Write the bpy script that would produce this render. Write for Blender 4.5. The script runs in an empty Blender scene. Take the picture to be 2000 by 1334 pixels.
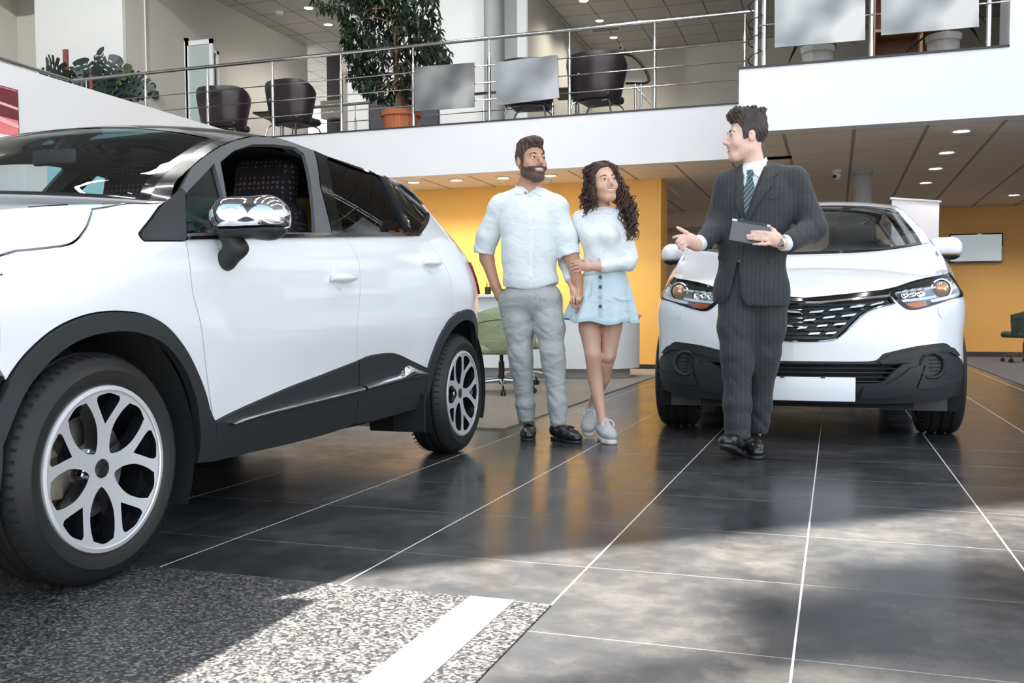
import bpy, math, random
import numpy as np
from mathutils import Vector, Matrix
from mathutils.geometry import delaunay_2d_cdt
SC = bpy.context.scene
COL = SC.collection
PI = math.pi
rnd = random.Random(7)

# ------------------------------------------------------------------ camera
CAM_F, CAM_CX, CAM_CY = 1871.8, 1000.0, 720.84          # pixels of a 2000 x 1334 frame
CAM_YAW, CAM_PITCH, CAM_ROLL = math.radians(18.586), math.radians(3.179), math.radians(-0.2105)
CAM_H = 0.74


def cam_axes():
    cy, sy = math.cos(CAM_YAW), math.sin(CAM_YAW)
    f = Vector((-sy * math.cos(CAM_PITCH), cy * math.cos(CAM_PITCH), -math.sin(CAM_PITCH)))
    r = Vector((cy, sy, 0))
    u = r.cross(f)
    c, s = math.cos(CAM_ROLL), math.sin(CAM_ROLL)
    return c * r + s * u, -s * r + c * u, f


CAM_R, CAM_U, CAM_FW = cam_axes()
CAM_O = Vector((0, 0, CAM_H))


def at(px, py, axis, value):
    """the point of the plane (x, y or z) = value seen at a pixel of the photograph"""
    d = CAM_FW + CAM_R * ((px - CAM_CX) / CAM_F) - CAM_U * ((py - CAM_CY) / CAM_F)
    t = (value - CAM_O[axis]) / d[axis]
    return CAM_O + d * t


def pix(p):
    v = Vector(p) - CAM_O
    d = v.dot(CAM_FW)
    return CAM_CX + CAM_F * v.dot(CAM_R) / d, CAM_CY - CAM_F * v.dot(CAM_U) / d


def make_camera():
    cd = bpy.data.cameras.new('camera')
    cd.sensor_fit = 'HORIZONTAL'
    cd.sensor_width = 36.0
    cd.lens = 36.0 * CAM_F / 2000.0
    cd.shift_x = 0.0
    cd.shift_y = (CAM_CY - 667.0) / 2000.0
    cd.clip_start = 0.05
    cd.clip_end = 300
    o = bpy.data.objects.new('camera', cd)
    m = Matrix((CAM_R, CAM_U, -CAM_FW)).transposed().to_4x4()
    m.translation = CAM_O
    o.matrix_world = m
    COL.objects.link(o)
    SC.camera = o


# --------------------------------------------------------------- materials
MATS = {}


def mat(name, col=(.8, .8, .8), rough=.5, metal=0.0, spec=.5, coat=0.0, var=0.0, vscale=6.0, bump=0.0, bscale=60.0,
        emit=None, estr=1.0, sheen=0.0, rvar=0.0):
    if name in MATS:
        return MATS[name]
    m = bpy.data.materials.new(name)
    m.use_nodes = True
    nt = m.node_tree
    b = nt.nodes['Principled BSDF']
    b.inputs['Base Color'].default_value = (*col, 1)
    b.inputs['Roughness'].default_value = rough
    b.inputs['Metallic'].default_value = metal
    b.inputs['Specular IOR Level'].default_value = spec
    b.inputs['Coat Weight'].default_value = coat
    b.inputs['Coat Roughness'].default_value = .03
    b.inputs['Sheen Weight'].default_value = sheen
    if emit:
        b.inputs['Emission Color'].default_value = (*emit, 1)
        b.inputs['Emission Strength'].default_value = estr
    tc = nt.nodes.new('ShaderNodeTexCoord')
    if var or rvar:
        n = nt.nodes.new('ShaderNodeTexNoise')
        n.inputs['Scale'].default_value = vscale
        n.inputs['Detail'].default_value = 4
        nt.links.new(tc.outputs['Object'], n.inputs['Vector'])
        if var:
            mx = nt.nodes.new('ShaderNodeMix')
            mx.data_type = 'RGBA'
            mx.inputs['A'].default_value = (*[max(0, c * (1 - var)) for c in col], 1)
            mx.inputs['B'].default_value = (*[min(1, c * (1 + var)) for c in col], 1)
            nt.links.new(n.outputs['Fac'], mx.inputs['Factor'])
            nt.links.new(mx.outputs['Result'], b.inputs['Base Color'])
        if rvar:
            mr = nt.nodes.new('ShaderNodeMapRange')
            mr.inputs['To Min'].default_value = max(0, rough - rvar)
            mr.inputs['To Max'].default_value = min(1, rough + rvar)
            nt.links.new(n.outputs['Fac'], mr.inputs['Value'])
            nt.links.new(mr.outputs['Result'], b.inputs['Roughness'])
    if bump:
        n2 = nt.nodes.new('ShaderNodeTexNoise')
        n2.inputs['Scale'].default_value = bscale
        n2.inputs['Detail'].default_value = 3
        nt.links.new(tc.outputs['Object'], n2.inputs['Vector'])
        bp = nt.nodes.new('ShaderNodeBump')
        bp.inputs['Strength'].default_value = bump
        bp.inputs['Distance'].default_value = .01
        nt.links.new(n2.outputs['Fac'], bp.inputs['Height'])
        nt.links.new(bp.outputs['Normal'], b.inputs['Normal'])
    MATS[name] = m
    return m


def glass_mat(name, tint=(.8, .85, .85), refl=1.5, rough=0.0):
    """thin sheet glass: tinted see-through with a Fresnel reflection"""
    m = bpy.data.materials.new(name)
    m.use_nodes = True
    nt = m.node_tree
    nt.nodes.clear()
    out = nt.nodes.new('ShaderNodeOutputMaterial')
    mix = nt.nodes.new('ShaderNodeMixShader')
    tr = nt.nodes.new('ShaderNodeBsdfTransparent')
    tr.inputs[0].default_value = (*tint, 1)
    gl = nt.nodes.new('ShaderNodeBsdfGlossy')
    gl.inputs['Roughness'].default_value = rough
    fr = nt.nodes.new('ShaderNodeFresnel')
    geo = nt.nodes.new('ShaderNodeNewGeometry')
    mi = nt.nodes.new('ShaderNodeMix')                     # same reflection from both faces of the pane
    mi.inputs['A'].default_value = refl
    mi.inputs['B'].default_value = 1 / refl
    nt.links.new(geo.outputs['Backfacing'], mi.inputs['Factor'])
    nt.links.new(mi.outputs[0], fr.inputs['IOR'])
    nt.links.new(fr.outputs[0], mix.inputs[0])
    nt.links.new(tr.outputs[0], mix.inputs[1])
    nt.links.new(gl.outputs[0], mix.inputs[2])
    nt.links.new(mix.outputs[0], out.inputs[0])
    MATS[name] = m
    return m


# ------------------------------------------------------------- mesh builder
def frame(axis):
    a = Vector(axis).normalized()
    h = Vector((0, 0, 1)) if abs(a.z) < .9 else Vector((1, 0, 0))
    u = a.cross(h).normalized()
    return u, a.cross(u).normalized(), a


class MB:
    def __init__(self):
        self.v, self.f, self.m = [], [], []

    def add(self, verts, faces, mi=0):
        o = len(self.v)
        self.v += [Vector(p) for p in verts]
        self.f += [tuple(i + o for i in f) for f in faces]
        self.m += [mi] * len(faces)
        return self

    def box(self, lo, hi, mi=0, bev=0.0):
        x0, y0, z0 = lo
        x1, y1, z1 = hi
        if bev <= 0:
            v = [(x0, y0, z0), (x1, y0, z0), (x1, y1, z0), (x0, y1, z0), (x0, y0, z1), (x1, y0, z1), (x1, y1, z1), (x0, y1, z1)]
            return self.add(v, [(3, 2, 1, 0), (4, 5, 6, 7), (0, 1, 5, 4), (1, 2, 6, 5), (2, 3, 7, 6), (3, 0, 4, 7)], mi)
        b = bev
        rings = []
        for z, i in ((z0, b), (z0 + b * .3, b * .3), (z0 + b, 0), (z1 - b, 0), (z1 - b * .3, b * .3), (z1, b)):
            ring = []
            for cx, cy, sx, sy, a0 in ((x1, y1, -1, -1, 0), (x0, y1, 1, -1, 90), (x0, y0, 1, 1, 180), (x1, y0, -1, 1, 270)):
                for k in range(4):
                    a = math.radians(a0 + 30 * k)
                    r = b - i * .5
                    ring.append((cx + sx * b + r * math.cos(a), cy + sy * b + r * math.sin(a), z))
            rings.append(ring)
        return self.loft(rings, mi, cap=True)

    def loft(self, rings, mi=0, cap=False, closed=True):
        n = len(rings[0])
        v = [p for r in rings for p in r]
        f = []
        for i in range(len(rings) - 1):
            for j in range(n if closed else n - 1):
                k = (j + 1) % n
                f.append((i * n + j, i * n + k, (i + 1) * n + k, (i + 1) * n + j))
        if cap:
            f.append(tuple(reversed(range(n))))
            f.append(tuple((len(rings) - 1) * n + j for j in range(n)))
        return self.add(v, f, mi)

    def tube(self, pts, r, mi=0, n=10, cap=True):
        pts = [Vector(p) for p in pts]
        rs = r if isinstance(r, (list, tuple)) else [r] * len(pts)
        rings = []
        u = None
        for i, p in enumerate(pts):
            d = (pts[min(i + 1, len(pts) - 1)] - pts[max(i - 1, 0)]).normalized()
            if u is None:
                u, w, _ = frame(d)
            else:
                u = (u - d * u.dot(d)).normalized()
                w = d.cross(u)
            w = d.cross(u)
            rings.append([p + rs[i] * (math.cos(2 * PI * k / n) * u + math.sin(2 * PI * k / n) * w) for k in range(n)])
        return self.loft(rings, mi, cap)

    def cyl(self, p0, p1, r0, r1=None, mi=0, n=20):
        return self.tube([p0, p1], [r0, r0 if r1 is None else r1], mi, n)

    def lathe(self, prof, origin=(0, 0, 0), axis=(0, 0, 1), mi=0, n=32, cap=False):
        u, w, a = frame(axis)
        o = Vector(origin)
        rings = [[o + a * h + r * (math.cos(2 * PI * k / n) * u + math.sin(2 * PI * k / n) * w) for k in range(n)] for r, h in prof]
        return self.loft(rings, mi, cap)

    def prism(self, poly, fn, d0, d1, mi=0):
        """polygon (a, b) extruded; fn(a, b, d) -> point"""
        n = len(poly)
        v = [fn(a, b, d0) for a, b in poly] + [fn(a, b, d1) for a, b in poly]
        f = [tuple(reversed(range(n))), tuple(range(n, 2 * n))] + [(i, (i + 1) % n, n + (i + 1) % n, n + i) for i in range(n)]
        return self.add(v, f, mi)

    def ball(self, c, r, mi=0, n=16, m=10):
        r = (r, r, r) if not isinstance(r, (tuple, list)) else r
        rings = []
        for i in range(m + 1):
            t = -PI / 2 + PI * i / m
            cr = max(math.cos(t), .002)
            rings.append([(c[0] + r[0] * cr * math.cos(2 * PI * k / n), c[1] + r[1] * cr * math.sin(2 * PI * k / n), c[2] + r[2] * math.sin(t)) for k in range(n)])
        return self.loft(rings, mi, True)

    def grid(self, fn, nu, nv, mi=0, flip=False):
        v = [fn(i / nu, j / nv) for j in range(nv + 1) for i in range(nu + 1)]
        f = []
        for j in range(nv):
            for i in range(nu):
                a = j * (nu + 1) + i
                q = (a, a + 1, a + nu + 2, a + nu + 1)
                f.append(tuple(reversed(q)) if flip else q)
        return self.add(v, f, mi)

    def xf(self, fn, start=0):
        for i in range(start, len(self.v)):
            self.v[i] = Vector(fn(self.v[i]))
        return self

    def build(self, name, mats, parent=None, smooth=True, angle=35, loc=None):
        me = bpy.data.meshes.new(name)
        vs = self.v
        if loc is not None:
            lo = Vector(loc)
            vs = [p - lo for p in vs]
        me.from_pydata([tuple(p) for p in vs], [], self.f)
        if not isinstance(mats, (list, tuple)):
            mats = [mats]
        for m in mats:
            me.materials.append(m)
        me.polygons.foreach_set('material_index', self.m)
        me.polygons.foreach_set('use_smooth', [smooth] * len(self.f))
        me.update()
        if smooth and angle < 180:
            try:
                me.set_sharp_from_angle(angle=math.radians(angle))
            except Exception:
                pass
        o = bpy.data.objects.new(name, me)
        COL.objects.link(o)
        if parent:
            o.parent = parent
        if loc is not None:
            o.location = loc
        return o


def tag(o, label=None, cat=None, group=None, kind=None):
    if label:
        o['label'] = label
    if cat:
        o['category'] = cat
    if group:
        o['group'] = group
    if kind:
        o['kind'] = kind
    return o


def thing(name, label, cat, loc=(0, 0, 0), rz=0.0, group=None):
    o = bpy.data.objects.new(name, None)
    o.empty_display_size = .2
    COL.objects.link(o)
    o.location = loc
    o.rotation_euler = (0, 0, rz)
    return tag(o, label, cat, group)


def struct(name, mb, m, **k):
    return tag(mb.build(name, m, **k), kind='structure')


def copy_tree(o, parent=None):
    c = o.copy()
    COL.objects.link(c)
    c.parent = parent
    for ch in list(o.children):
        copy_tree(ch, c)
    return c


def lerp(a, b, t):
    return a + (b - a) * t


def interp(tab, x):
    """smooth (monotone cubic) interpolation of a sorted table"""
    n = len(tab)
    if x <= tab[0][0]:
        return tab[0][1]
    if x >= tab[-1][0]:
        return tab[-1][1]
    for i in range(n - 1):
        if x <= tab[i + 1][0]:
            break
    x0, y0 = tab[i]
    x1, y1 = tab[i + 1]
    d = (y1 - y0) / (x1 - x0)

    def slope(k):
        if k <= 0 or k >= n - 1:
            return None
        a = (tab[k][1] - tab[k - 1][1]) / (tab[k][0] - tab[k - 1][0])
        b = (tab[k + 1][1] - tab[k][1]) / (tab[k + 1][0] - tab[k][0])
        return 0 if a * b <= 0 else 2 * a * b / (a + b)
    m0, m1 = slope(i), slope(i + 1)
    m0 = d if m0 is None else m0
    m1 = d if m1 is None else m1
    h = x1 - x0
    t = (x - x0) / h
    return (2 * t**3 - 3 * t**2 + 1) * y0 + (t**3 - 2 * t**2 + t) * h * m0 + (-2 * t**3 + 3 * t**2) * y1 + (t**3 - t**2) * h * m1


def cr(pts, n=6):
    """Catmull-Rom through points"""
    pts = [np.array(p, float) for p in pts]
    if len(pts) < 3:
        return [tuple(p) for p in pts]
    out = []
    for i in range(len(pts) - 1):
        p0 = pts[i - 1] if i else 2 * pts[0] - pts[1]
        p1, p2 = pts[i], pts[i + 1]
        p3 = pts[i + 2] if i + 2 < len(pts) else 2 * pts[-1] - pts[-2]
        for k in range(n):
            t = k / n
            out.append(tuple(.5 * (2 * p1 + (p2 - p0) * t + (2 * p0 - 5 * p1 + 4 * p2 - p3) * t * t + (3 * p1 - p0 - 3 * p2 + p3) * t**3)))
    out.append(tuple(pts[-1]))
    return out


def segs(*parts, n=6):
    """closed outline out of smooth pieces that meet in corners"""
    out = []
    for p in parts:
        for q in cr(p, n):
            if not out or math.dist(q, out[-1]) > 1e-6:
                out.append(q)
    if math.dist(out[0], out[-1]) < 1e-6:
        out.pop()
    return out


def resample(poly, step):
    out = []
    n = len(poly)
    for i in range(n):
        a, b = poly[i], poly[(i + 1) % n]
        k = max(1, int(math.ceil(math.dist(a, b) / step)))
        for j in range(k):
            t = j / k
            out.append((a[0] + (b[0] - a[0]) * t, a[1] + (b[1] - a[1]) * t))
    return out


def inside_mask(poly, P):
    p = np.array(poly)
    q = np.roll(p, -1, 0)
    x, y = P[:, 0][:, None], P[:, 1][:, None]
    c = ((p[:, 1] > y) != (q[:, 1] > y)) & (x < (q[:, 0] - p[:, 0]) * (y - p[:, 1]) / (q[:, 1] - p[:, 1] + 1e-30) + p[:, 0])
    return c.sum(1) % 2 == 1


def edge_dist(poly, P):
    p = np.array(poly)
    q = np.roll(p, -1, 0)
    d = q - p
    L = (d**2).sum(1) + 1e-30
    best = np.full(len(P), 1e9)
    for i in range(len(p)):
        t = np.clip(((P - p[i]) @ d[i]) / L[i], 0, 1)
        c = p[i] + t[:, None] * d[i]
        best = np.minimum(best, np.hypot(*(P - c).T))
    return best


def sheet(mb, outline, fn, step=.03, holes=(), thick=0.0, flip=False, mi=0, rim_mi=None, inset=0.0):
    """fill a flat outline (u, v), lift it onto the surface fn(u, v) and turn its rim inwards by `thick`"""
    loops = [resample(outline, step)] + [resample(h, step) for h in holes]
    if inset:
        loops[0] = shrink(loops[0], inset)
    A = np.array(loops[0])
    lo, hi = A.min(0), A.max(0)
    nx = int((hi[0] - lo[0]) / step) + 2
    ny = int((hi[1] - lo[1]) / (step * .866)) + 2
    G = np.array([(lo[0] + (i + .5 * (j % 2)) * step, lo[1] + j * step * .866) for j in range(ny) for i in range(nx)])
    keep = inside_mask(loops[0], G) & (edge_dist(loops[0], G) > step * .45)
    for h in loops[1:]:
        keep &= ~inside_mask(h, G) & (edge_dist(h, G) > step * .45)
    pts, edges = [], []
    for l in loops:
        o = len(pts)
        pts += l
        edges += [(o + i, o + (i + 1) % len(l)) for i in range(len(l))]
    pts += [tuple(g) for g in G[keep]]
    V, E_, F_, *_ = delaunay_2d_cdt([Vector(p) for p in pts], edges, [], 0, 1e-7)
    VV = np.array([tuple(v) for v in V])
    tri = np.array([f for f in F_ if len(f) == 3])
    C = VV[tri].mean(1)
    ok = inside_mask(loops[0], C)
    for h in loops[1:]:
        ok &= ~inside_mask(h, C)
    tri = tri[ok]
    used = sorted(set(tri.ravel().tolist()))
    mp = {u: i for i, u in enumerate(used)}
    P = [Vector(fn(*VV[u])) for u in used]
    T = [tuple(mp[i] for i in t) for t in tri.tolist()]
    if flip:
        T = [t[::-1] for t in T]
    mb.add(P, T, mi)
    if thick:
        cnt = {}
        for t in T:
            for a, b in ((t[0], t[1]), (t[1], t[2]), (t[2], t[0])):
                cnt[(a, b)] = 1
        be = [(a, b) for (a, b) in cnt if (b, a) not in cnt]
        nrm = {}
        for t in T:
            n = (P[t[1]] - P[t[0]]).cross(P[t[2]] - P[t[0]])
            for i in t:
                nrm[i] = nrm.get(i, Vector()) + n
        vs, fs, idx = [], [], {}
        for a, b in be:
            for i in (a, b):
                if i not in idx:
                    idx[i] = len(vs)
                    vs.append(P[i])
                    vs.append(P[i] - nrm[i].normalized() * thick)
            fs.append((idx[b], idx[a], idx[a] + 1, idx[b] + 1))
        mb.add(vs, fs, mi if rim_mi is None else rim_mi)
    return mb


def shrink(poly, d):
    p = np.array(poly)
    area = .5 * np.sum(p[:, 0] * np.roll(p[:, 1], -1) - np.roll(p[:, 0], -1) * p[:, 1])
    t = np.roll(p, -1, 0) - np.roll(p, 1, 0)
    n = np.stack([-t[:, 1], t[:, 0]], 1)
    n /= np.linalg.norm(n, axis=1)[:, None] + 1e-12
    return [tuple(q) for q in p + n * d * (1 if area > 0 else -1)]


def circle(r, n=48, c=(0, 0), a0=0.0):
    return [(c[0] + r * math.cos(a0 + 2 * PI * k / n), c[1] + r * math.sin(a0 + 2 * PI * k / n)) for k in range(n)]


# --------------------------------------------------- soft bodies: distance fields
class Field:
    """smooth union of round limbs, evaluated on a grid and meshed with surface nets"""

    def __init__(self, lo, hi, h):
        self.lo = np.array(lo, float)
        self.h = h
        self.n = np.ceil((np.array(hi) - self.lo) / h).astype(int) + 1
        self.d = np.full(self.n, 1.0, np.float32)

    def block(self, lo, hi):
        a = np.clip(np.floor((np.array(lo) - self.lo) / self.h).astype(int), 0, self.n)
        b = np.clip(np.ceil((np.array(hi) - self.lo) / self.h).astype(int) + 1, 0, self.n)
        if (b <= a).any():
            return None, None
        ax = [self.lo[i] + self.h * np.arange(a[i], b[i]) for i in range(3)]
        X = np.meshgrid(*ax, indexing='ij')
        return tuple(slice(a[i], b[i]) for i in range(3)), X

    def put(self, sl, e, k, op):
        d = self.d[sl]
        if op == 'u':
            if k > 0:
                hh = np.maximum(k - np.abs(d - e), 0) / k
                self.d[sl] = np.minimum(d, e) - hh * hh * k * .25
            else:
                self.d[sl] = np.minimum(d, e)
        else:
            e = -e
            if k > 0:
                hh = np.maximum(k - np.abs(d - e), 0) / k
                self.d[sl] = np.maximum(d, e) + hh * hh * k * .25
            else:
                self.d[sl] = np.maximum(d, e)

    def limb(self, a, b, ra, rb=None, k=.02, op='u', flat=None):
        """round cone from a to b; flat=(axis vector, factor) squashes the section"""
        rb = ra if rb is None else rb
        a, b = np.array(a, float), np.array(b, float)
        R = max(ra, rb) * (1 if flat is None else max(1, flat[1])) + k + .03
        sl, X = self.block(np.minimum(a, b) - R, np.maximum(a, b) + R)
        if sl is None:
            return self
        ba = b - a
        L2 = max(ba @ ba, 1e-12)
        pa = [X[i] - a[i] for i in range(3)]
        t = np.clip((pa[0] * ba[0] + pa[1] * ba[1] + pa[2] * ba[2]) / L2, 0, 1)
        q = [pa[i] - t * ba[i] for i in range(3)]
        if flat is not None:
            w = np.array(flat[0], float)
            w /= np.linalg.norm(w)
            c = q[0] * w[0] + q[1] * w[1] + q[2] * w[2]
            s = 1 / flat[1] - 1
            q = [q[i] + c * s * w[i] for i in range(3)]
        e = np.sqrt(q[0]**2 + q[1]**2 + q[2]**2) - (ra + (rb - ra) * t)
        if flat is not None and flat[1] < 1:
            e = e * (flat[1] * .5 + .5)
        self.put(sl, e.astype(np.float32), k, op)
        return self

    def chain(self, pts, rs, k=.02, op='u', flat=None):
        for i in range(len(pts) - 1):
            self.limb(pts[i], pts[i + 1], rs[i], rs[i + 1], k, op, flat)
        return self

    def egg(self, c, r, k=.02, op='u', rot=None):
        """ellipsoid; rot = 3x3 (rows: its own axes)"""
        c, r = np.array(c, float), np.array(r, float)
        R = r.max() + k + .03
        sl, X = self.block(c - R, c + R)
        if sl is None:
            return self
        q = [X[i] - c[i] for i in range(3)]
        if rot is not None:
            M = np.array(rot, float)
            q = [M[i, 0] * q[0] + M[i, 1] * q[1] + M[i, 2] * q[2] for i in range(3)]
        k0 = np.sqrt(sum((q[i] / r[i])**2 for i in range(3)))
        k1 = np.sqrt(sum((q[i] / r[i]**2)**2 for i in range(3))) + 1e-9
        self.put(sl, (k0 * (k0 - 1) / k1).astype(np.float32), k, op)
        return self

    def slab(self, c, half, rot=None, rad=.01, k=.01, op='u'):
        c, half = np.array(c, float), np.array(half, float)
        R = np.linalg.norm(half) + k + rad + .03
        sl, X = self.block(c - R, c + R)
        if sl is None:
            return self
        q = [X[i] - c[i] for i in range(3)]
        if rot is not None:
            M = np.array(rot, float)
            q = [M[i, 0] * q[0] + M[i, 1] * q[1] + M[i, 2] * q[2] for i in range(3)]
        q = [np.abs(q[i]) - half[i] + rad for i in range(3)]
        e = np.sqrt(sum(np.maximum(t, 0)**2 for t in q)) + np.minimum(np.maximum(np.maximum(q[0], q[1]), q[2]), 0) - rad
        self.put(sl, e.astype(np.float32), k, op)
        return self

    def cut(self, point, normal, k=.004):
        """remove everything on the side the normal points to"""
        p, n = np.array(point, float), np.array(normal, float)
        n /= np.linalg.norm(n)
        sl, X = self.block(self.lo - 1, self.lo + self.n * self.h + 1)
        e = sum((X[i] - p[i]) * n[i] for i in range(3))
        self.put(sl, (-e).astype(np.float32), k, 'd')
        return self

    def ripple(self, fn):
        sl, X = self.block(self.lo - 1, self.lo + self.n * self.h + 1)
        near = np.abs(self.d) < .06
        P = [x[near] for x in X]
        self.d[near] += fn(*P).astype(np.float32)
        return self

    def mesh(self):
        d, h = self.d, self.h
        s = d < 0
        n = self.n
        corner = [(i, j, k) for i in (0, 1) for j in (0, 1) for k in (0, 1)]
        sub = lambda a, c: a[c[0]:n[0] - 1 + c[0], c[1]:n[1] - 1 + c[1], c[2]:n[2] - 1 + c[2]]
        cnt = sum(sub(s, c).astype(np.int8) for c in corner)
        act = (cnt > 0) & (cnt < 8)
        idx = np.argwhere(act)
        vid = np.full(act.shape, -1, np.int32)
        vid[act] = np.arange(len(idx))
        acc = np.zeros((len(idx), 3))
        w = np.zeros(len(idx))
        dv = {c: sub(d, c)[act] for c in corner}
        for c in corner:
            for ax in range(3):
                if c[ax] == 0:
                    c2 = tuple(1 if i == ax else c[i] for i in range(3))
                    a, b = dv[c], dv[c2]
                    m = (a < 0) != (b < 0)
                    t = np.where(m, a / (a - b + 1e-20), 0)
                    p = np.array(c, float)[None, :].repeat(len(idx), 0)
                    p[:, ax] += t
                    acc[m] += p[m]
                    w[m] += 1
        V = self.lo + h * (idx + acc / w[:, None])
        F = []
        for ax in range(3):
            b, c = (ax + 1) % 3, (ax + 2) % 3
            s0 = [slice(None)] * 3
            s1 = [slice(None)] * 3
            s0[ax] = slice(0, -1)
            s1[ax] = slice(1, None)
            cross = s[tuple(s0)] != s[tuple(s1)]
            inner = np.zeros_like(cross)
            r = [slice(None)] * 3
            r[b] = slice(1, -1)
            r[c] = slice(1, -1)
            inner[tuple(r)] = True
            E = np.argwhere(cross & inner)
            if not len(E):
                continue
            sign = s[tuple(E.T)]

            def cell(db, dc):
                q = E.copy()
                q[:, b] += db
                q[:, c] += dc
                return vid[tuple(q.T)]
            Q = np.stack([cell(-1, -1), cell(0, -1), cell(0, 0), cell(-1, 0)], 1)
            Q[~sign] = Q[~sign][:, ::-1]
            F.append(Q)
        F = np.concatenate(F)
        F = F[(F >= 0).all(1)]
        return V, F

    def relax(self, V, F, it=2, lam=.5):
        for _ in range(it):
            A = np.zeros_like(V)
            c = np.zeros(len(V))
            for i in range(4):
                for j in ((i + 1) % 4, (i + 3) % 4):
                    np.add.at(A, F[:, i], V[F[:, j]])
                    np.add.at(c, F[:, i], 1)
            V = V + lam * (A / np.maximum(c, 1)[:, None] - V)
        return V

    def build(self, name, mats, parent=None, loc=None, it=2, pick=None):
        V, F = self.mesh()
        V = self.relax(V, F, it)
        me = bpy.data.meshes.new(name)
        L = np.array(loc if loc is not None else (0, 0, 0), float)
        me.from_pydata((V - L).tolist(), [], F.tolist())
        if not isinstance(mats, (list, tuple)):
            mats = [mats]
        for m in mats:
            me.materials.append(m)
        if pick:
            C = V[F].mean(1)
            me.polygons.foreach_set('material_index', np.asarray(pick(C), np.int32))
        me.polygons.foreach_set('use_smooth', [True] * len(F))
        me.update()
        o = bpy.data.objects.new(name, me)
        COL.objects.link(o)
        if parent:
            o.parent = parent
        if loc is not None:
            o.location = loc
        return o
# =================================================================== materials of the room
M_WHITE = mat('white_paint', (.72, .74, .775), .55, var=.02, vscale=1.5)
M_BEIGE = mat('beige_paint', (.56, .54, .49), .7, var=.03, vscale=2)
M_PALE = mat('pale_paint', (.72, .73, .72), .6, var=.02, vscale=2)
M_YELLOW = mat('yellow_paint', (.90, .50, .115), .5, var=.03, vscale=1.2)
M_CHROME = mat('steel_tube', (.78, .79, .80), .16, 1.0, rvar=.05, vscale=8)
M_BLACK = mat('black_plastic', (.012, .013, .016), .4, rvar=.08)
M_DARK = mat('dark_skirting', (.02, .022, .026), .5, var=.2)
M_CONC = mat('grey_column', (.30, .31, .31), .6, var=.08, vscale=4)
M_ROOF = mat('dark_sheet_roof', (.45, .455, .46), .45, var=.2, vscale=3)


def socket_math(nt, op, a, b=None, c=None):
    n = nt.nodes.new('ShaderNodeMath')
    n.operation = op
    for i, v in enumerate((a, b, c)):
        if v is None:
            continue
        if isinstance(v, (int, float)):
            n.inputs[i].default_value = v
        else:
            nt.links.new(v, n.inputs[i])
    return n.outputs[0]


def joint(nt, c, off, period, half):
    t = socket_math(nt, 'DIVIDE', socket_math(nt, 'SUBTRACT', c, off), period)
    f = socket_math(nt, 'FRACT', socket_math(nt, 'ADD', t, 100.5))
    d = socket_math(nt, 'ABSOLUTE', socket_math(nt, 'SUBTRACT', f, .5))
    return socket_math(nt, 'LESS_THAN', d, half / period)


def mixcol(nt, fac, a, b):
    n = nt.nodes.new('ShaderNodeMix')
    n.data_type = 'RGBA'
    for s, v in (('Factor', fac), ('A', a), ('B', b)):
        if isinstance(v, tuple):
            n.inputs[s].default_value = (*v, 1)
        elif isinstance(v, (int, float)):
            n.inputs[s].default_value = v
        else:
            nt.links.new(v, n.inputs[s])
    return n.outputs['Result']


def noise(nt, vec, scale, detail=4, rough=.55):
    n = nt.nodes.new('ShaderNodeTexNoise')
    n.inputs['Scale'].default_value = scale
    n.inputs['Detail'].default_value = detail
    n.inputs['Roughness'].default_value = rough
    nt.links.new(vec, n.inputs['Vector'])
    return n.outputs['Fac']


def ramp(nt, fac, stops):
    n = nt.nodes.new('ShaderNodeValToRGB')
    e = n.color_ramp.elements
    while len(e) < len(stops):
        e.new(.5)
    for k, (p, c) in zip(e, stops):
        k.position = p
        k.color = (*c, 1) if len(c) == 3 else c
    nt.links.new(fac, n.inputs[0])
    return n.outputs[0]


def base_nodes(name, rough=.5):
    m = bpy.data.materials.new(name)
    m.use_nodes = True
    nt = m.node_tree
    b = nt.nodes['Principled BSDF']
    b.inputs['Roughness'].default_value = rough
    tc = nt.nodes.new('ShaderNodeTexCoord')
    sx = nt.nodes.new('ShaderNodeSeparateXYZ')
    nt.links.new(tc.outputs['Object'], sx.inputs[0])
    MATS[name] = m
    return m, nt, b, tc.outputs['Object'], sx.outputs


def floor_material():
    m, nt, b, vec, xyz = base_nodes('dark_floor_tiles', .2)
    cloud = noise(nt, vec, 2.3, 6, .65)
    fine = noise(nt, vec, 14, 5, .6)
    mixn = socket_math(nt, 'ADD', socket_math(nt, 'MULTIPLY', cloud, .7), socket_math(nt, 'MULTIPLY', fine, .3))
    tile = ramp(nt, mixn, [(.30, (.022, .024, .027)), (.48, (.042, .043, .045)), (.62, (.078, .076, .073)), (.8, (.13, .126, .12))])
    jx = joint(nt, xyz[0], -.074, .6045, .0026)
    jy = joint(nt, xyz[1], 2.712, .6005, .0020)
    c = mixcol(nt, jy, tile, (.15, .147, .14))
    c = mixcol(nt, jx, c, (.62, .60, .57))
    nt.links.new(c, b.inputs['Base Color'])
    b.inputs['Specular IOR Level'].default_value = .2
    j = socket_math(nt, 'MAXIMUM', jx, jy)
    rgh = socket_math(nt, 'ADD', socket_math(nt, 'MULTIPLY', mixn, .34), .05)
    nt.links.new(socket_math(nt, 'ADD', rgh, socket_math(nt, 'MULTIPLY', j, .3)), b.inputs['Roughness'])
    bp = nt.nodes.new('ShaderNodeBump')
    bp.inputs['Strength'].default_value = .06
    bp.inputs['Distance'].default_value = .004
    nt.links.new(noise(nt, vec, 30, 5), bp.inputs['Height'])
    nt.links.new(bp.outputs[0], b.inputs['Normal'])
    return m


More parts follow.
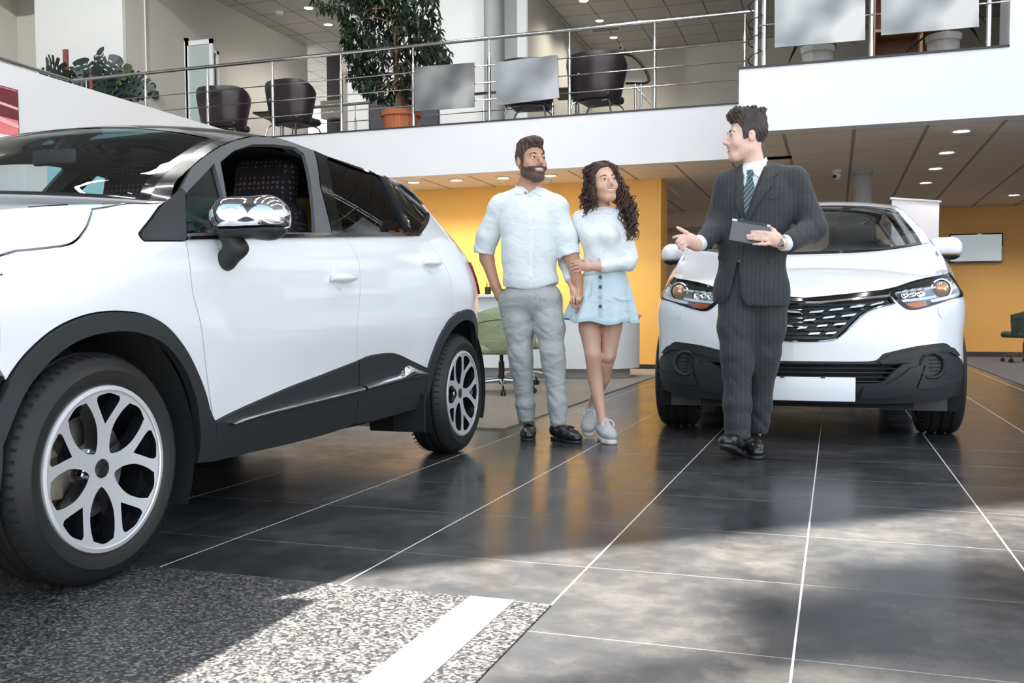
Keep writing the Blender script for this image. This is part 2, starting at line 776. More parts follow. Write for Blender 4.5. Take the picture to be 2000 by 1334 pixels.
def speckle_material():
    m, nt, b, vec, xyz = base_nodes('speckled_stone', .45)
    v = nt.nodes.new('ShaderNodeTexVoronoi')
    v.inputs['Scale'].default_value = 150
    nt.links.new(vec, v.inputs['Vector'])
    s = nt.nodes.new('ShaderNodeSeparateColor')
    nt.links.new(v.outputs['Color'], s.inputs[0])
    c = ramp(nt, s.outputs[0], [(.0, (.008, .009, .010)), (.35, (.027, .028, .031)), (.6, (.062, .062, .062)), (.85, (.12, .118, .112)), (1, (.21, .205, .20))])
    nt.links.new(c, b.inputs['Base Color'])
    bp = nt.nodes.new('ShaderNodeBump')
    bp.inputs['Strength'].default_value = .5
    bp.inputs['Distance'].default_value = .004
    nt.links.new(s.outputs[1], bp.inputs['Height'])
    nt.links.new(bp.outputs[0], b.inputs['Normal'])
    return m


def ceiling_material(name, base, line, offx, px, offy, py, hx, hy):
    m, nt, b, vec, xyz = base_nodes(name, .75)
    n = noise(nt, vec, 1.2, 3)
    c = mixcol(nt, n, tuple(k * .92 for k in base), tuple(k * 1.06 for k in base))
    j = socket_math(nt, 'MAXIMUM', joint(nt, xyz[0], offx, px, hx), joint(nt, xyz[1], offy, py, hy))
    nt.links.new(mixcol(nt, j, c, line), b.inputs['Base Color'])
    return m


def carpet_material(name, a, b_):
    m, nt, b, vec, xyz = base_nodes(name, .95)
    n = noise(nt, vec, 60, 6, .8)
    nt.links.new(ramp(nt, n, [(.35, a), (.65, b_)]), b.inputs['Base Color'])
    bp = nt.nodes.new('ShaderNodeBump')
    bp.inputs['Strength'].default_value = .8
    bp.inputs['Distance'].default_value = .01
    nt.links.new(n, bp.inputs['Height'])
    nt.links.new(bp.outputs[0], b.inputs['Normal'])
    b.inputs['Sheen Weight'].default_value = .2
    return m


M_FLOOR = floor_material()
M_SPECK = speckle_material()
M_CEIL_LOW = ceiling_material('lower_ceiling_panels', (.80, .73, .65), (.33, .30, .265), -.52, .68, 10.3, .68, .018, .006)
M_CEIL_UP = ceiling_material('upper_ceiling_panels', (.62, .60, .57), (.22, .215, .21), -10.508, .676, 15.587, .676, .012, .012)
M_CARPET = carpet_material('brown_carpet', (.17, .145, .12), (.40, .35, .30))
M_CARPET2 = carpet_material('plum_carpet', (.030, .027, .034), (.075, .066, .078))

Z_CEIL, Z_TOP, Z_UP, Z_DECK = 2.58, 3.215, 6.528, 3.15
Y_FAS, Y_FASR, X_WING = 11.67, 10.03, -7.70

# ------------------------------------------------------------------ shell
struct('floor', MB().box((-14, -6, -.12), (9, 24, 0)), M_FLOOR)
struct('trim_1', MB().box((-9, -6, -.05), (-.676, 2.318, .003)), M_SPECK)
struct('trim_2', MB().box((-.897, -6, -.04), (-.775, 2.317, .0055)), mat('white_inlay', (.86, .86, .85), .5, var=.03))

b = MB()
b.box((X_WING, Y_FAS, Z_CEIL), (-.5, Y_FAS + .22, Z_TOP))
struct('wall_mezzanine', b, M_WHITE)
b = MB()
b.box((-.947, Y_FASR, Z_CEIL), (9, Y_FASR + .2, Z_TOP - .005))
b.box((-.947, Y_FASR + .2, Z_CEIL), (-.747, Y_FAS + .22, Z_TOP - .005))
struct('wall_right', b, M_WHITE)
struct('wall_right_side', MB().box((9, -1.3, 0), (9.2, 10.2, 2.4)).box((9, 10.2, 0), (9.2, 24, 9.35)), M_WHITE)
struct('wall_pillar', MB().box((1.50, Y_FASR + .004, Z_TOP - .005), (9, Y_FASR + .6, 9.2)), M_WHITE)
struct('wall_left', MB().box((X_WING - .2, -1.0, 0), (X_WING, 13.0, Z_CEIL)).box((X_WING - .2, -1.0, Z_CEIL), (X_WING, Y_FAS + .1, Z_TOP)), M_WHITE)
# dark capping strips on the parapets
struct('trim_3', MB().box((X_WING, Y_FAS - .012, Z_TOP), (-.95, Y_FAS + .23, Z_TOP + .018)), M_DARK)
struct('trim_4', MB().box((-.955, Y_FASR - .012, Z_TOP - .005), (1.5, Y_FASR + .21, Z_TOP + .016)), M_DARK)
# mezzanine deck and ceilings
struct('floor_mezzanine', MB().box((-14, Y_FAS + .2, 3.0), (9, 24, Z_DECK)).box((-.75, Y_FASR + .2, 3.0), (9, Y_FAS + .2, Z_DECK)), mat('deck_carpet', (.10, .10, .105), .9, var=.1, vscale=20))
struct('ceiling_lower', MB().box((X_WING, Y_FAS + .22, Z_CEIL), (9, 24, Z_CEIL + .1)).box((-.747, Y_FASR + .2, Z_CEIL), (9, Y_FAS + .22, Z_CEIL + .1)), M_CEIL_LOW)
struct('ceiling_upper', MB().box((-14, 11.9, Z_UP), (9, 24, Z_UP + .15)), M_CEIL_UP)
# lower level walls
struct('wall_yellow', MB().box((-9.5, 12.99, 0), (-2.24, 13.5, Z_CEIL)), M_YELLOW)
struct('baseboard_yellow', MB().box((-8.0, 12.975, 0), (-2.235, 12.995, .07)), M_DARK)
struct('wall_back', MB().box((-9, 18.3, 0), (1.62, 18.6, Z_CEIL)).box((-9, 17.2, 2.30), (1.46, 18.3, Z_CEIL)), mat('sand_paint', (.60, .52, .43), .7, var=.03))
struct('wall_back_yellow', MB().box((1.62, 18.28, 0), (9, 18.6, Z_CEIL)), mat('ochre_paint', (.76, .42, .11), .55, var=.04, vscale=1.0))
struct('baseboard_back', MB().box((1.6, 18.262, 0), (9, 18.285, .09)), M_DARK)
# upper level walls
struct('wall_upper_left', MB().box((-11.15, 12.84, Z_DECK), (-10.83, 18.47, Z_UP)), M_BEIGE)
struct('wall_upper_pier', MB().box((-12.6, 12.79, Z_DECK), (-10.835, 12.86, 9.2)), M_PALE)
struct('wall_upper_far_left', MB().box((-14, 13.6, Z_DECK), (-12.55, 13.8, 9.2)).box((-14, 0, 0), (-13.8, 13.6, 9.2)), M_BEIGE)
struct('wall_upper_block', MB().box((-8.764, 16.394, Z_DECK), (-5.221, 21.146, Z_UP)), M_PALE)
struct('wall_upper_block_side', MB().box((-5.221, 16.399, Z_DECK), (-5.199, 21.092, Z_UP)), M_BEIGE)
struct('wall_upper_back', MB().box((-5.221, 21.092, Z_DECK), (9, 21.364, Z_UP)), M_BEIGE)
struct('wall_upper_recess', MB().box((-10.83, 19.3, Z_DECK), (-8.76, 19.5, Z_UP)), mat('dark_glass_wall', (.035, .033, .032), .35))
struct('trim_6', MB().box((-10.83, 19.27, 3.9), (-8.76, 19.3, 5.383)), mat('dark_frame', (.015, .015, .017), .3))
struct('wall_upper_lintel', MB().box((-10.83, 19.0, 5.111), (-8.76, 19.2, 5.492)).box((-9.1, 16.8, Z_DECK), (-8.76, 17.0, Z_UP)), mat('taupe_paint', (.24, .225, .20), .6, var=.05))
# columns
def column(name, x, y, r, z0, z1, label):
    t = MB().lathe([(r * 1.12, z0), (r * 1.12, z0 + .04), (r, z0 + .05), (r, z1 - .06), (r * 1.1, z1 - .05), (r * 1.1, z1)], (x, y, 0), n=40).build(name, M_CONC)
    tag(t, kind='structure')
column('column_upper', -5.712, 16.078, .18, Z_DECK, Z_UP, '')
column('column_lower', .315, 13.27, .118, 0, Z_CEIL, '')
# the hall behind the camera: roof, glazed front with posts, right side glazing
struct('ceiling_hall', MB().box((-14, -1.4, 9.2), (9, 12.1, 9.35)), M_ROOF)
b = MB()
for i in range(60):
    y = -1.2 + i * .22
    b.box((-14, y, 9.12), (9, y + .08, 9.2))
struct('ceiling_ribs', b, M_ROOF)
struct('wall_over_deck', MB().box((-14, 11.9, Z_UP + .15), (9, 12.1, 9.2)), M_WHITE)
b = MB()
b.box((-14, -1.32, 0), (-5.66, -1.2, 9.2))
for x in (-3.2, -.8, 1.6, 4.0, 6.4, 8.8):
    b.box((x - .03, -1.3, 0), (x + .03, -1.22, 9.2))
struct('wall_front', b, mat('facade_metal', (.25, .26, .27), .4, .6, var=.05))
struct('shade_wall', MB().box((-1.98, -1.1, 0), (-1.90, 1.62, .87)), M_WHITE)  # unseen low wall, added only to shade the floor beside the near car
struct('baseboard_front', MB().box((-5.66, -1.3, 0), (9, -1.22, .12)), M_CONC)

# ------------------------------------------------------------------ railings
def railing(name, label, origin, ux, length, n, spacing, first, rails, z0=Z_TOP, top=1.07, post_r=.022):
    """posts along the direction ux from origin; rails at given heights"""
    t = thing(name, label, 'railing', origin, math.atan2(ux[1], ux[0]))
    MB().tube([(0, 0, top), (length, 0, top)], .024, n=14).build('handrail', M_CHROME, t)
    for h in rails:
        MB().tube([(0, -.03, h), (length, -.03, h)], .0075, n=8).build('rail', M_CHROME, t)
    for k in range(n):
        x = first + k * spacing
        MB().lathe([(post_r * 1.6, 0), (post_r * 1.6, .012), (post_r, .016), (post_r, top - .25), (post_r * .55, top - .22), (post_r * .45, top - .02)], (x, 0, 0), n=14, cap=True).build('post', M_CHROME, t)
    return t


yr = Y_FAS + .06
railing('mezzanine_railing', 'long steel railing with round posts along the white balcony edge behind the couple', (-10.89, yr, Z_TOP), (1, 0), 9.95, 10, 1.0645, .265, (.29, .505, .72))
railing('side_railing', 'dark steel railing receding above the white wall at the far left', (-10.89, yr - .06, Z_TOP), (0, -1), 4.6, 4, 1.06, .84, (.29, .505, .72))
t = railing('corner_railing', 'steel railing carrying two grey boards on the right balcony', (-.76, Y_FASR + .06, Z_TOP), (1, 0), 2.26, 0, 1, 0, (.42, .74, 1.06), top=1.55)
for x in (-.79, -.71, .30, 1.33):
    MB().cyl((x + .76, 0, 0), (x + .76, 0, 1.55), .024, n=14).build('post', M_CHROME, t)
pts = [(-.04 + .065 * math.cos(a), .065 * math.sin(a), .0 + a * .028) for a in [i * .35 for i in range(140)]]
MB().tube(pts, .006, n=6).build('cable_coil', M_BLACK, t)
# inner railing round the stair opening of the upper floor
t = railing('stair_railing', 'steel railing round the stair opening, behind the dark chairs', (-8.6, 14.0, Z_DECK), (1, 0), 4.6, 5, 1.1, .15, (.2, .48, .72), top=1.0, post_r=.018)
pa = [at(1176, 110, 1, 13.3), at(1234, 108, 1, 13.3), at(1268, 157, 1, 13.3), at(1222, 162, 1, 13.3)]
t = thing('stair_handrail', 'bent black and steel handrail beside the dark chair behind the balcony railing', 'railing', (pa[1].x, 13.3, Z_DECK))
o = Vector((pa[1].x, 13.3, Z_DECK))
MB().tube([Vector(p) - o for p in cr(pa, 5)], .022, n=10).build('handrail', M_BLACK, t)
pb = [at(1236, 163, 1, 13.3), at(1290, 224, 1, 13.3)]
MB().tube([p - o for p in pb], .01, n=8).build('rail', M_CHROME, t)
for px in (1241, 1252):
    p = at(px, 160, 1, 13.3)
    MB().cyl((p.x - o.x, 0, 0), (p.x - o.x, 0, p.z - o.z), .016).build('post', M_CHROME, t)

# ------------------------------------------------------------------ posters on the railings
def poster_material(name, stops, scale):
    m, nt, b, vec, xyz = base_nodes(name, .45)
    nt.links.new(ramp(nt, noise(nt, vec, scale, 1, .4), stops), b.inputs['Base Color'])
    return m


PM1 = poster_material('grey_print', [(.3, (.07, .075, .08)), (.5, (.17, .175, .18)), (.72, (.36, .37, .38))], 2.4)
PM2 = poster_material('silver_print', [(.3, (.12, .125, .13)), (.5, (.26, .28, .31)), (.7, (.44, .45, .48))], 2.0)
PM3 = poster_material('pale_print', [(.32, (.12, .14, .155)), (.5, (.32, .35, .37)), (.66, (.56, .57, .575))], 2.3)


def board(label, corners, m, y, drop=.5):
    """a board hung on the railing: corners as pixels (top left, top right, bottom right, bottom left)"""
    c = [at(px, py, 1, y) for px, py in corners]
    o = Vector((c[0].x, y, c[3].z))
    t = thing('display_board', label, 'display board', o, 0, 'display boards on the railings')
    f = [p - o for p in c]
    back = [p + Vector((0, .018, 0)) for p in f]
    MB().add(f + back, [(3, 2, 1, 0), (4, 5, 6, 7), (0, 1, 5, 4), (1, 2, 6, 5), (2, 3, 7, 6), (3, 0, 4, 7)]).build('panel', m, t)
    for k in (.12, .88):
        p = f[0].lerp(f[1], k)
        MB().tube([p + Vector((0, .02, -.03)), p + Vector((0, .03, .02)), p + Vector((0, .038, .03)), p + Vector((0, .036, .012))], .005, n=6).build('hook', M_CHROME, t)


board('flat grey blurred board hung on the balcony railing beside the potted tree', [(808, 131), (926, 122), (926, 209), (810, 217)], PM1, yr - .068)
board('silver blurred board on the balcony railing above the bearded man', [(966, 122), (1088, 107), (1092, 191), (970, 206)], PM2, yr - .068)
board('pale board on the right balcony, left one of its two', [(1513, -52), (1690, -68), (1690, 78), (1513, 93)], PM3, Y_FASR + .0)
board('pale grey board on the right balcony beside the white pillar', [(1721, -70), (1912, -88), (1912, 52), (1721, 69)], PM3, Y_FASR + .0)

# framed red car print on the left wall
pz = [at(35, 180, 0, X_WING + .012), at(35, 276, 0, X_WING + .012)]
y1, z1, z0 = pz[0].y, pz[0].z + .02, pz[1].z - .5
t = thing('wall_poster', 'red and pink car picture on the white wall at the left edge', 'poster', (X_WING + .004, y1 - 1.6, z0))
MB().box((0, 0, 0), (.01, 1.6, z1 - z0)).build('backing', M_DARK, t)
def on_poster(poly, m, name, x):
    MB().prism(poly, lambda a, c, d: (x + d, a, c), 0, .001).build(name, m, t)
hz = z1 - z0
on_poster([(.01, .01), (1.59, .01), (1.59, hz - .01), (.01, hz - .01)], mat('print_pink', (.80, .22, .24), .4, var=.12, vscale=3), 'print', .0105)
on_poster([(.4, hz * .72), (1.0, hz * .98), (1.59, hz * .98), (1.59, hz * .70)], mat('print_maroon', (.16, .035, .045), .4), 'print_window', .012)
on_poster([(.9, hz * .86), (1.59, hz * .80), (1.59, hz * .825), (.9, hz * .885)], mat('print_light', (.9, .5, .5), .4), 'print_highlight', .0135)
on_poster([(.9, hz * .72), (1.59, hz * .62), (1.59, hz * .66), (.9, hz * .77)], MATS['print_light'], 'print_highlight', .0135)
on_poster([(1.08 + .26 * math.cos(a), hz * .30 + .26 * math.sin(a)) for a in [i * PI / 12 for i in range(24)]], mat('print_black', (.012, .012, .014), .4), 'print_wheel', .0145)

# ------------------------------------------------------------------ doors upstairs
dx = -10.83
t = thing('door_1', None, None, (dx, 14.312, Z_DECK))
tag(t, kind='structure')
F = mat('door_frame_white', (.80, .82, .83), .4, var=.02)
b = MB()
for lo, hi in (((0, 0, 0), (.06, .06, 2.45)), ((0, .86, 0), (.06, .92, 2.45)), ((0, 0, 2.39), (.06, .92, 2.45))):
    b.box(lo, hi)
b.build('door_frame', F, t)
b = MB()
for lo, hi in (((0, -.02, .02), (.05, .08, 2.0)), ((.40, -.02, .02), (.45, .08, 2.0))):
    b.box(lo, hi)
leaf = MB()
LW = .58
for lo, hi in (((.02, .0, .02), (.09, .04, 2.39)), ((LW - .07, 0, .02), (LW, .04, 2.39)), ((.02, 0, 2.31), (LW, .04, 2.39)), ((.02, 0, .02), (LW, .04, .12))):
    leaf.box(lo, hi)
lf = leaf.build('door_leaf', F, t)
MB().box((.09, .015, .12), (LW - .07, .025, 2.31)).build('door_glass', mat('frosted_green_glass', (.42, .50, .47), .25), lf)
MB().tube([(LW - .04, -.03, 1.0), (LW - .04, -.05, 1.0), (LW - .15, -.05, 1.0)], .01).build('door_handle', M_CHROME, lf)
MB().box((.02, .16, .02), (.03, .86, 2.39)).build('door_panel', mat('door_dark', (.05, .055, .07), .4), t)

t = thing('fire_alarm', 'small red alarm box with dark switch on the beige upper wall', 'alarm', (-10.83, 13.3, 4.402))
MB().box((0, 0, 0), (.06, .12, .13), bev=.008).build('housing', mat('alarm_red', (.55, .03, .03), .4), t)
MB().box((0, .15, -.02), (.06, .25, .11), bev=.008).build('switch', M_BLACK, t)
MB().tube([(-10.815, 13.3, Z_DECK + 1.4), (-10.815, 13.3, Z_UP)], .012).build('trim_5', M_PALE)['kind'] = 'structure'

# picture on the white block upstairs
t = thing('wall_picture', 'dark framed picture low on the white wall behind the potted tree', 'picture', (-8.306, 16.383, 4.05))
MB().box((0, -.03, 0), (1.42, 0, .78)).build('frame', M_DARK, t)
MB().box((.03, -.034, .03), (1.39, -.03, .75)).build('print', mat('slate_print', (.07, .075, .085), .3, var=.3, vscale=3), t)

# ------------------------------------------------------------------ ceiling lamps
M_LAMP = mat('lamp_glow', (1, 1, 1), .4, emit=(1, .95, .86), estr=14)
M_RIM = mat('lamp_rim', (.7, .7, .7), .3, .4)


def downlight(x, y, z, label, r=.085, power=22, group=None, spot=True):
    t = thing('ceiling_light', label, 'light', (x, y, z), 0, group)
    MB().lathe([(r * 1.25, -.002), (r * 1.25, -.012), (r, -.014), (r * .9, -.006), (r * .86, .03)], n=28).build('rim', M_RIM, t)
    MB().lathe([(.001, -.006), (r * .86, -.006), (r * .86, -.003), (.001, -.003)], n=24).build('bulb', M_LAMP, t)
    if spot:
        l = bpy.data.lights.new('downlight', 'SPOT')
        l.energy = power
        l.spot_size = math.radians(140)
        l.spot_blend = .8
        l.shadow_soft_size = r
        l.color = (1, .93, .82)
        lo = bpy.data.objects.new('light_source', l)
        COL.objects.link(lo)
        lo.location = (0, 0, -.03)
        lo.parent = t


LOW = 'round downlights under the balcony'
for x, y, w in ((-5.5, 12.16, 'leftmost'), (-4.87, 12.16, 'second from the left'), (-4.21, 12.18, 'beside the bearded man\'s hair'), (-3.56, 12.19, 'right of the bearded man\'s face')):
    downlight(x, y, Z_CEIL, 'small round ceiling light above the yellow wall, ' + w, power=105, group=LOW)
for y, w in ((10.66, 'nearest and largest'), (12.01, 'second nearest'), (13.26, 'third nearest'), (14.64, 'farthest')):
    downlight(1.18, y, Z_CEIL, 'round ceiling light above the right car, %s of its row' % w, power=60, group=LOW)
UP = 'round downlights of the upper floor'
for x, y, w in ((-9.439, 16.165, 'left of the potted tree'), (-4.458, 17.473, 'at the top edge of the photo'), (-4.458, 18.737, 'middle of the row above the dark chair'), (-4.447, 19.947, 'farthest of the row above the dark chair')):
    downlight(x, y, Z_UP, 'round light in the upper ceiling ' + w, power=150, group=UP)
# unseen lamps added to brighten the lower level and its ochre wall
for x, y in ((-3.2, 16.0), (3.0, 12.0), (2.6, 16.6), (5.0, 16.6), (-.6, 15.8)):
    downlight(x, y, Z_CEIL, 'round ceiling light added to brighten the lower level, hidden from the camera', power=220, group='added hidden downlights')

for x, y in ((-9.6, 17.2), (-7.2, 14.2), (-3.0, 14.6), (-1.0, 17.0), (2.0, 15.0)):  # more unseen lamps, added to lift the brightness upstairs
    downlight(x, y, Z_UP, 'round light added to brighten the upper floor, hidden from the camera', power=150, group='added hidden downlights of the upper floor')

def camera_dome(x, y, z, label):
    t = thing('security_camera', label, 'security camera', (x, y, z))
    MB().lathe([(.05, 0), (.055, -.03), (.03, -.045)], n=20, cap=True).build('mount', M_WHITE, t)
    MB().ball((0, 0, -.075), .05).build('housing', M_WHITE, t)
    MB().cyl((-.02, -.035, -.085), (-.028, -.056, -.092), .024).build('lens', M_BLACK, t)
camera_dome(-.0, 13.0, Z_CEIL, 'white ball security camera under the balcony, above the salesman\'s shoulder')
camera_dome(-4.382, 20.492, Z_UP, 'small white security camera on the upper ceiling')
t = thing('smoke_detector', 'round white smoke detector beside the bearded man\'s face', 'smoke detector', (-3.72, 12.6, Z_CEIL))
MB().lathe([(.055, 0), (.06, -.02), (.05, -.045), (.02, -.05)], n=20, cap=True).build('housing', M_WHITE, t)
t = thing('smoke_detector', 'round white smoke detector on the upper ceiling at the left', 'smoke detector', (-10.093, 16.197, Z_UP))
MB().lathe([(.08, 0), (.085, -.02), (.06, -.05), (.02, -.055)], n=20, cap=True).build('housing', M_PALE, t)
t = thing('air_vent', 'square slatted air vent in the upper ceiling', 'air vent', (-4.469, 19.293, Z_UP))
b = MB()
b.box((-.3, -.16, -.012), (.3, .16, 0))
b.build('frame', M_PALE, t)
for k in range(6):
    MB().box((-.27, -.13 + k * .046, -.02), (.27, -.115 + k * .046, -.012)).build('slat', M_CONC, t)
t = thing('tube_light', 'short tube light under the lower ceiling beside the yellow wall', 'light', (-2.25, 14.2, Z_CEIL - .047))
MB().box((-.03, -.4, .02), (.03, .5, .05)).build('housing', M_RIM, t)
MB().cyl((0, -.4, .005), (0, .5, .005), .018).build('tube', M_PALE, t)

# linear lamps of the hall roof (they mirror in the windscreens)
M_TUBE = mat('tube_glow', (1, 1, 1), .4, emit=(1, .97, .93), estr=45)
for i, x in enumerate((-6.5, -3.5, -.5, 2.5)):
    for j, y in enumerate((1.5, 5.0, 8.5)):
        t = thing('linear_lamp', 'long strip lamp under the hall roof, out of view', 'light', (x, y, 9.055), 0, 'strip lamps of the hall roof')
        MB().box((-.12, -1.2, 0), (.12, 1.2, .06)).build('housing', M_RIM, t)
        MB().box((-.10, -1.18, -.012), (.10, 1.18, 0)).build('diffuser', M_TUBE, t)

# unseen spotlights added to brighten walls, balcony front and turquoise panel
def fill_spot(x, y, target, power, size=55, z=8.75, top=9.115):
    o = Vector((x, y, z))
    d = (Vector(target) - o).normalized()
    t = thing('added_spot', 'spotlight added out of view to brighten the surface it faces', 'light', o, 0, 'added spotlights')
    MB().cyl((0, 0, .0), (0, 0, top - z), .012).build('stem', M_BLACK, t)
    MB().cyl(-d * .05, d * .16, .07).build('housing', M_WHITE, t)
    MB().lathe([(.001, 0), (.06, 0)], d * .162, d, n=20).build('bulb', M_LAMP, t)
    l = bpy.data.lights.new('fill_spot', 'SPOT')
    l.energy = power
    l.spot_size = math.radians(size)
    l.spot_blend = 1
    l.shadow_soft_size = .07
    l.color = (.96, .98, 1.0)
    q = bpy.data.objects.new('light_source', l)
    COL.objects.link(q)
    q.parent = t
    q.location = d * .2
    q.rotation_euler = d.to_track_quat('-Z', 'Y').to_euler()


FILL = 1.0
fill_spot(-8.5, 4.0, (-12.0, 12.8, 5.2), 2600 * FILL)
fill_spot(-6.8, 12.6, (-7.2, 16.4, 5.3), 420 * FILL, 120, Z_UP - .25, Z_UP)
fill_spot(-3.2, 12.6, (-5.2, 17.5, 5.0), 160 * FILL, 110, Z_UP - .25, Z_UP)
fill_spot(-3.5, 4.5, (-5.2, 11.67, 2.9), 560 * FILL, 50)
fill_spot(-1.5, 4.5, (-2.4, 11.67, 2.9), 430 * FILL, 50)
fill_spot(-4.5, 3.0, (-7.7, 8.0, 2.6), 300 * FILL)
fill_spot(-4.2, 4.6, (-5.2, 6.0, 1.5), 900 * FILL, 34)
# =================================================================== car paints and trims
M_PAINT = mat('pearl_white_paint', (.80, .82, .86), .32, spec=.5, coat=1.0, var=.01, vscale=3)
M_PAINTK = mat('gloss_black_paint', (.008, .008, .009), .2, coat=1.0)
M_CLAD = mat('grey_cladding', (.026, .0285, .031), .45, spec=.3, var=.05, vscale=30, bump=.03, bscale=400)
M_FRAMEG = mat('grey_window_frame', (.095, .10, .105), .38, var=.05, vscale=9)
M_GLOSSK = mat('gloss_black_trim', (.006, .006, .007), .08, coat=.5)
M_CHR = mat('chrome', (.86, .87, .88), .06, 1.0)
M_TYRE = mat('tyre_rubber', (.013, .013, .013), .55, spec=.4, var=.15, vscale=20, bump=.05, bscale=200)
M_RIMF = mat('machined_alloy', (.74, .75, .77), .36, .55, rvar=.04, vscale=40)
M_RIMK = mat('black_alloy', (.012, .012, .014), .18, coat=.6)
M_DISC = mat('brake_disc', (.32, .31, .30), .35, .9, rvar=.1, vscale=50)
M_CAL = mat('brake_caliper', (.30, .27, .22), .4, .6, var=.1)
M_INT = mat('dark_interior', (.014, .015, .018), .7, var=.2)
M_LINER = mat('wheel_liner', (.008, .009, .010), .9, bump=.3, bscale=80)
M_GLASS = glass_mat('clear_car_glass', (.86, .91, .91), 1.6)
M_TINT = glass_mat('privacy_glass', (.04, .045, .045), 2.0)
M_LENS = glass_mat('lamp_lens', (.93, .95, .96), 1.5)
M_AMBER = mat('amber_reflector', (.55, .16, .06), .15, .3)
M_RED = mat('red_lamp', (.25, .02, .03), .12, coat=1.0)
M_PLATE = mat('blank_plate', (.80, .84, .88), .3, coat=.4)


def seat_cloth():
    m, nt, b, vec, xyz = base_nodes('dotted_seat_cloth', .85)
    v = nt.nodes.new('ShaderNodeTexVoronoi')
    v.inputs['Scale'].default_value = 42
    v.inputs['Randomness'].default_value = 0.15
    nt.links.new(vec, v.inputs['Vector'])
    k = socket_math(nt, 'LESS_THAN', v.outputs['Distance'], .30)
    nt.links.new(mixcol(nt, k, (.012, .012, .016), (.16, .085, .095)), b.inputs['Base Color'])
    return m


M_SEAT = seat_cloth()


def make_wheel(parent, x, s, side, r=.322, rim=.228, width=.205, spin=0.0, name='wheel'):
    """one wheel; the axle along x, outer face at x (side = +1 or -1)"""
    def W(v):                                        # local: a along the axle (outwards), the wheel disc in (p, q)
        return v
    hub = bpy.data.objects.new(name, None)
    COL.objects.link(hub)
    hub.empty_display_size = .1
    hub.parent = parent
    hub.location = (x, s, r)
    hub.rotation_euler = (0, 0, 0 if side > 0 else PI)
    ax = (1, 0, 0)
    # tyre with tread grooves
    w = width
    prof = [(rim - .004, -.012), (rim + .006, .0), (rim + .02, .006), (rim + .045, .010), (r - .045, .006), (r - .022, -.006), (r - .008, -.022), (r - .001, -.036)]
    for g in (.27, .5, .73):
        y = -w * g
        prof += [(r, y + .010), (r - .008, y + .005), (r - .008, y - .005), (r, y - .010)]
    prof += [(r - .001, -w + .036), (r - .010, -w + .02), (r - .05, -w), (rim, -w + .01)]
    MB().lathe(prof, (0, 0, 0), ax, n=72).build('tyre', M_TYRE, hub, angle=50)
    b = MB()                                         # shoulder blocks
    for k in range(64):
        a = 2 * PI * k / 64
        c, s_ = math.cos(a), math.sin(a)
        for y0, y1, rr in ((-.010, -.040, r + .0003), (-w + .04, -w + .012, r + .0003)):
            q = [(y0, rr - .012, -.4), (y1, rr, -.4), (y1, rr, .4), (y0, rr - .012, .4)]
            dth = .035
            pts = [(yy, rad * math.cos(a + t * dth), rad * math.sin(a + t * dth)) for yy, rad, t in q]
            b.add(pts, [(0, 1, 2, 3)])
    tag(b.build('tread_blocks', M_LINER, hub), kind='stuff')
    # rim: dish, face with pockets, lip
    MB().lathe([(rim, .002), (rim + .004, -.004), (rim - .004, -.012), (rim - .016, -.03), (rim - .022, -.10), (rim - .02, -w + .02), (.06, -w + .03)], (0, 0, 0), ax, n=64).build('rim_barrel', M_RIMK, hub)
    MB().lathe([(rim - .013, .003), (rim - .009, .0055), (rim + .002, .004), (rim + .004, -.002)], (0, 0, 0), ax, n=72).build('rim_lip', M_RIMF, hub)

    def face(p, q):
        rr = math.hypot(p, q) / rim
        return Vector((.003 - .020 * (1 - rr**2), p, q))
    holes = []
    for k in range(5):
        a = spin + 2 * PI * k / 5                    # forked end of a spoke
        e = 2 * PI / 5
        R = rim

        def P(rr, th):
            return (R * rr * math.cos(th), R * rr * math.sin(th))
        holes.append(segs([P(.54, a), P(.66, a + .12), P(.84, a + .225), P(.90, a + .20)], [P(.90, a + .20), P(.92, a), P(.90, a - .20)], [P(.90, a - .20), P(.84, a - .225), P(.66, a - .12), P(.54, a)], n=4))
        m = a + e / 2
        holes.append(segs([P(.25, m - .17), P(.36, m - .34), P(.55, m - .36), P(.74, m - .275), P(.875, m - .195)], [P(.875, m - .195), P(.91, m), P(.875, m + .195)],
                          [P(.875, m + .195), P(.74, m + .275), P(.55, m + .36), P(.36, m + .34), P(.25, m + .17)], [P(.25, m + .17), P(.225, m), P(.25, m - .17)], n=4))
    mb = MB()
    sheet(mb, circle(rim - .010, 64), face, .014, holes=holes + [circle(.026, 20)], thick=.045, mi=0, rim_mi=1)
    mb.build('spokes', [M_RIMF, M_RIMK], hub, angle=40)
    c = MB().lathe([(.027, .0), (.024, .001), (.001, .0015)], (-.016, 0, 0), ax, n=20).build('centre_cap', M_RIMK, hub)
    b = MB()
    for k in range(5):
        a = spin + 2 * PI * (k + .5) / 5
        b.lathe([(.011, -.02), (.011, .0), (.007, .003), (.001, .003)], (-.030, .056 * math.cos(a), .056 * math.sin(a)), ax, n=6)
        b.build('wheel_bolt', M_CHR, hub)
        b = MB()
    MB().lathe([(.145, -.085), (.145, -.075), (.07, -.075), (.07, -.06), (.001, -.06)], (0, 0, 0), ax, n=40).build('brake_disc', M_DISC, hub)
    b = MB()
    b.box((-.10, -.165, -.07), (-.055, -.095, .07), bev=.012)
    b.build('brake_caliper', M_CAL, hub)
    return hub
# =================================================================== the two cars
# car space: X to the left-hand side of the car (viewer's right), S backwards from the front axle, Z up
def smooth01(t):
    t = max(0.0, min(1.0, t))
    return t * t * (3 - 2 * t)


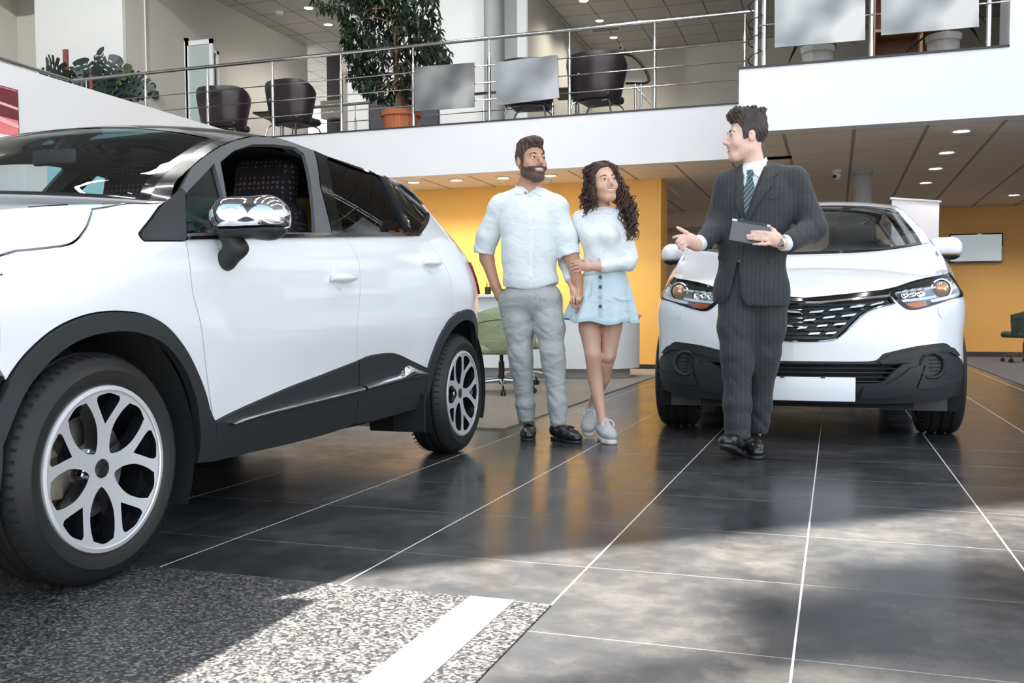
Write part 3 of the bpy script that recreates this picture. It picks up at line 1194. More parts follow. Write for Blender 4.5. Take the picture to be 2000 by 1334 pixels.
W_Z = [(.15, .76), (.25, .80), (.36, .832), (.48, .853), (.60, .866), (.72, .874), (.84, .874), (.94, .862), (1.01, .842), (1.06, .823), (1.12, .798),
       (1.30, .714), (1.42, .648), (1.50, .585), (1.60, .48), (1.75, .3)]
W_S = [(-.9, .16), (-.6, .075), (-.33, .022), (0, .0), (1.2, .006), (2.3, .0), (2.75, .004), (2.95, .035), (3.10, .075), (3.25, .14), (3.40, .24), (3.6, .4)]
W_G = [(1.4, 0), (2.2, .03), (2.8, .11), (3.1, .17)]


def side_w(S, Z):
    w = interp(W_Z, Z) - interp(W_S, S)
    w -= interp(W_G, S) * smooth01((Z - 1.02) / .5)
    w -= .10 * smooth01((.25 - S) / .65) * smooth01((Z - .76) / .26)
    w += .045 * smooth01((.62 - Z) / .35) * smooth01((.2 - S) / .5)
    w += .016 * math.exp(-((S - 2.68) / .38)**2 - ((Z - .84) / .2)**2)
    w -= .010 * math.exp(-((S - 1.5) / .8)**2 - ((Z - .52) / .10)**2)
    return w


class Car:
    def __init__(self, origin, yaw, kx=1.0, zmap=((0, 0), (2, 2))):
        self.o = Vector(origin)
        self.yaw = yaw
        self.kx = kx
        self.zmap = list(zmap)
        self.zinv = [(b, a) for a, b in zmap]
        self.root = None
        self.lead = None
        self.tuck = 0.0

    def kk(self, z):
        return self.kx - self.tuck * smooth01((z - .93) / .28)

    def zup(self, z):
        return interp(self.zmap, z)

    def zdn(self, z):
        return interp(self.zinv, z)

    def side(self, S, Z, off=0.0, mirror=1):
        return Vector((mirror * (self.kk(Z) * side_w(S, self.zdn(Z)) + off), S, Z))

    def world(self, p):
        c, s = math.cos(self.yaw), math.sin(self.yaw)
        return Vector((self.o.x + c * p[0] - s * p[1], self.o.y + s * p[0] + c * p[1], self.o.z + p[2]))

    def solve(self, fn, px, py, u, v):
        """surface parameters of the point of fn(u, v) seen at a pixel"""
        for _ in range(30):
            a = pix(self.world(fn(u, v)))
            e = (px - a[0], py - a[1])
            if abs(e[0]) + abs(e[1]) < .02:
                break
            h = 1e-4
            b = pix(self.world(fn(u + h, v)))
            c = pix(self.world(fn(u, v + h)))
            j = ((b[0] - a[0]) / h, (c[0] - a[0]) / h, (b[1] - a[1]) / h, (c[1] - a[1]) / h)
            det = j[0] * j[3] - j[1] * j[2]
            if abs(det) < 1e-9:
                break
            du = (e[0] * j[3] - e[1] * j[1]) / det
            dv = (j[0] * e[1] - j[2] * e[0]) / det
            m = max(abs(du), abs(dv), .15) / .15
            u += du / m
            v += dv / m
        return u, v

    # --- front end: horizontal contour round the nose; u = 0 on the centre line, u = 1 / -1 at the left / right flank
    def nosefn(self, u, z, off=0.0):
        t = 1 - abs(u)
        SJ = -.33
        w = self.kk(z) * side_w(SJ, self.zdn(z)) + off
        bm = -interp(self.nose, z) - off
        k = 1 - t
        x = w * k**3 + 3 * (w - .012) * k * k * t + 3 * .66 * w * k * t * t
        s = SJ * k**3 + 3 * (SJ - .27) * k * k * t + 3 * (bm + .015) * k * t * t + bm * t**3
        return Vector((x if u >= 0 else -x, s, z))

    # --- upper surfaces between a centre line and the two edge lines
    def top(self, t, v, off=0.0):
        p = self.top_(t, v, off)
        if v < .4 and self.lead:
            a = abs(t)
            q = self.nosefn(t, interp(self.lead, a), 0)
            k = smooth01(v / .4)
            p = q.lerp(p, k)
        return p

    def top_(self, t, v, off=0.0):
        C = (interp(self.c_s, v), interp(self.c_z, v))
        E = (interp(self.e_s, v), interp(self.e_z, v))
        x = self.kk(E[1]) * side_w(E[0], self.zdn(E[1]))
        p = interp(self.pw, v)
        ps = interp(self.ps, v)
        a = abs(t)
        return Vector((x * t, C[0] + (E[0] - C[0]) * a**ps, C[1] + (E[1] - C[1]) * a**p + off))

    def both(self, name, mats, poly, off=0.0, step=.03, holes=(), thick=.014, inset=.0018, rim_mi=None, parent=None, sides=(1, -1), names=None):
        out = []
        for sd in sides:
            b = MB()
            sheet(b, poly, lambda S, Z: self.side(S, Z, off, sd), step, holes, thick, flip=sd < 0, inset=inset, rim_mi=rim_mi)
            out.append(b.build(name, mats, parent or self.root, angle=30))
        return out

    def nose_panel(self, name, mats, poly, off=0.0, step=.02, holes=(), thick=.014, inset=.0015, rim_mi=None, parent=None):
        b = MB()
        # u grows from the right flank to the left flank: seen from the front this is a clockwise frame
        sheet(b, poly, lambda u, z: self.nosefn(u, z, off), step, holes, thick, flip=False, inset=inset, rim_mi=rim_mi)
        return b.build(name, mats, parent or self.root, angle=30)


def mir(poly):
    return [(-u, z) for u, z in poly]


CA = Car((-2.77, 2.137, 0), 0.0)
ZB = [(0, 0), (.5, .52), (.75, .775), (.92, .965), (1.0, 1.09), (1.1, 1.215), (1.3, 1.405), (1.4, 1.505), (1.46, 1.555), (1.5, 1.58), (1.56, 1.62), (1.8, 1.84)]
CB = Car((-.182, 6.487, 0), .029, 1.055, ZB)
CB.tuck = .085


# ---------------------------------------------------------------- flank outlines, read off the near car
def SA(pts, off=0.0):
    out = []
    g = (1.0, .8)
    for px, py in pts:
        w0 = at(px, py, 0, CA.o.x + .85)
        g = CA.solve(lambda S, Z: CA.side(S, Z, off), px, py, w0.y - CA.o.y, w0.z)
        out.append(g)
    return out


def outline_flank():
    L = {}
    gapB = SA([(676, 464), (692, 490), (701, 513), (703, 538), (701, 600), (697, 640), (698, 704)])
    gapF = SA([(363, 470), (375, 560), (391, 626), (403, 722), (416, 823)])
    beltF = SA([(363, 467), (540, 465), (676, 463)])
    beltR = SA([(677, 463), (806, 461), (826, 459)])
    gapR = SA([(826, 459), (850, 490), (872, 525), (882, 560), (883, 613)])
    flF = SA([(416, 823), (406, 800), (398, 770), (384, 732), (360, 684), (326, 641), (288, 617), (240, 609), (192, 611), (144, 624), (96, 650), (48, 694), (12, 744)])
    flFi = SA([(379, 905), (384, 876), (384, 828), (377, 780), (360, 732), (336, 694), (307, 667), (264, 651), (216, 649), (158, 662), (106, 694), (58, 746), (29, 799), (0, 871)])
    flR = SA([(823, 790), (828, 755), (835, 717), (845, 686), (859, 653), (876, 625), (893, 611), (912, 604)])
    sillF = SA([(417, 824), (456, 804), (512, 779), (568, 755), (624, 734), (680, 712), (698, 705)])
    sillR = SA([(700, 704), (722, 695), (756, 690), (778, 693), (806, 706), (834, 719)])
    sillB = SA([(417, 901), (484, 885), (568, 866), (652, 843), (688, 828), (708, 826), (764, 812), (823, 795)])
    roofE = SA([(311, 404), (341, 358), (372, 327), (400, 303), (428, 286), (456, 274), (492, 266), (526, 267), (568, 277), (610, 293), (652, 311), (708, 332), (760, 349)])
    hoodG = SA([(180, 409), (175, 428), (165, 450), (140, 475), (90, 484), (30, 490)])
    L.update(gapB=gapB, gapF=gapF, beltF=beltF, beltR=beltR, gapR=gapR, flF=flF, flFi=flFi, flR=flR, sillF=sillF, sillR=sillR, sillB=sillB, roofE=roofE, hoodG=hoodG)
    L['tri'] = SA([(311, 404), (350, 367), (359, 373), (362, 470), (281, 470), (273, 461), (276, 450)])
    L['qglass'] = SA([(361, 378), (417, 319), (436, 388), (447, 453), (364, 456)])
    L['fwin'] = SA([(429, 317), (456, 294), (492, 282), (534, 282), (574, 287), (592, 299), (603, 340), (611, 398), (614, 454), (457, 455), (441, 386)])
    L['rwin'] = SA([(633, 304), (736, 339), (768, 395), (797, 453), (669, 454), (650, 380)])
    L['q2'] = SA([(754, 344), (786, 362), (812, 384), (832, 404), (829, 430), (816, 449), (805, 452), (780, 397)])
    L['frF'] = SA([(352, 366), (372, 327), (400, 303), (428, 286), (456, 274), (492, 266), (526, 267), (568, 277), (611, 293), (624, 364), (636, 409), (648, 460), (540, 462), (363, 466), (360, 374)])
    L['frR'] = SA([(612, 293), (652, 311), (708, 332), (760, 349), (792, 362), (820, 381), (840, 402), (837, 432), (824, 453), (808, 459), (649, 460), (637, 409), (625, 364)])
    L['belt'] = SA([(363, 460), (540, 456), (648, 455), (803, 455), (812, 452), (818, 456), (808, 462), (648, 464), (540, 466), (363, 469)])
    L['chF'] = SA([(442, 826), (464, 815), (512, 801), (596, 779), (680, 759), (701, 754), (702, 766), (624, 786), (540, 806), (484, 819), (445, 830)])
    L['chR'] = SA([(705, 752), (750, 738), (778, 729), (793, 714), (812, 720), (826, 727), (824, 733), (806, 742), (764, 750), (706, 765)])
    L['hanF'] = SA([(640, 545), (690, 540)])
    L['hanR'] = SA([(824, 515), (853, 511)])
    return L


FL = outline_flank()
# rear edge of the flank (S, Z), from the roof to the sill
REAR = [(2.78, 1.445), (2.90, 1.375), (3.02, 1.25), (3.14, 1.08), (3.205, .98), (3.235, .86), (3.25, .70), (3.25, .52), (3.20, .34)]


def arch(c, r, a0, a1, n=14):
    return [(c[0] + r * math.cos(math.radians(a0 + (a1 - a0) * i / n)), c[1] + r * math.sin(math.radians(a0 + (a1 - a0) * i / n))) for i in range(n + 1)]


def build_flanks(car, clad=True, frame_mats=(None, None), chrome=True):
    R = car.root
    def scale(p):
        return (p[0], car.zup(p[1]))
    f = {k: [scale(p) for p in v] for k, v in FL.items()}
    rear = [scale(p) for p in REAR]
    WB = scale((2.685, 0))[0]
    zA = .325 if car is CA else .345
    # arches: front from the outline; rear completed with a circle round the rear axle
    rO = (math.dist(f['flR'][3], (WB, zA)) + math.dist(f['flR'][6], (WB, zA))) / 2
    flR = f['flR'] + arch((WB, zA), rO, 86, 2)[1:] + [(WB + rO - .01, zA - .12)]
    flRi = arch((WB, zA), rO - .062, 188, -12, 26)
    SJ = -.33
    hd = f['hoodG']
    # hood flank, wing, doors, quarter
    e_line = [(car.e_s_at(v), car.e_z_at(v)) for v in (1.0, .8, .6, .4, .2, .02)]
    wing_top = [(car.e_s_at(v), car.e_z_at(v)) for v in (.72, .86, 1.0)]
    zl = hd[-1][1]
    wing = segs([hd[-1], *hd[::-1][1:]], [hd[0], *wing_top], [wing_top[-1], f['tri'][0]], [f['tri'][0], f['tri'][6], f['tri'][5], f['tri'][4]], [f['tri'][4], f['tri'][3]],
                [f['gapF'][0], *f['gapF'][1:]], f['flF'], [f['flF'][-1], (SJ, f['flF'][-1][1] + .03)], [(SJ, f['flF'][-1][1] + .03), (SJ, zl - .03)], [(SJ, zl - .03), hd[-1]], n=4)
    car.both('front_wing', M_PAINT, wing, inset=.003)
    hf = segs([hd[-1], *hd[::-1][1:]], [hd[0], *[p for p in [(car.e_s_at(v), car.e_z_at(v)) for v in (.72, .55, .4, .25, .1, .0)]]], [(car.e_s_at(0), car.e_z_at(0)), (SJ, zl - .03)], [(SJ, zl - .03), hd[-1]], n=4)
    car.hood_flank = hf
    car.both('front_door', M_PAINT, segs(f['beltF'], f['gapB'], f['sillF'][::-1], f['gapF'][::-1], n=4), parent=None)
    car.both('rear_door', M_PAINT, segs(f['beltR'], f['gapR'], f['flR'][::-1][1:7], f['sillR'][::-1], f['gapB'][::-1], n=4))
    frR = f['frR']
    quarter = segs([f['gapR'][0], frR[8], frR[7], frR[6], frR[5], frR[4], frR[3]], [frR[3], rear[0]], rear, [rear[-1], flR[-1]], flR[::-1][:-7], f['gapR'][::-1], n=4)
    car.both('rear_quarter', M_PAINT, quarter)
    # window frames, glass
    car.both('window_frame', frame_mats[0], segs(*[[a, b] for a, b in zip(f['frF'], f['frF'][1:] + f['frF'][:1])]), .003, .025, [f['qglass'], f['fwin']], .016)
    car.both('rear_window_frame', frame_mats[1], segs(*[[a, b] for a, b in zip(frR, frR[1:] + frR[:1])]), .003, .025, [f['rwin'], f['q2']], .016)
    car.both('mirror_triangle', M_CLAD if clad else M_GLOSSK, segs(*[[a, b] for a, b in zip(f['tri'], f['tri'][1:] + f['tri'][:1])]), .004, .03)
    car.both('quarter_glass', M_GLASS, f['qglass'], -.010, .04, (), 0, -.008)
    if car is CA:
        car.both('front_window', M_GLASS, f['fwin'], -.012, .04, (), 0, -.008, sides=(-1,))
        car.both('rear_window', M_TINT, f['rwin'], -.010, .03, (), 0, -.008, sides=(1,))
        car.both('rear_window', M_GLASS, f['rwin'], -.010, .03, (), 0, -.008, sides=(-1,))
    else:
        car.both('front_window', M_GLASS, f['fwin'], -.012, .04, (), 0, -.008)
        car.both('rear_window', M_GLASS, f['rwin'], -.010, .03, (), 0, -.008)
    car.both('rear_quarter_glass', M_TINT if car is CA else M_GLASS, f['q2'], -.010, .03, (), 0, -.008)
    car.both('belt_strip', M_GLOSSK, segs(*[[a, b] for a, b in zip(f['belt'], f['belt'][1:] + f['belt'][:1])]), .009, .03)
    # arch trims, sill cladding, chrome
    fO = f['flF'] + [(f['flF'][-1][0] - .02, zA + .05)]
    car.both('wheel_arch_trim', M_CLAD, segs(f['flF'], [f['flF'][-1], (f['flF'][-1][0] - .10, f['flF'][-1][1] - .22), (f['flF'][-1][0] - .10, .26)], [(f['flF'][-1][0] - .10, .26), (f['flFi'][-1][0] - .01, .27)], f['flFi'][::-1],
                                             [f['flFi'][0], f['sillB'][0]], [f['sillB'][0], f['flF'][0]], n=4), .012 if car is CA else .003, .025, (), .03)
    car.both('rear_arch_trim', M_CLAD, segs(flR, [flR[-1], flRi[-1]], flRi[::-1], [flRi[0], flR[0]], n=3), .012, .022, (), .03)
    nb = f['sillB']
    car.both('sill_cladding', M_CLAD, segs(f['sillF'], [f['sillF'][-1], nb[4]], nb[:5][::-1], [nb[0], f['sillF'][0]], n=4), .009, .03)
    car.both('sill_cladding', M_CLAD, segs(f['sillR'], [f['sillR'][-1], nb[7]], nb[4:][::-1], [nb[4], f['sillR'][0]], n=4), .009, .03)
    if chrome:
        for key in ('chF', 'chR'):
            q = f[key]
            if key == 'chF':
                up, lo = cr(q[:6], 5), cr(q[6:][::-1], 5)
            else:
                up, lo = cr(q[:6], 5), cr(q[6:][::-1], 5)
            n = 24
            def along(c, t):
                i = min(int(t * (len(c) - 1)), len(c) - 2)
                k = t * (len(c) - 1) - i
                return (c[i][0] + (c[i + 1][0] - c[i][0]) * k, c[i][1] + (c[i + 1][1] - c[i][1]) * k)
            for sd in (1, -1):
                rings = []
                for i in range(n + 1):
                    a, b_ = along(up, i / n), along(lo, i / n)
                    ring = []
                    for j in range(9):
                        t = j / 8
                        ring.append(car.side(a[0] + (b_[0] - a[0]) * t, a[1] + (b_[1] - a[1]) * t, .010 + .024 * math.sin(PI * t)**.8, sd))
                    rings.append(ring if sd > 0 else ring[::-1])
                MB().loft(rings, closed=False).build('chrome_strip', M_CHR, R, angle=60)
    # rear bumper corner below the paint
    car.both('rear_bumper_corner', M_CLAD, segs([flR[-1], rear[-1]], [rear[-1], (rear[-1][0] - .06, .24)], [(rear[-1][0] - .06, .24), (flRi[-1][0], .25)], [(flRi[-1][0], .25), flR[-1]]), .0, .03)
    # handles
    for key in ('hanF', 'hanR'):
        (s0, z0), (s1, z1) = f[key]
        zc, sc = (z0 + z1) / 2, (s0 + s1) / 2
        L = .19
        for sd in (1, -1):
            b = MB()
            pts, rs = [], []
            for i in range(9):
                t = i / 8
                s = sc + (t - .5) * L
                p = car.side(s, zc + .008 * (t - .5), .012 + .022 * math.sin(PI * t)**.6, sd)
                pts.append(p)
                rs.append(.012 + .006 * math.sin(PI * t))
            b.tube(pts, rs, n=12)
            h = b.build('door_handle', M_PAINT, R)
            c = MB()
            sheet(c, circle(.052, 24, (sc - .005, zc)), lambda S, Z: car.side(S, Z, .0035 - 0 * S, sd), .012, thick=.004, flip=sd < 0)
            c.build('handle_recess', M_PAINT, h)
    # dark liners behind the skin
    low = segs([(.42, .30), (WB - .42, .30)], [(WB - .42, .30), (WB - .40, .52), (WB - .25, .68), (WB, .74), (WB + .25, .68), (WB + .42, .5)], [(WB + .42, .5), (3.10, .5), (3.10, .92)], [(3.10, .92), (2.3, 1.06), (.5, .97)],
               [(.5, .97), (0, .93), (-.3, .83), (-.3, .66)], [(-.3, .66), (-.2, .71), (0, .74), (.25, .68), (.40, .52), (.42, .30)], n=3)
    for sd in (1, -1):
        b = MB()
        sheet(b, low, lambda S, Z: car.side(S, Z, -.035, sd), .06, flip=sd < 0)
        b.build('door_liner', M_INT, R)
        for c in (0, WB):                            # wheel wells
            b = MB()
            x0, x1 = sd * car.kx * .845, sd * car.kx * .50
            A = arch((c, zA), .415, 205, -25, 24)
            b.loft([[(x0, s, z) for s, z in A], [(x1, s, z) for s, z in A]], closed=False)
            b.add([(x1, s, z) for s, z in A], [tuple(range(len(A)))])
            b.build('wheel_well', M_LINER, R)
    MB().box((-.72, -.52, .24), (.72, -.05, .60)).box((-.62, -.3, .22), (.62, 3.05, .46)).build('underbody', M_LINER, R)
    return f, WB


def seat(car, x, s, z0, m, k=1.0):
    o = bpy.data.objects.new('seat', None)
    COL.objects.link(o)
    o.parent = car.root
    o.location = (x, s, z0)
    lo = np.array((-.32, -.6, -.1))
    f = Field((-.34, -.62, -.12), (.34, .42, .95), .02)
    f.slab((0, -.22, .05), (.25, .27, .08), rad=.07, k=.03)
    f.slab((-.22, -.2, .09), (.05, .25, .08), rad=.05, k=.05).slab((.22, -.2, .09), (.05, .25, .08), rad=.05, k=.05)
    f.build('cushion', m, o)
    f = Field((-.34, -.2, -.05), (.34, .55, .80), .018)
    R = [[1, 0, 0], [0, math.cos(.3), -math.sin(.3)], [0, math.sin(.3), math.cos(.3)]]
    f.slab((0, .16, .36), (.23, .07, .34), R, .06, .03)
    f.slab((-.22, .12, .34), (.05, .09, .26), R, .05, .05).slab((.22, .12, .34), (.05, .09, .26), R, .05, .05)
    f.build('backrest', m, o)
    f = Field((-.2, .1, .6), (.2, .6, 1.02), .015)
    R = [[1, 0, 0], [0, math.cos(.22), -math.sin(.22)], [0, math.sin(.22), math.cos(.22)]]
    f.slab((0, .30, .78), (.15, .06, .125), R, .05, .02)
    f.build('headrest', m, o)
    MB().cyl((-.06, .27, .6), (-.06, .29, .74), .007).cyl((.06, .27, .6), (.06, .29, .74), .007).build('headrest_rods', M_CHR, o)
    return o


def interior(car, seat_mat, zf=.42):
    R = car.root
    for x in (.36, -.36):
        seat(car, x * car.kx, 1.30, zf + .12, seat_mat)
    for x in (.33, -.33):
        seat(car, x * car.kx, 2.20, zf + .14, seat_mat)
    f = Field((-.78, .12, .55), (.78, .75, 1.12), .025)
    f.slab((0, .36, car.zup(.88)), (.70, .20, .13), rad=.09, k=.02)
    f.slab((.36, .46, car.zup(.95)), (.17, .10, .07), rad=.05, k=.05)
    f.slab((0, .52, .75), (.16, .16, .16), rad=.05, k=.05)
    f.build('dashboard', M_INT, R)
    b = MB()
    c = Vector((.37 * car.kx, .66, car.zup(.93)))
    u, w, a = frame((0, -.92, .38))
    b.tube([c + .185 * (math.cos(t) * u + math.sin(t) * w) for t in [2 * PI * i / 40 for i in range(41)]], .015, n=10, cap=False)
    for t in (0, PI, 1.5 * PI):
        b.tube([c - .01 * a, c + .18 * (math.cos(t) * u + math.sin(t) * w)], .016, n=8)
    b.ball(tuple(c), (.06, .035, .06))
    b.build('steering_wheel', M_BLACK, R)
    b = MB()
    b.box((-.10, .74, car.zup(1.31)), (.10, .765, car.zup(1.365)), bev=.01)
    b.cyl((0, .755, car.zup(1.36)), (0, .80, car.zup(1.42)), .01)
    b.build('rear_view_mirror', M_BLACK, R)
    MB().box((-.60, 2.62, zf), (.60, 2.72, .98)).build('rear_shelf', M_INT, R)


def tops(car, hood_mat, roof_mat, pillar_mat, band=.055, n_t=28):
    R = car.root
    b = MB()
    NV = 22
    b.grid(lambda a, c: car.top(2 * a - 1, c * .985), n_t, NV)
    for sd in (1, -1):
        sheet(b, car.hood_flank, lambda S, Z: car.side(S, Z, 0, sd), .03, (), .014, flip=sd < 0, inset=.003)
    b.build('hood', hood_mat, R, angle=32)
    MB().grid(lambda a, c: car.top(2 * a - 1, .97 + c * .10, -.012), n_t, 4).build('cowl', M_BLACK, R)
    T = 1 - band
    # windscreen with a black border, pillars, roof
    MB().grid(lambda a, c: car.top((2 * a - 1) * T, 1.03 + c * .95, -.002), n_t, 20).build('windscreen', M_GLASS, R)
    b = MB()
    for lo, hi in ((T - .035, T), (-T, -T + .035)):
        b.grid(lambda a, c: car.top(lo + (hi - lo) * a, 1.0 + c, .0004), 2, 20)
    b.grid(lambda a, c: car.top((2 * a - 1) * T, 1.93 + c * .07, .0004), n_t, 2)
    b.grid(lambda a, c: car.top((2 * a - 1) * T, 1.0 + c * .05, .0004), n_t, 2)
    b.build('windscreen_border', M_GLOSSK, R)
    b = MB()
    for lo, hi in ((T, 1), (-1, -T)):
        b.grid(lambda a, c: car.top(lo + (hi - lo) * a, 1.0 + c * 1.0, .0), 4, 22)
        b.build('front_pillar', pillar_mat, R)
        b = MB()
    b = MB().grid(lambda a, c: car.top(2 * a - 1, 2 + c), n_t, 22)
    b.build('roof', roof_mat, R)
    MB().grid(lambda a, c: car.top((2 * a - 1) * .97, 2.05 + c * .9, -.05), 12, 12).build('roof_lining', M_INT if roof_mat is M_PAINTK else mat('pale_headlining', (.35, .35, .34), .9), R)
    MB().grid(lambda a, c: car.top((2 * a - 1) * .9, 3.05 + c * .9, -.002), 20, 10).build('rear_screen', M_TINT if car is CA else M_GLASS, R)
    b = MB()
    for lo, hi in ((.88, 1), (-1, -.88)):
        b.grid(lambda a, c: car.top(lo + (hi - lo) * a, 3 + c, .0), 3, 12)
    b.grid(lambda a, c: car.top((2 * a - 1) * .9, 3 + c * .08), 16, 2)
    b.build('spoiler', roof_mat, R)
    MB().grid(lambda a, c: car.top(2 * a - 1, 4 + c * .72), n_t, 14).build('tailgate', hood_mat, R)
    MB().grid(lambda a, c: car.top(2 * a - 1, 4.72 + c * .28), n_t, 8).build('rear_bumper', M_CLAD, R)


for c in (CA, CB):
    A_ = c is CA
    c.e_s = [(0, -.33), (.4, -.05), (.72, .17), (1.0, .36)]
    c.e_z = [(0, .998), (.4, 1.045), (.72, 1.071), (1.0, 1.098)] if A_ else [(0, .975), (.4, 1.075), (.72, 1.15), (1.0, 1.213)]
    c.c_s = [(0, -.72), (.4, -.44), (.8, -.14), (1.0, .0), (1.5, .42), (2.0, .84), (2.3, 1.35), (2.7, 2.15), (3.0, 2.80), (3.35, 2.95), (4.0, 3.24), (4.45, 3.38), (4.75, 3.43), (5.0, 3.38)]
    c.c_z = [(0, .87), (.4, 1.01), (.8, 1.08), (1.0, 1.11), (1.5, 1.295), (2.0, 1.462), (2.3, 1.522), (2.7, 1.52), (3.0, 1.455), (3.35, 1.37), (4.0, 1.07), (4.45, .84), (4.75, .55), (5.0, .30)]
    if not A_:
        c.c_s[:4] = [(0, -.765), (.4, -.48), (.8, -.12), (1.0, .02)]
        c.c_z = [(0, .862), (.4, .985), (.8, 1.09), (1.0, 1.133), (1.5, 1.35), (2.0, 1.54), (2.3, 1.60), (2.7, 1.60), (3.0, 1.525), (3.35, 1.46), (4.0, 1.20), (4.45, .88), (4.75, .57), (5.0, .31)]
    rE = FL['roofE']
    n = len(rE)
    for i in range(1, n):
        v = 1 + i / 5.0 if i <= 5 else 2 + (i - 5) / (n - 6.0)
        v = min(v, 2.97)
        c.e_s.append((v, rE[i][0]))
        c.e_z.append((v, c.zup(rE[i][1])))
    for v, (s_, z_) in zip((3.0, 3.35, 3.7, 4.0, 4.25, 4.45, 4.65, 4.85, 5.0), REAR):
        c.e_s.append((v, s_))
        c.e_z.append((v, c.zup(z_)))
    c.pw = [(0, 1.4), (.5, 2.4), (1.0, 2.6), (2.0, 2.6), (3.0, 2.6), (5, 2.4)]
    c.ps = [(0, 4.0), (.5, 2.4), (1.0, 2.0), (5, 2.0)]
    c.e_s_at = lambda v, c=c: interp(c.e_s, v)
    c.e_z_at = lambda v, c=c: interp(c.e_z, v)
    c.nose = [(.10, .66), (.20, .73), (.32, .785), (.45, .80), (.58, .80), (.70, .785), (.80, .755), (.88, .71), (.96, .645), (1.1, .55)]

# ------------------------------------------------------------------ noses, mirrors
NP = {}


def NB(pts, g=(.3, .6)):
    out = []
    for px, py in pts:
        g = CB.solve(CB.nosefn, px, py, *g)
        out.append(g)
    return out


NP['grille_low'] = NB([(1596, 667), (1627, 663.5), (1639, 657.5), (1656, 643), (1675, 624), (1692, 609.5), (1716, 600), (1748, 592)])
NP['grille_top'] = NB([(1600, 592), (1670, 586), (1737, 579.5)])
NP['chr_top'] = NB([(1600, 588), (1670, 581), (1737, 574.5)])
NP['strip_top'] = NB([(1600, 580), (1670, 572), (1741, 563)])
NP['lamp_in'] = NB([(1738.5, 574), (1743, 566), (1750, 560), (1783, 548.5), (1810, 542)])
NP['lamp_low'] = NB([(1859, 584), (1837, 591.5), (1810, 600), (1787, 605), (1774, 604.5), (1765, 600), (1754, 591), (1738.5, 576)], (.7, .82))
NP['white_low'] = NB([(1668, 706.7), (1700, 706), (1713, 703), (1721, 696), (1731, 690), (1788, 677), (1835, 671), (1848, 671.5), (1857, 678), (1864, 691)])
NP['slot_low'] = NB([(1783, 708), (1766, 710.5), (1747, 724.6), (1730, 742), (1716, 748.6), (1668, 750)])
NP['fog'] = NB([(1819, 714)])[0]
NP['cap'] = NB([(1830, 601), (1847, 597), (1853, 603), (1854, 615), (1836, 621), (1831, 611)], (.55, .77))


def chips():
    """the silver dashes of the grille: pixel parallelograms of the right-hand half"""
    rows = [[(172, 318, 290, 300), (332, 298, 458, 282), (496, 280, 620, 262), (664, 258, 792, 236), (832, 240, 950, 208)],
            [(140, 382, 228, 366), (284, 366, 392, 350), (444, 344, 552, 326), (594, 330, 720, 310)],
            [(232, 430, 326, 414), (394, 412, 490, 396), (530, 400, 642, 382)],
            [(130, 448, 166, 438), (162, 476, 262, 462), (326, 474, 430, 462), (464, 472, 562, 456)]]
    out = []
    for r in rows:
        for x0, y0, x1, y1 in r:
            h = (y0 - y1)
            h = 15
            q = [(x0, y0), (x1 - 16, y1 + 9), (x1, y1 - 8), (x0 + 18, y0 - h)]
            out.append(NB([(1500 + a / 4.17, 540 + b / 4.17) for a, b in q]))
    return out


NP['chips'] = chips()
LEAD = [(0, NP['strip_top'][0][1] - .004)] + NP['strip_top'][1:] + [p for p in NP['lamp_in'][2:]] + [(.72, .966), (.90, .978), (1.0, .975)]
CB.lead = LEAD
CA.lead = [(u, z) for u, z in [(a, CB.zdn(b)) for a, b in LEAD[:-3]]] + [(.72, .955), (.90, .985), (1.0, .998)]


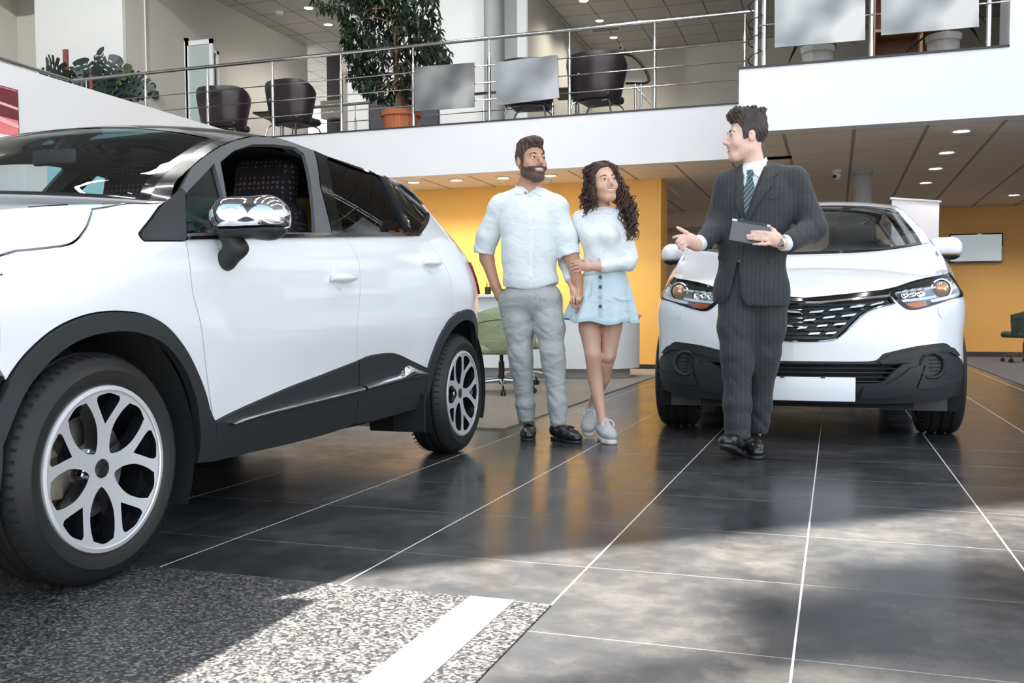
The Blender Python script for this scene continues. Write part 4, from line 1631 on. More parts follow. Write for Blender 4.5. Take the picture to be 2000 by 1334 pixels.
def build_nose(car):
    R = car.root
    A_ = car is CA

    def T(p):
        return (p[0], p[1]) if not A_ else (p[0], car_z(p[1]))

    def car_z(z):
        return CB.zdn(z)
    P = {k: [T(p) for p in v] for k, v in NP.items() if k not in ('fog', 'chips')}
    z0 = P['grille_low'][0][1]

    def full(right):
        """right half (from the centre line outwards and back) -> whole outline"""
        return right + [(-u, z) for u, z in right[::-1] if abs(u) > 1e-6]
    gl, gt, ct, st = P['grille_low'], P['grille_top'], P['chr_top'], P['strip_top']
    li, ll = P['lamp_in'], P['lamp_low']
    UO = 1.0 if not A_ else 1.09
    zq = car_z if A_ else (lambda z: z)
    lamp_out = [(.72, zq(.966)), (.90, zq(.982)), (UO, zq(.955))], [(UO, zq(.955)), (UO, zq(.89)), (.96, zq(.862))]
    lamp = segs(li, [li[-1], *lamp_out[0]], lamp_out[1], [(.96, zq(.862)), (.86, zq(.842)), *ll], [ll[-1], li[0]], n=4)
    wl = P['white_low']
    edge_low = [wl[-1], (.86, zq(.468)), (.93, zq(.440)), (1.0, zq(.437))]
    half = [(0, z0)] + segs(gl, n=3)
    half = [(0, gl[0][1])] + cr(gl, 3) + cr([ll[-1], *ll[::-1][1:], (.86, zq(.842)), (.96, zq(.862)), (1.0, zq(.88))], 3) + [(1.0, zq(.437))] + cr(edge_low[::-1], 3)[1:] + cr(wl[::-1], 3)[1:] + [(0, wl[0][1])]
    # whole bumper as one panel: go round the right half, then the mirrored left half
    right = half[1:-1]
    poly = right + [(-u, z) for u, z in right[::-1]]
    car.nose_panel('front_bumper', M_PAINT, poly, 0, .022)
    # black strip and chrome bar above the grille
    def band(up, lo, name, m, off):
        p = cr(lo, 3) + cr(up, 3)[::-1]
        pl = p[:len(p) // 2]
        a, b = cr(lo, 3), cr(up, 3)
        poly = [(-u, z) for u, z in a[::-1]] + a + b[::-1] + [(-u, z) for u, z in b]
        return car.nose_panel(name, m, poly, off, .016, (), .02)
    band(st, ct, 'grille_strip', M_GLOSSK, -.006)
    band(ct, gt, 'grille_bar', M_CHR, .006)
    g = cr(gl, 3)
    t = cr(gt, 3)
    gp = [(-u, z) for u, z in t[::-1]] + t
    gp = g + t[::-1] + [(-u, z) for u, z in t] + [(-u, z) for u, z in g[::-1]]
    car.nose_panel('grille', M_BLACK, gp, -.035, .03, (), 0)
    b = MB()                                          # mesh of the grille: slim horizontal blades
    zs = [z0 + .010 + i * (gt[0][1] - z0) / 9 for i in range(9)]
    for z in zs:
        um = [u for u, zz in g if zz <= z + .002]
        um = (um[-1] if um else g[0][0]) - .02
        b.tube([car.nosefn(-um + 2 * um * i / 24, z, -.022) for i in range(25)], .0045, n=6)
    b.build('grille_blades', M_GLOSSK, R)
    for c in NP['chips']:
        q = [T(p) for p in c]
        um = sum(p[0] for p in q) / 4
        if um < -.02:
            continue
        for sd in ((1, -1) if um > .035 else (1,)):
            MB().add([car.nosefn(sd * u, z, o) for o in (-.002, -.02) for u, z in q], [(0, 1, 2, 3) if sd > 0 else (3, 2, 1, 0), (0, 4, 5, 1), (1, 5, 6, 2), (2, 6, 7, 3), (3, 7, 4, 0)]).build('grille_chip', mat('satin_chip', (.68, .72, .75), .3, .5), R, smooth=False)
    e = cr(gl, 3)
    rim = [car.nosefn(u, z, .003) for u, z in [(-u, z) for u, z in e[::-1]] + e]
    MB().tube(rim, .004, n=6).build('grille_rim', M_CHR, R)
    # headlamps
    for sd in (1, -1):
        L = [(sd * u, z) for u, z in lamp]
        cx = sum(p[0] for p in L) / len(L)
        cz = sum(p[1] for p in L) / len(L)
        b = MB()
        sheet(b, L, lambda u, z: car.nosefn(u, z, .004), .016, [[(cx + (u - cx) * .93, cz + (z - cz) * .86) for u, z in L]], .02)
        h = b.build('headlight', M_GLOSSK, R)
        b = MB()
        sheet(b, L, lambda u, z: car.nosefn(u, z, .002), .022, inset=.004)
        b.build('lens', M_LENS, h)
        b = MB()
        sheet(b, L, lambda u, z: car.nosefn(u, z, -.045), .03)
        b.build('lamp_housing', mat('lamp_housing', (.34, .35, .36), .22, .7), h)
        # dark upper brow
        def q(pts):
            return [(sd * u, zq(z)) for u, z in pts]
        b = MB()
        sheet(b, q([(.345, .885), (.46, .925), (.72, .960), (.90, .975), (.93, .955), (.74, .928), (.46, .897), (.36, .878)]), lambda u, z: car.nosefn(u, z, -.012), .02, (), .03)
        b.build('lamp_brow', mat('lamp_brow', (.06, .057, .052), .15, .5), h)
        b = MB()
        sheet(b, q([(.345, .866), (.47, .884), (.73, .915), (.92, .942), (.93, .934), (.73, .905), (.47, .874), (.34, .858)]), lambda u, z: car.nosefn(u, z, -.012), .015, (), .03)
        b.build('light_strip', mat('light_guide', (.75, .77, .79), .18, .2), h)
        b = MB()
        sheet(b, q([(.95, .925), (.985, .925), (.975, .885), (.90, .858), (.70, .832), (.53, .806), (.52, .822), (.70, .850), (.88, .872), (.945, .892)]), lambda u, z: car.nosefn(u, z, -.010), .015, (), .035)
        b.build('light_guide', MATS['light_guide'], h)
        c = car.nosefn(sd * .665, zq(.884), -.030)
        dv = Vector((sd * .25, -1, 0)).normalized()
        MB().lathe([(.062, -.02), (.060, .010), (.052, .012), (.050, -.01)], c, dv, n=28).build('projector_ring', M_CHR, h)
        MB().lathe([(.048, .0), (.044, .014), (.034, .026), (.018, .033), (.001, .036)], c, dv, n=28).build('projector_lens', mat('projector_lens', (.50, .30, .18), .06, .35, coat=1.0), h)
        for u, z in ((.40, .852), (.445, .858), (.49, .862)):
            c = car.nosefn(sd * u, zq(z), -.03)
            MB().lathe([(.028, .015), (.02, .0), (.009, -.004), (.008, .012), (.001, .016)], c, dv, n=16).build('reflector', M_CHR, h)
        b = MB()
        sheet(b, q([(.37, .800), (.46, .816), (.50, .800), (.46, .780), (.40, .776)]), lambda u, z: car.nosefn(u, z, -.016), .015, (), .02)
        b.build('turn_signal', M_AMBER, h)
        b = MB()
        sheet(b, q([(.36, .822), (.50, .838), (.57, .848), (.57, .836), (.50, .822), (.37, .808)]), lambda u, z: car.nosefn(u, z, -.012), .015, (), .02)
        b.build('light_step', MATS['light_guide'], h)
        # washer cap
        b = MB()
        sheet(b, [(sd * u, z) for u, z in P['cap']], lambda u, z: car.nosefn(u, z, .010), .012, (), .014)
        b.build('washer_cap', M_PAINT, R)
    # lower black bumper with the wide slot
    sl = P['slot_low']
    zt = wl[0][1] - .006
    up = cr(edge_low[::-1], 3)[:-1] + cr(wl[::-1], 3)
    bot = [(0, zq(.238)), (.30, zq(.232)), (.6, zq(.245)), (.85, zq(.27)), (1.0, zq(.285))]
    outer = up[::-1] + bot[::-1]
    outer = [p for p in outer if p[0] > 1e-6]
    opoly = outer + [(-u, z) for u, z in outer[::-1]]
    slot = [(.30, zt - .006)] + [sl[0]] + cr(sl[1:], 3)
    spoly = [(u, z) for u, z in slot[::-1]]
    spoly = [(-u, z) for u, z in slot] + slot[::-1]
    spoly = slot + [(-u, z) for u, z in slot[::-1]]
    car.nose_panel('lower_bumper', M_CLAD, opoly, -.002, .024, [spoly], .03)
    car.nose_panel('lower_grille', M_LINER, spoly, -.06, .04, (), 0)
    zb = sl[-1][1]
    for i in range(5):
        z = zb + .012 + i * (zt - zb - .02) / 4
        um = .44 if i > 2 else .36 + .02 * i
        MB().tube([car.nosefn(-um + 2 * um * k / 24, z, -.016) for k in range(25)], .005, n=6).build('lower_grille_slat', M_BLACK, R)
    # brow above the fog lamps, wing pieces, skid
    fu, fz = T(NP['fog'])
    for sd in (1, -1):
        b = MB()
        sheet(b, [(sd * u, zq(z)) for u, z in [(.255, .478), (.30, .512), (.44, .548), (.62, .562), (.70, .548), (.78, .505), (.74, .500), (.66, .525), (.58, .530), (.44, .512), (.32, .480), (.27, .462)]], lambda u, z: car.nosefn(u, z, .012), .02, (), .02)
        b.build('bumper_brow', M_CLAD, R)
        b = MB()
        sheet(b, [(sd * u, zq(z)) for u, z in [(.465, .462), (.40, .442), (.345, .39), (.29, .345), (.20, .335), (.19, .262), (.30, .262), (.43, .288), (.435, .35), (.452, .41)]], lambda u, z: car.nosefn(u, z, .014), .02, (), .02)
        b.build('bumper_wing', M_CLAD, R)
        b = MB()
        sheet(b, [(sd * u, zq(z)) for u, z in [(.475, .455), (.455, .38), (.44, .325), (.50, .318), (.66, .335), (.80, .365), (.84, .405), (.76, .385), (.62, .375), (.52, .40)]], lambda u, z: car.nosefn(u, z, .012), .02, (), .02)
        b.build('fog_lamp_scoop', M_CLAD, R)
        c = car.nosefn(sd * fu, fz, .0)
        dv = Vector((sd * .22, -1, 0)).normalized()
        MB().lathe([(.078, -.02), (.078, .016), (.070, .024), (.060, .018), (.056, -.005)], c, dv, n=36).build('fog_lamp_ring', M_CLAD, R)
        u_, w_, a_ = frame(dv)
        b = MB().lathe([(.056, -.004), (.001, -.004)], c, dv, n=30)
        for k in (-.03, -.01, .012, .032):
            L = math.sqrt(max(.056**2 - k * k, 0)) * .96
            p = c + Vector((0, 0, k)) + a_ * .002
            hx = Vector((-a_.y, a_.x, 0)).normalized() * L
            b.tube([p - hx, p + hx], .003, n=6)
        b.build('fog_lamp', M_BLACK, R)
        # plastic flap in front of the tyre
        x0, x1 = (.44, .80) if not A_ else (.42, .76)
        MB().box((min(sd * x0, sd * x1), -.43, .175), (max(sd * x0, sd * x1), -.42, .275), bev=.004).build('air_flap', mat('flap_plastic', (.045, .047, .05), .6), R)
    # number plate
    if not A_:
        pc = NB([(1513, 735.5), (1667, 738)], (.1, .39))
        zc1, zc0 = pc[1][1] + .004, .252
        y = car.nosefn(0, .33).y - .035
        t = MB().box((-.275, y, zc0), (.275, y + .014, zc1), bev=.006).build('number_plate', M_PLATE, R)
        for x in (-.12, .10):
            MB().box((x - .012, y - .004, zc1 - .006), (x + .012, y + .004, zc1 + .004)).build('plate_clip', M_BLACK, t)
    MB().box((-.6, -.60, .20), (.6, -.10, .24)).build('undertray', M_LINER, R)


def mirror(car, c, half, m_up, m_low, foot, tilt=.12, split=-.035):
    """door mirror on both sides: c = centre of the left housing (X, S, Z)"""
    for sd in (1, -1):
        o = Vector((sd * c[0], c[1], c[2]))
        a = sd * .20
        Rm = [[math.cos(a), math.sin(a), 0], [-math.sin(a), math.cos(a), 0], [0, 0, 1]]
        lo = [-h - .06 for h in half]
        hi = [h + .06 for h in half]

        def body():
            f = Field(lo, hi, .008)
            f.slab((0, 0, 0), half, Rm, min(half) * .92, 0)
            f.egg((sd * half[0] * .55, 0, -half[2] * .1), (half[0] * .55, half[1] * 1.02, half[2] * .95), .03, rot=Rm)
            f.cut((0, half[1] * .72, 0), (-Rm[1][0] * 0 + math.sin(a) * -1, 1, 0), .01)
            return f
        f = body().cut((0, 0, split), (.0, .0, -1), .003)
        h = f.build('mirror_housing', m_up, car.root, loc=(0, 0, 0), it=3)
        h.location = o
        f = body().cut((0, 0, split - .004), (0, 0, 1), .003)
        l = f.build('mirror_base', m_low, h, it=3)
        b = MB()
        b.box((-half[0] * .8, half[1] * .66, -half[2] * .6), (half[0] * .8, half[1] * .75, half[2] * .65), bev=.004)
        b.xf(lambda v: Vector((Rm[0][0] * v.x + Rm[1][0] * v.y, Rm[0][1] * v.x + Rm[1][1] * v.y, v.z)))
        b.build('mirror_glass', M_CHR, h)
        fx = car.side(foot[0], foot[1], 0, sd) - o
        g = Field((-.35, -.16, -.30), (.35, .16, .10), .008)
        k0 = np.array((fx.x, fx.y, fx.z))
        k1 = np.array((-sd * half[0] * .62, 0, -half[2] * .72))
        km = np.array((k0[0] + sd * .055, (k0[1] + k1[1]) / 2, k0[2] + (k1[2] - k0[2]) * .45))
        g.chain([k0, km, k1], [.036, .026, .034], .03, flat=((0, 1, 0), 1.2))
        g.build('mirror_arm', m_low, h, it=3)


# ------------------------------------------------------------------ car A
CA.root = thing('car', 'white crossover with black roof, nearest car, cut by the left edge of the photo', 'car', CA.o, 0, 'white show cars')
fA, WBA = build_flanks(CA, frame_mats=(M_FRAMEG, M_GLOSSK))
tops(CA, M_PAINT, M_PAINTK, M_PAINTK)
interior(CA, M_SEAT)
for s, sp in ((0, math.radians(13)), (WBA, math.radians(-2))):
    make_wheel(CA.root, .868, s, 1, spin=sp)
    make_wheel(CA.root, -.868, s, -1, spin=sp)
for sd in (1, -1):
    MB().box((sd * .80 - .11, WBA - .50, .17), (sd * .80 + .06, WBA - .485, .36)).build('mud_flap', M_LINER, CA.root)
build_nose(CA)
mirror(CA, (.965, .56, 1.062), (.128, .07, .068), M_CHR, M_CLAD, (.575, .925))
for sd in (1, -1):
    tl = SA([(889, 486), (903, 494), (914, 510), (919, 526), (917, 546), (913, 540), (905, 518), (895, 500)])
    b = MB()
    sheet(b, [(2.95, 1.045), (3.05, 1.05), (3.17, 1.0), (3.22, .93), (3.215, .88), (3.14, .875), (3.05, .93)], lambda S, Z: CA.side(S, Z, .012, sd), .02, (), .02, flip=sd < 0)
    sheet(b, [(3.05, .935), (3.14, .88), (3.21, .885), (3.21, .875), (3.13, .868), (3.04, .925)], lambda S, Z: CA.side(S, Z, .013, sd), .02, (), .02, flip=sd < 0)
    b.build('tail_light', M_RED, CA.root)

# ------------------------------------------------------------------ car B
CB.root = thing('car', 'white crossover with white roof facing the camera behind the man in the suit', 'car', CB.o, CB.yaw, 'white show cars')
fB, WBB = build_flanks(CB, frame_mats=(M_GLOSSK, M_GLOSSK), chrome=False)
tops(CB, M_PAINT, M_PAINT, M_PAINT, band=.07)
interior(CB, M_INT, .50)
build_nose(CB)
mirror(CB, (.905, .72, 1.195), (.112, .07, .074), M_PAINT, M_BLACK, (.72, 1.13), split=-.046)
for s in (0, WBB):
    make_wheel(CB.root, .915, s, 1, r=.345, rim=.235, width=.25)
    make_wheel(CB.root, -.915, s, -1, r=.345, rim=.235, width=.25)
for sd in (1, -1):
    b = MB()
    sheet(b, [(2.95, 1.15), (3.05, 1.15), (3.17, 1.09), (3.22, .99), (3.215, .93), (3.14, .92), (3.05, .99)], lambda S, Z: CB.side(S, Z, .012, sd), .02, (), .02, flip=sd < 0)
    b.build('tail_light', M_RED, CB.root)
# =================================================================== people
from mathutils.bvhtree import BVHTree


def skin_mat(name, col):
    m, nt, b, vec, xyz = base_nodes(name, .45)
    n = noise(nt, vec, 14, 4)
    nt.links.new(mixcol(nt, n, tuple(c * .88 for c in col), tuple(min(1, c * 1.1) for c in col)), b.inputs['Base Color'])
    b.inputs['Subsurface Weight'].default_value = .08
    b.inputs['Subsurface Radius'].default_value = (.02, .008, .004)
    return m


SK_M = skin_mat('tanned_skin', (.50, .275, .18))
SK_W = skin_mat('warm_skin', (.66, .40, .29))
SK_S = skin_mat('fair_skin', (.74, .49, .40))
LIP = mat('lips', (.42, .19, .145), .4)
LIPW = mat('rosy_lips', (.62, .25, .21), .35)
EYE_W = mat('eye_white', (.80, .78, .76), .15)
EYE_D = mat('eye_iris', (.035, .018, .010), .08)
TEETH = mat('teeth', (.85, .83, .79), .2)


def hair_mat(name, a, b_, scale):
    m, nt, b, vec, xyz = base_nodes(name, .42)
    mp = nt.nodes.new('ShaderNodeMapping')
    mp.inputs['Scale'].default_value = (1, 1, .25)
    nt.links.new(vec, mp.inputs['Vector'])
    n = noise(nt, mp.outputs[0], scale, 5, .7)
    nt.links.new(ramp(nt, n, [(.35, a), (.65, b_)]), b.inputs['Base Color'])
    bp = nt.nodes.new('ShaderNodeBump')
    bp.inputs['Strength'].default_value = .9
    bp.inputs['Distance'].default_value = .006
    nt.links.new(n, bp.inputs['Height'])
    nt.links.new(bp.outputs[0], b.inputs['Normal'])
    return m


HAIR_M = hair_mat('brown_hair', (.020, .011, .007), (.085, .048, .03), 90)
HAIR_W = hair_mat('dark_curls', (.014, .008, .007), (.105, .050, .032), 60)
HAIR_S = hair_mat('dark_brown_hair', (.014, .009, .008), (.055, .034, .027), 90)
BEARD = hair_mat('brown_beard', (.050, .027, .018), (.15, .08, .055), 160)


def cloth(name, col, rough=.85, weave=500, var=.06, sheen=.2, folds=0.0):
    m, nt, b, vec, xyz = base_nodes(name, rough)
    n = noise(nt, vec, weave * .3, 3)
    big = noise(nt, vec, 9, 3)
    mp = nt.nodes.new('ShaderNodeMapping')
    mp.inputs['Rotation'].default_value = (.3, .5, .2)
    mp.inputs['Scale'].default_value = (1, 1, 1.7)
    nt.links.new(vec, mp.inputs['Vector'])
    wr = nt.nodes.new('ShaderNodeTexNoise')
    wr.inputs['Scale'].default_value = 8
    wr.inputs['Detail'].default_value = 2
    wr.inputs['Distortion'].default_value = .5
    nt.links.new(mp.outputs[0], wr.inputs['Vector'])
    k = socket_math(nt, 'ADD', socket_math(nt, 'MULTIPLY', n, .6), socket_math(nt, 'MULTIPLY', big, .4))
    nt.links.new(mixcol(nt, k, tuple(c * (1 - var) for c in col), tuple(min(1, c * (1 + var)) for c in col)), b.inputs['Base Color'])
    b.inputs['Sheen Weight'].default_value = sheen
    b0 = nt.nodes.new('ShaderNodeBump')
    b0.inputs['Strength'].default_value = .55 + folds
    b0.inputs['Distance'].default_value = .022
    nt.links.new(wr.outputs['Fac'], b0.inputs['Height'])
    bp = nt.nodes.new('ShaderNodeBump')
    bp.inputs['Strength'].default_value = .25
    bp.inputs['Distance'].default_value = .003
    nt.links.new(k, bp.inputs['Height'])
    nt.links.new(b0.outputs[0], bp.inputs['Normal'])
    nt.links.new(bp.outputs[0], b.inputs['Normal'])
    return m


def suit_cloth():
    m, nt, b, vec, xyz = base_nodes('charcoal_pinstripe', .8)
    s = joint(nt, xyz[0], .004, .022, .0016)
    n = noise(nt, vec, 160, 3)
    c = mixcol(nt, n, (.014, .017, .020), (.034, .038, .042))
    nt.links.new(mixcol(nt, socket_math(nt, 'MULTIPLY', s, .28), c, (.085, .090, .096)), b.inputs['Base Color'])
    b.inputs['Sheen Weight'].default_value = .1
    wr = nt.nodes.new('ShaderNodeTexNoise')
    wr.inputs['Scale'].default_value = 7
    wr.inputs['Detail'].default_value = 2
    wr.inputs['Distortion'].default_value = .5
    nt.links.new(vec, wr.inputs['Vector'])
    b0 = nt.nodes.new('ShaderNodeBump')
    b0.inputs['Strength'].default_value = .85
    b0.inputs['Distance'].default_value = .02
    nt.links.new(wr.outputs['Fac'], b0.inputs['Height'])
    bp = nt.nodes.new('ShaderNodeBump')
    nt.links.new(b0.outputs['Normal'], bp.inputs['Normal'])
    bp.inputs['Strength'].default_value = .2
    bp.inputs['Distance'].default_value = .003
    nt.links.new(n, bp.inputs['Height'])
    nt.links.new(bp.outputs[0], b.inputs['Normal'])
    return m


def tie_cloth():
    m, nt, b, vec, xyz = base_nodes('teal_striped_tie', .4)
    d = socket_math(nt, 'ADD', xyz[0], socket_math(nt, 'MULTIPLY', xyz[2], -.8))
    s = joint(nt, d, .0, .022, .0028)
    nt.links.new(mixcol(nt, s, (.020, .062, .075), (.17, .26, .28)), b.inputs['Base Color'])
    return m


C_SHIRT = cloth('pale_linen_shirt', (.74, .81, .82), .85)
C_BLOUSE = cloth('white_blouse', (.80, .84, .86), .8)
C_CHINO = cloth('light_grey_chino', (.40, .42, .415), .85, var=.09, folds=.45)
C_SKIRT = cloth('pale_denim', (.58, .71, .75), .85, var=.07)
C_DENIM = cloth('denim_seam', (.42, .60, .66), .85)
C_SUIT = suit_cloth()
C_TIE = tie_cloth()
C_DRESS = cloth('white_dress_shirt', (.82, .84, .87), .7)
C_LEATHER = mat('black_leather', (.010, .010, .012), .28, coat=.3, bump=.05, bscale=150)
C_SNEAK = mat('silver_grey_sneaker', (.50, .51, .52), .5, var=.12, vscale=40)
C_SOLE = mat('white_sole', (.74, .73, .70), .5)
C_SOLEK = mat('dark_sole', (.03, .03, .032), .5)


class Fig:
    """helper: photograph pixels -> points on the figure's own depth plane"""

    def __init__(self, y):
        self.y = y

    def p(self, px, py, dy=0.0):
        return at(px, py, 1, self.y + dy)

    def ppm(self, px=None):
        a = self.p(1200, 600)
        return abs(pix(a + Vector((0, 0, 1)))[1] - pix(a)[1])

    def chain(self, f, pts, k=.02, flat=None, op='u'):
        f.chain([self.p(*q[:3]) for q in pts], [q[3] for q in pts], k, op, flat)


def head_axes(centre, yaw, roll=0.0, pitch=0.0):
    c = Vector((CAM_O.x - centre.x, CAM_O.y - centre.y, 0)).normalized()
    rt = Vector((-c.y, c.x, 0))                    # image right
    F = (math.cos(yaw) * c + math.sin(yaw) * rt)
    U = Vector((0, 0, 1))
    F = (F * math.cos(pitch) + U * math.sin(pitch)).normalized()
    X = Vector((0, 0, 1)).cross(F).normalized()
    U = F.cross(X)
    if roll:
        back = -c
        R = Matrix.Rotation(roll, 3, c)
        F, X, U = R @ F, R @ X, R @ U
    return X, F, U


class Head:
    def __init__(self, c, axes, s=1.0):
        self.c, self.s = Vector(c), s
        self.X, self.F, self.U = axes
        self.rot = [list(self.X), list(self.F), list(self.U)]

    def w(self, x, y, z):
        return self.c + (self.X * x + self.F * y + self.U * z) * self.s

    def local(self, P):
        d = np.asarray(P) - np.array(self.c)
        return d @ np.array(self.X) / self.s, d @ np.array(self.F) / self.s, d @ np.array(self.U) / self.s

    def shape(self, f, g=0.0, male=True, smile=.5, ears=True, features=True):
        s = self.s

        def E(x, y, z, rx, ry, rz, k=.02, op='u'):
            f.egg(self.w(x, y, z), (rx * s + g, ry * s + g, rz * s + g), k, op, self.rot)

        def L(a, b, ra, rb, k=.015, op='u'):
            f.limb(self.w(*a), self.w(*b), ra * s + g, rb * s + g, k, op)
        E(0, -.014, .032, .073, .092, .086)
        E(0, .030, -.030, .060, .060, .078, .03)
        jw = .047 if male else .040
        L((jw, .002, -.070), (.016, .064, -.104), .022, .019, .035)
        L((-jw, .002, -.070), (-.016, .064, -.104), .022, .019, .035)
        L((-.014, .066, -.104), (.014, .066, -.104), .020, .020, .02)
        E(.036, .055, -.032, .026, .024, .026, .03)
        E(-.036, .055, -.032, .026, .024, .026, .03)
        if not features:
            return
        L((-.034, .079, .020), (.034, .079, .020), .010 if male else .007, .010 if male else .007, .02)
        E(.031, .101, .000, .016, .013, .010, .012, 'd')
        E(-.031, .101, .000, .016, .013, .010, .012, 'd')
        L((0, .089, .014), (0, .1135, -.030), .0085, .0125 if male else .0100, .012)
        L((.013, .099, -.036), (-.013, .099, -.036), .0085, .0085, .008)
        E(0, .083, -.064, .030, .016, .018, .02)
        for sx in (1, -1):
            L((0, .0985, -.0598), (sx * .030, .081, -.058 + .007 * smile), .0050, .0034, .005)
            L((0, .0965, -.0735 - .003 * smile), (sx * .029, .081, -.061 + .008 * smile), .0056, .0034, .005)
            E(sx * .040, .066, -.040, .017, .016, .016, .02)
        E(0, .101, -.0663, .021, .014, .0044 + .0028 * smile, .003, 'd')
        for sx in (1, -1):
            E(sx * .019, .096, -.0625, .009, .010, .0042, .003, 'd')
        for sx in (1, -1):                            # lids
            L((sx * .019, .0885, .0085), (sx * .044, .0795, .0062), .0050, .0050, .006)
            L((sx * .021, .0875, -.0090), (sx * .043, .0785, -.0065), .0046, .0046, .006)
        if ears:
            for sx in (1, -1):
                f.egg(self.w(sx * .077, -.008, -.010), ((.009) * s + g, .019 * s + g, .031 * s + g), .008, 'u', self.rot)
                f.egg(self.w(sx * .087, .000, -.006), (.0085 * s, .009 * s, .019 * s), .004, 'd', self.rot)
                f.egg(self.w(sx * .082, -.006, .004), (.004 * s, .006 * s, .010 * s), .004, 'u', self.rot)

    def face_parts(self, body, brow_m, skin, look=(0.0, 0.0), brow_r=.0055, teeth=True, squint=0.0):
        s = self.s
        for sx in (1, -1):
            e = self.w(sx * .0315, .0775, .0)
            o = MB().ball((0, 0, 0), .0120 * s, n=16, m=10).build('eye', EYE_W, body)
            o.location = e
            d = (self.F + self.X * look[0] + self.U * look[1]).normalized()
            MB().lathe([(.0066 * s, 0), (.0064 * s, .0012), (.0001, .0022)], d * .0106 * s, d, n=14).build('iris', EYE_D, o)
            R_ = .0131 * s

            def lid(e0, e1):
                # spherical strips that close over the ball from above and below
                def fn(u, v):
                    az = (u - .5) * 2.9
                    k = 1 - (2 * u - 1)**2
                    el = e1 + (e0 - e1) * v
                    el = el if abs(el) > 1.4 else el * (.55 + .45 * k) if e1 > 0 else el * (.65 + .35 * k)
                    p = self.F * (math.cos(el) * math.cos(az)) + self.X * (math.cos(el) * math.sin(az)) + self.U * math.sin(el)
                    return p * R_
                return MB().grid(fn, 14, 6)
            lid(1.5, .42 - squint).build('eyelid', skin, o)
            lid(-1.5, -.48 + squint).build('eyelid', skin, o)
            pts = []
            for i in range(9):
                u = i / 8
                az = (u - .5) * 2.5
                k = 1 - (2 * u - 1)**2
                el = (.42 - squint) * (.55 + .45 * k)
                pts.append((self.F * (math.cos(el) * math.cos(az)) + self.X * (math.cos(el) * math.sin(az)) + self.U * math.sin(el)) * (R_ + .0004))
            MB().tube(pts, [.0005, .001, .0012, .0013, .0013, .0013, .0012, .001, .0005], n=6).build('lashes', EYE_D, o)
            pts = [self.w(sx * .013, .0895, .0185), self.w(sx * .026, .0895, .0240), self.w(sx * .038, .0825, .0240), self.w(sx * .050, .0705, .0175)]
            MB().tube([Vector(q) for q in cr(pts, 4)], [brow_r * k for k in (.6, .9, 1, 1, 1, .95, .9, .85, .8, .7, .6, .45, .2)], n=8).build('eyebrow', brow_m, body)
        if teeth:
            pts = [self.w(x, .0905 - 9 * x * x, -.0645 + 9 * x * x) for x in (-.025, -.017, -.008, 0, .008, .017, .025)]
            MB().tube(pts, [.0025, .0050, .0060, .0063, .0060, .0050, .0025], n=8).build('teeth', TEETH, body)


def bvh(o):
    me = o.data
    off = Vector(o.location)
    return BVHTree.FromPolygons([v.co + off for v in me.vertices], [tuple(p.vertices) for p in me.polygons])


def on_surface(trees, px, py, off, back=None):
    d = (CAM_FW + CAM_R * ((px - CAM_CX) / CAM_F) - CAM_U * ((py - CAM_CY) / CAM_F)).normalized()
    best = None
    for t in trees:
        h, n, i, dist = t.ray_cast(CAM_O, d)
        if h is not None and (best is None or dist < best[1]):
            best = (h, dist)
    if best is None:
        return back(px, py) if back else at(px, py, 1, 5.3)
    return best[0] - d * off


def patch(name, m, parent, trees, poly, off=.004, step=3.0, thick=.008, base=None, holes=(), soft=0.0):
    """a flat piece of cloth that follows the garment below it"""
    memo = [None]

    def fn(px, py):
        p = on_surface(trees, px, -py, off, lambda a, b: at(a, b, 1, memo[0] if memo[0] else 5.3))
        memo[0] = p.y
        if soft:
            ds = []
            for i in range(8):
                q = on_surface(trees, px + soft * math.cos(i * PI / 4), -py + soft * math.sin(i * PI / 4), off, lambda a, b: p)
                ds.append((q - CAM_O).length)
            ds.append((p - CAM_O).length)
            p = CAM_O + (p - CAM_O).normalized() * (sum(ds) / 9)
        return p
    b = MB()
    sheet(b, [(x, -y) for x, y in poly], fn, step, [[(x, -y) for x, y in h] for h in holes], thick)
    return b.build(name, m, parent, angle=60, loc=None)


def reparent(o, parent):
    o.parent = parent
    o.matrix_parent_inverse = Matrix.Translation(-Vector(parent.location))
    return o


def finger(f, pts, r, k=.006):
    n = len(pts)
    f.chain(pts, [r * (1 - .22 * i / (n - 1)) for i in range(n)], k)


def shoe_at(fig, name, ax, ay, angle, L, *a, **k):
    """a shoe under an ankle: pixel column ax, world y ay, toe turned by angle (0 = towards the camera)"""
    x = at(ax, 850, 1, ay).x
    c = Vector((CAM_O.x - x, CAM_O.y - ay, 0)).normalized()
    rt = Vector((-c.y, c.x, 0))
    d = c * math.cos(angle) + rt * math.sin(angle)
    h = Vector((x, ay, 0)) - d * .055
    return shoe(fig, name, h, h + d * L, *a, **k)


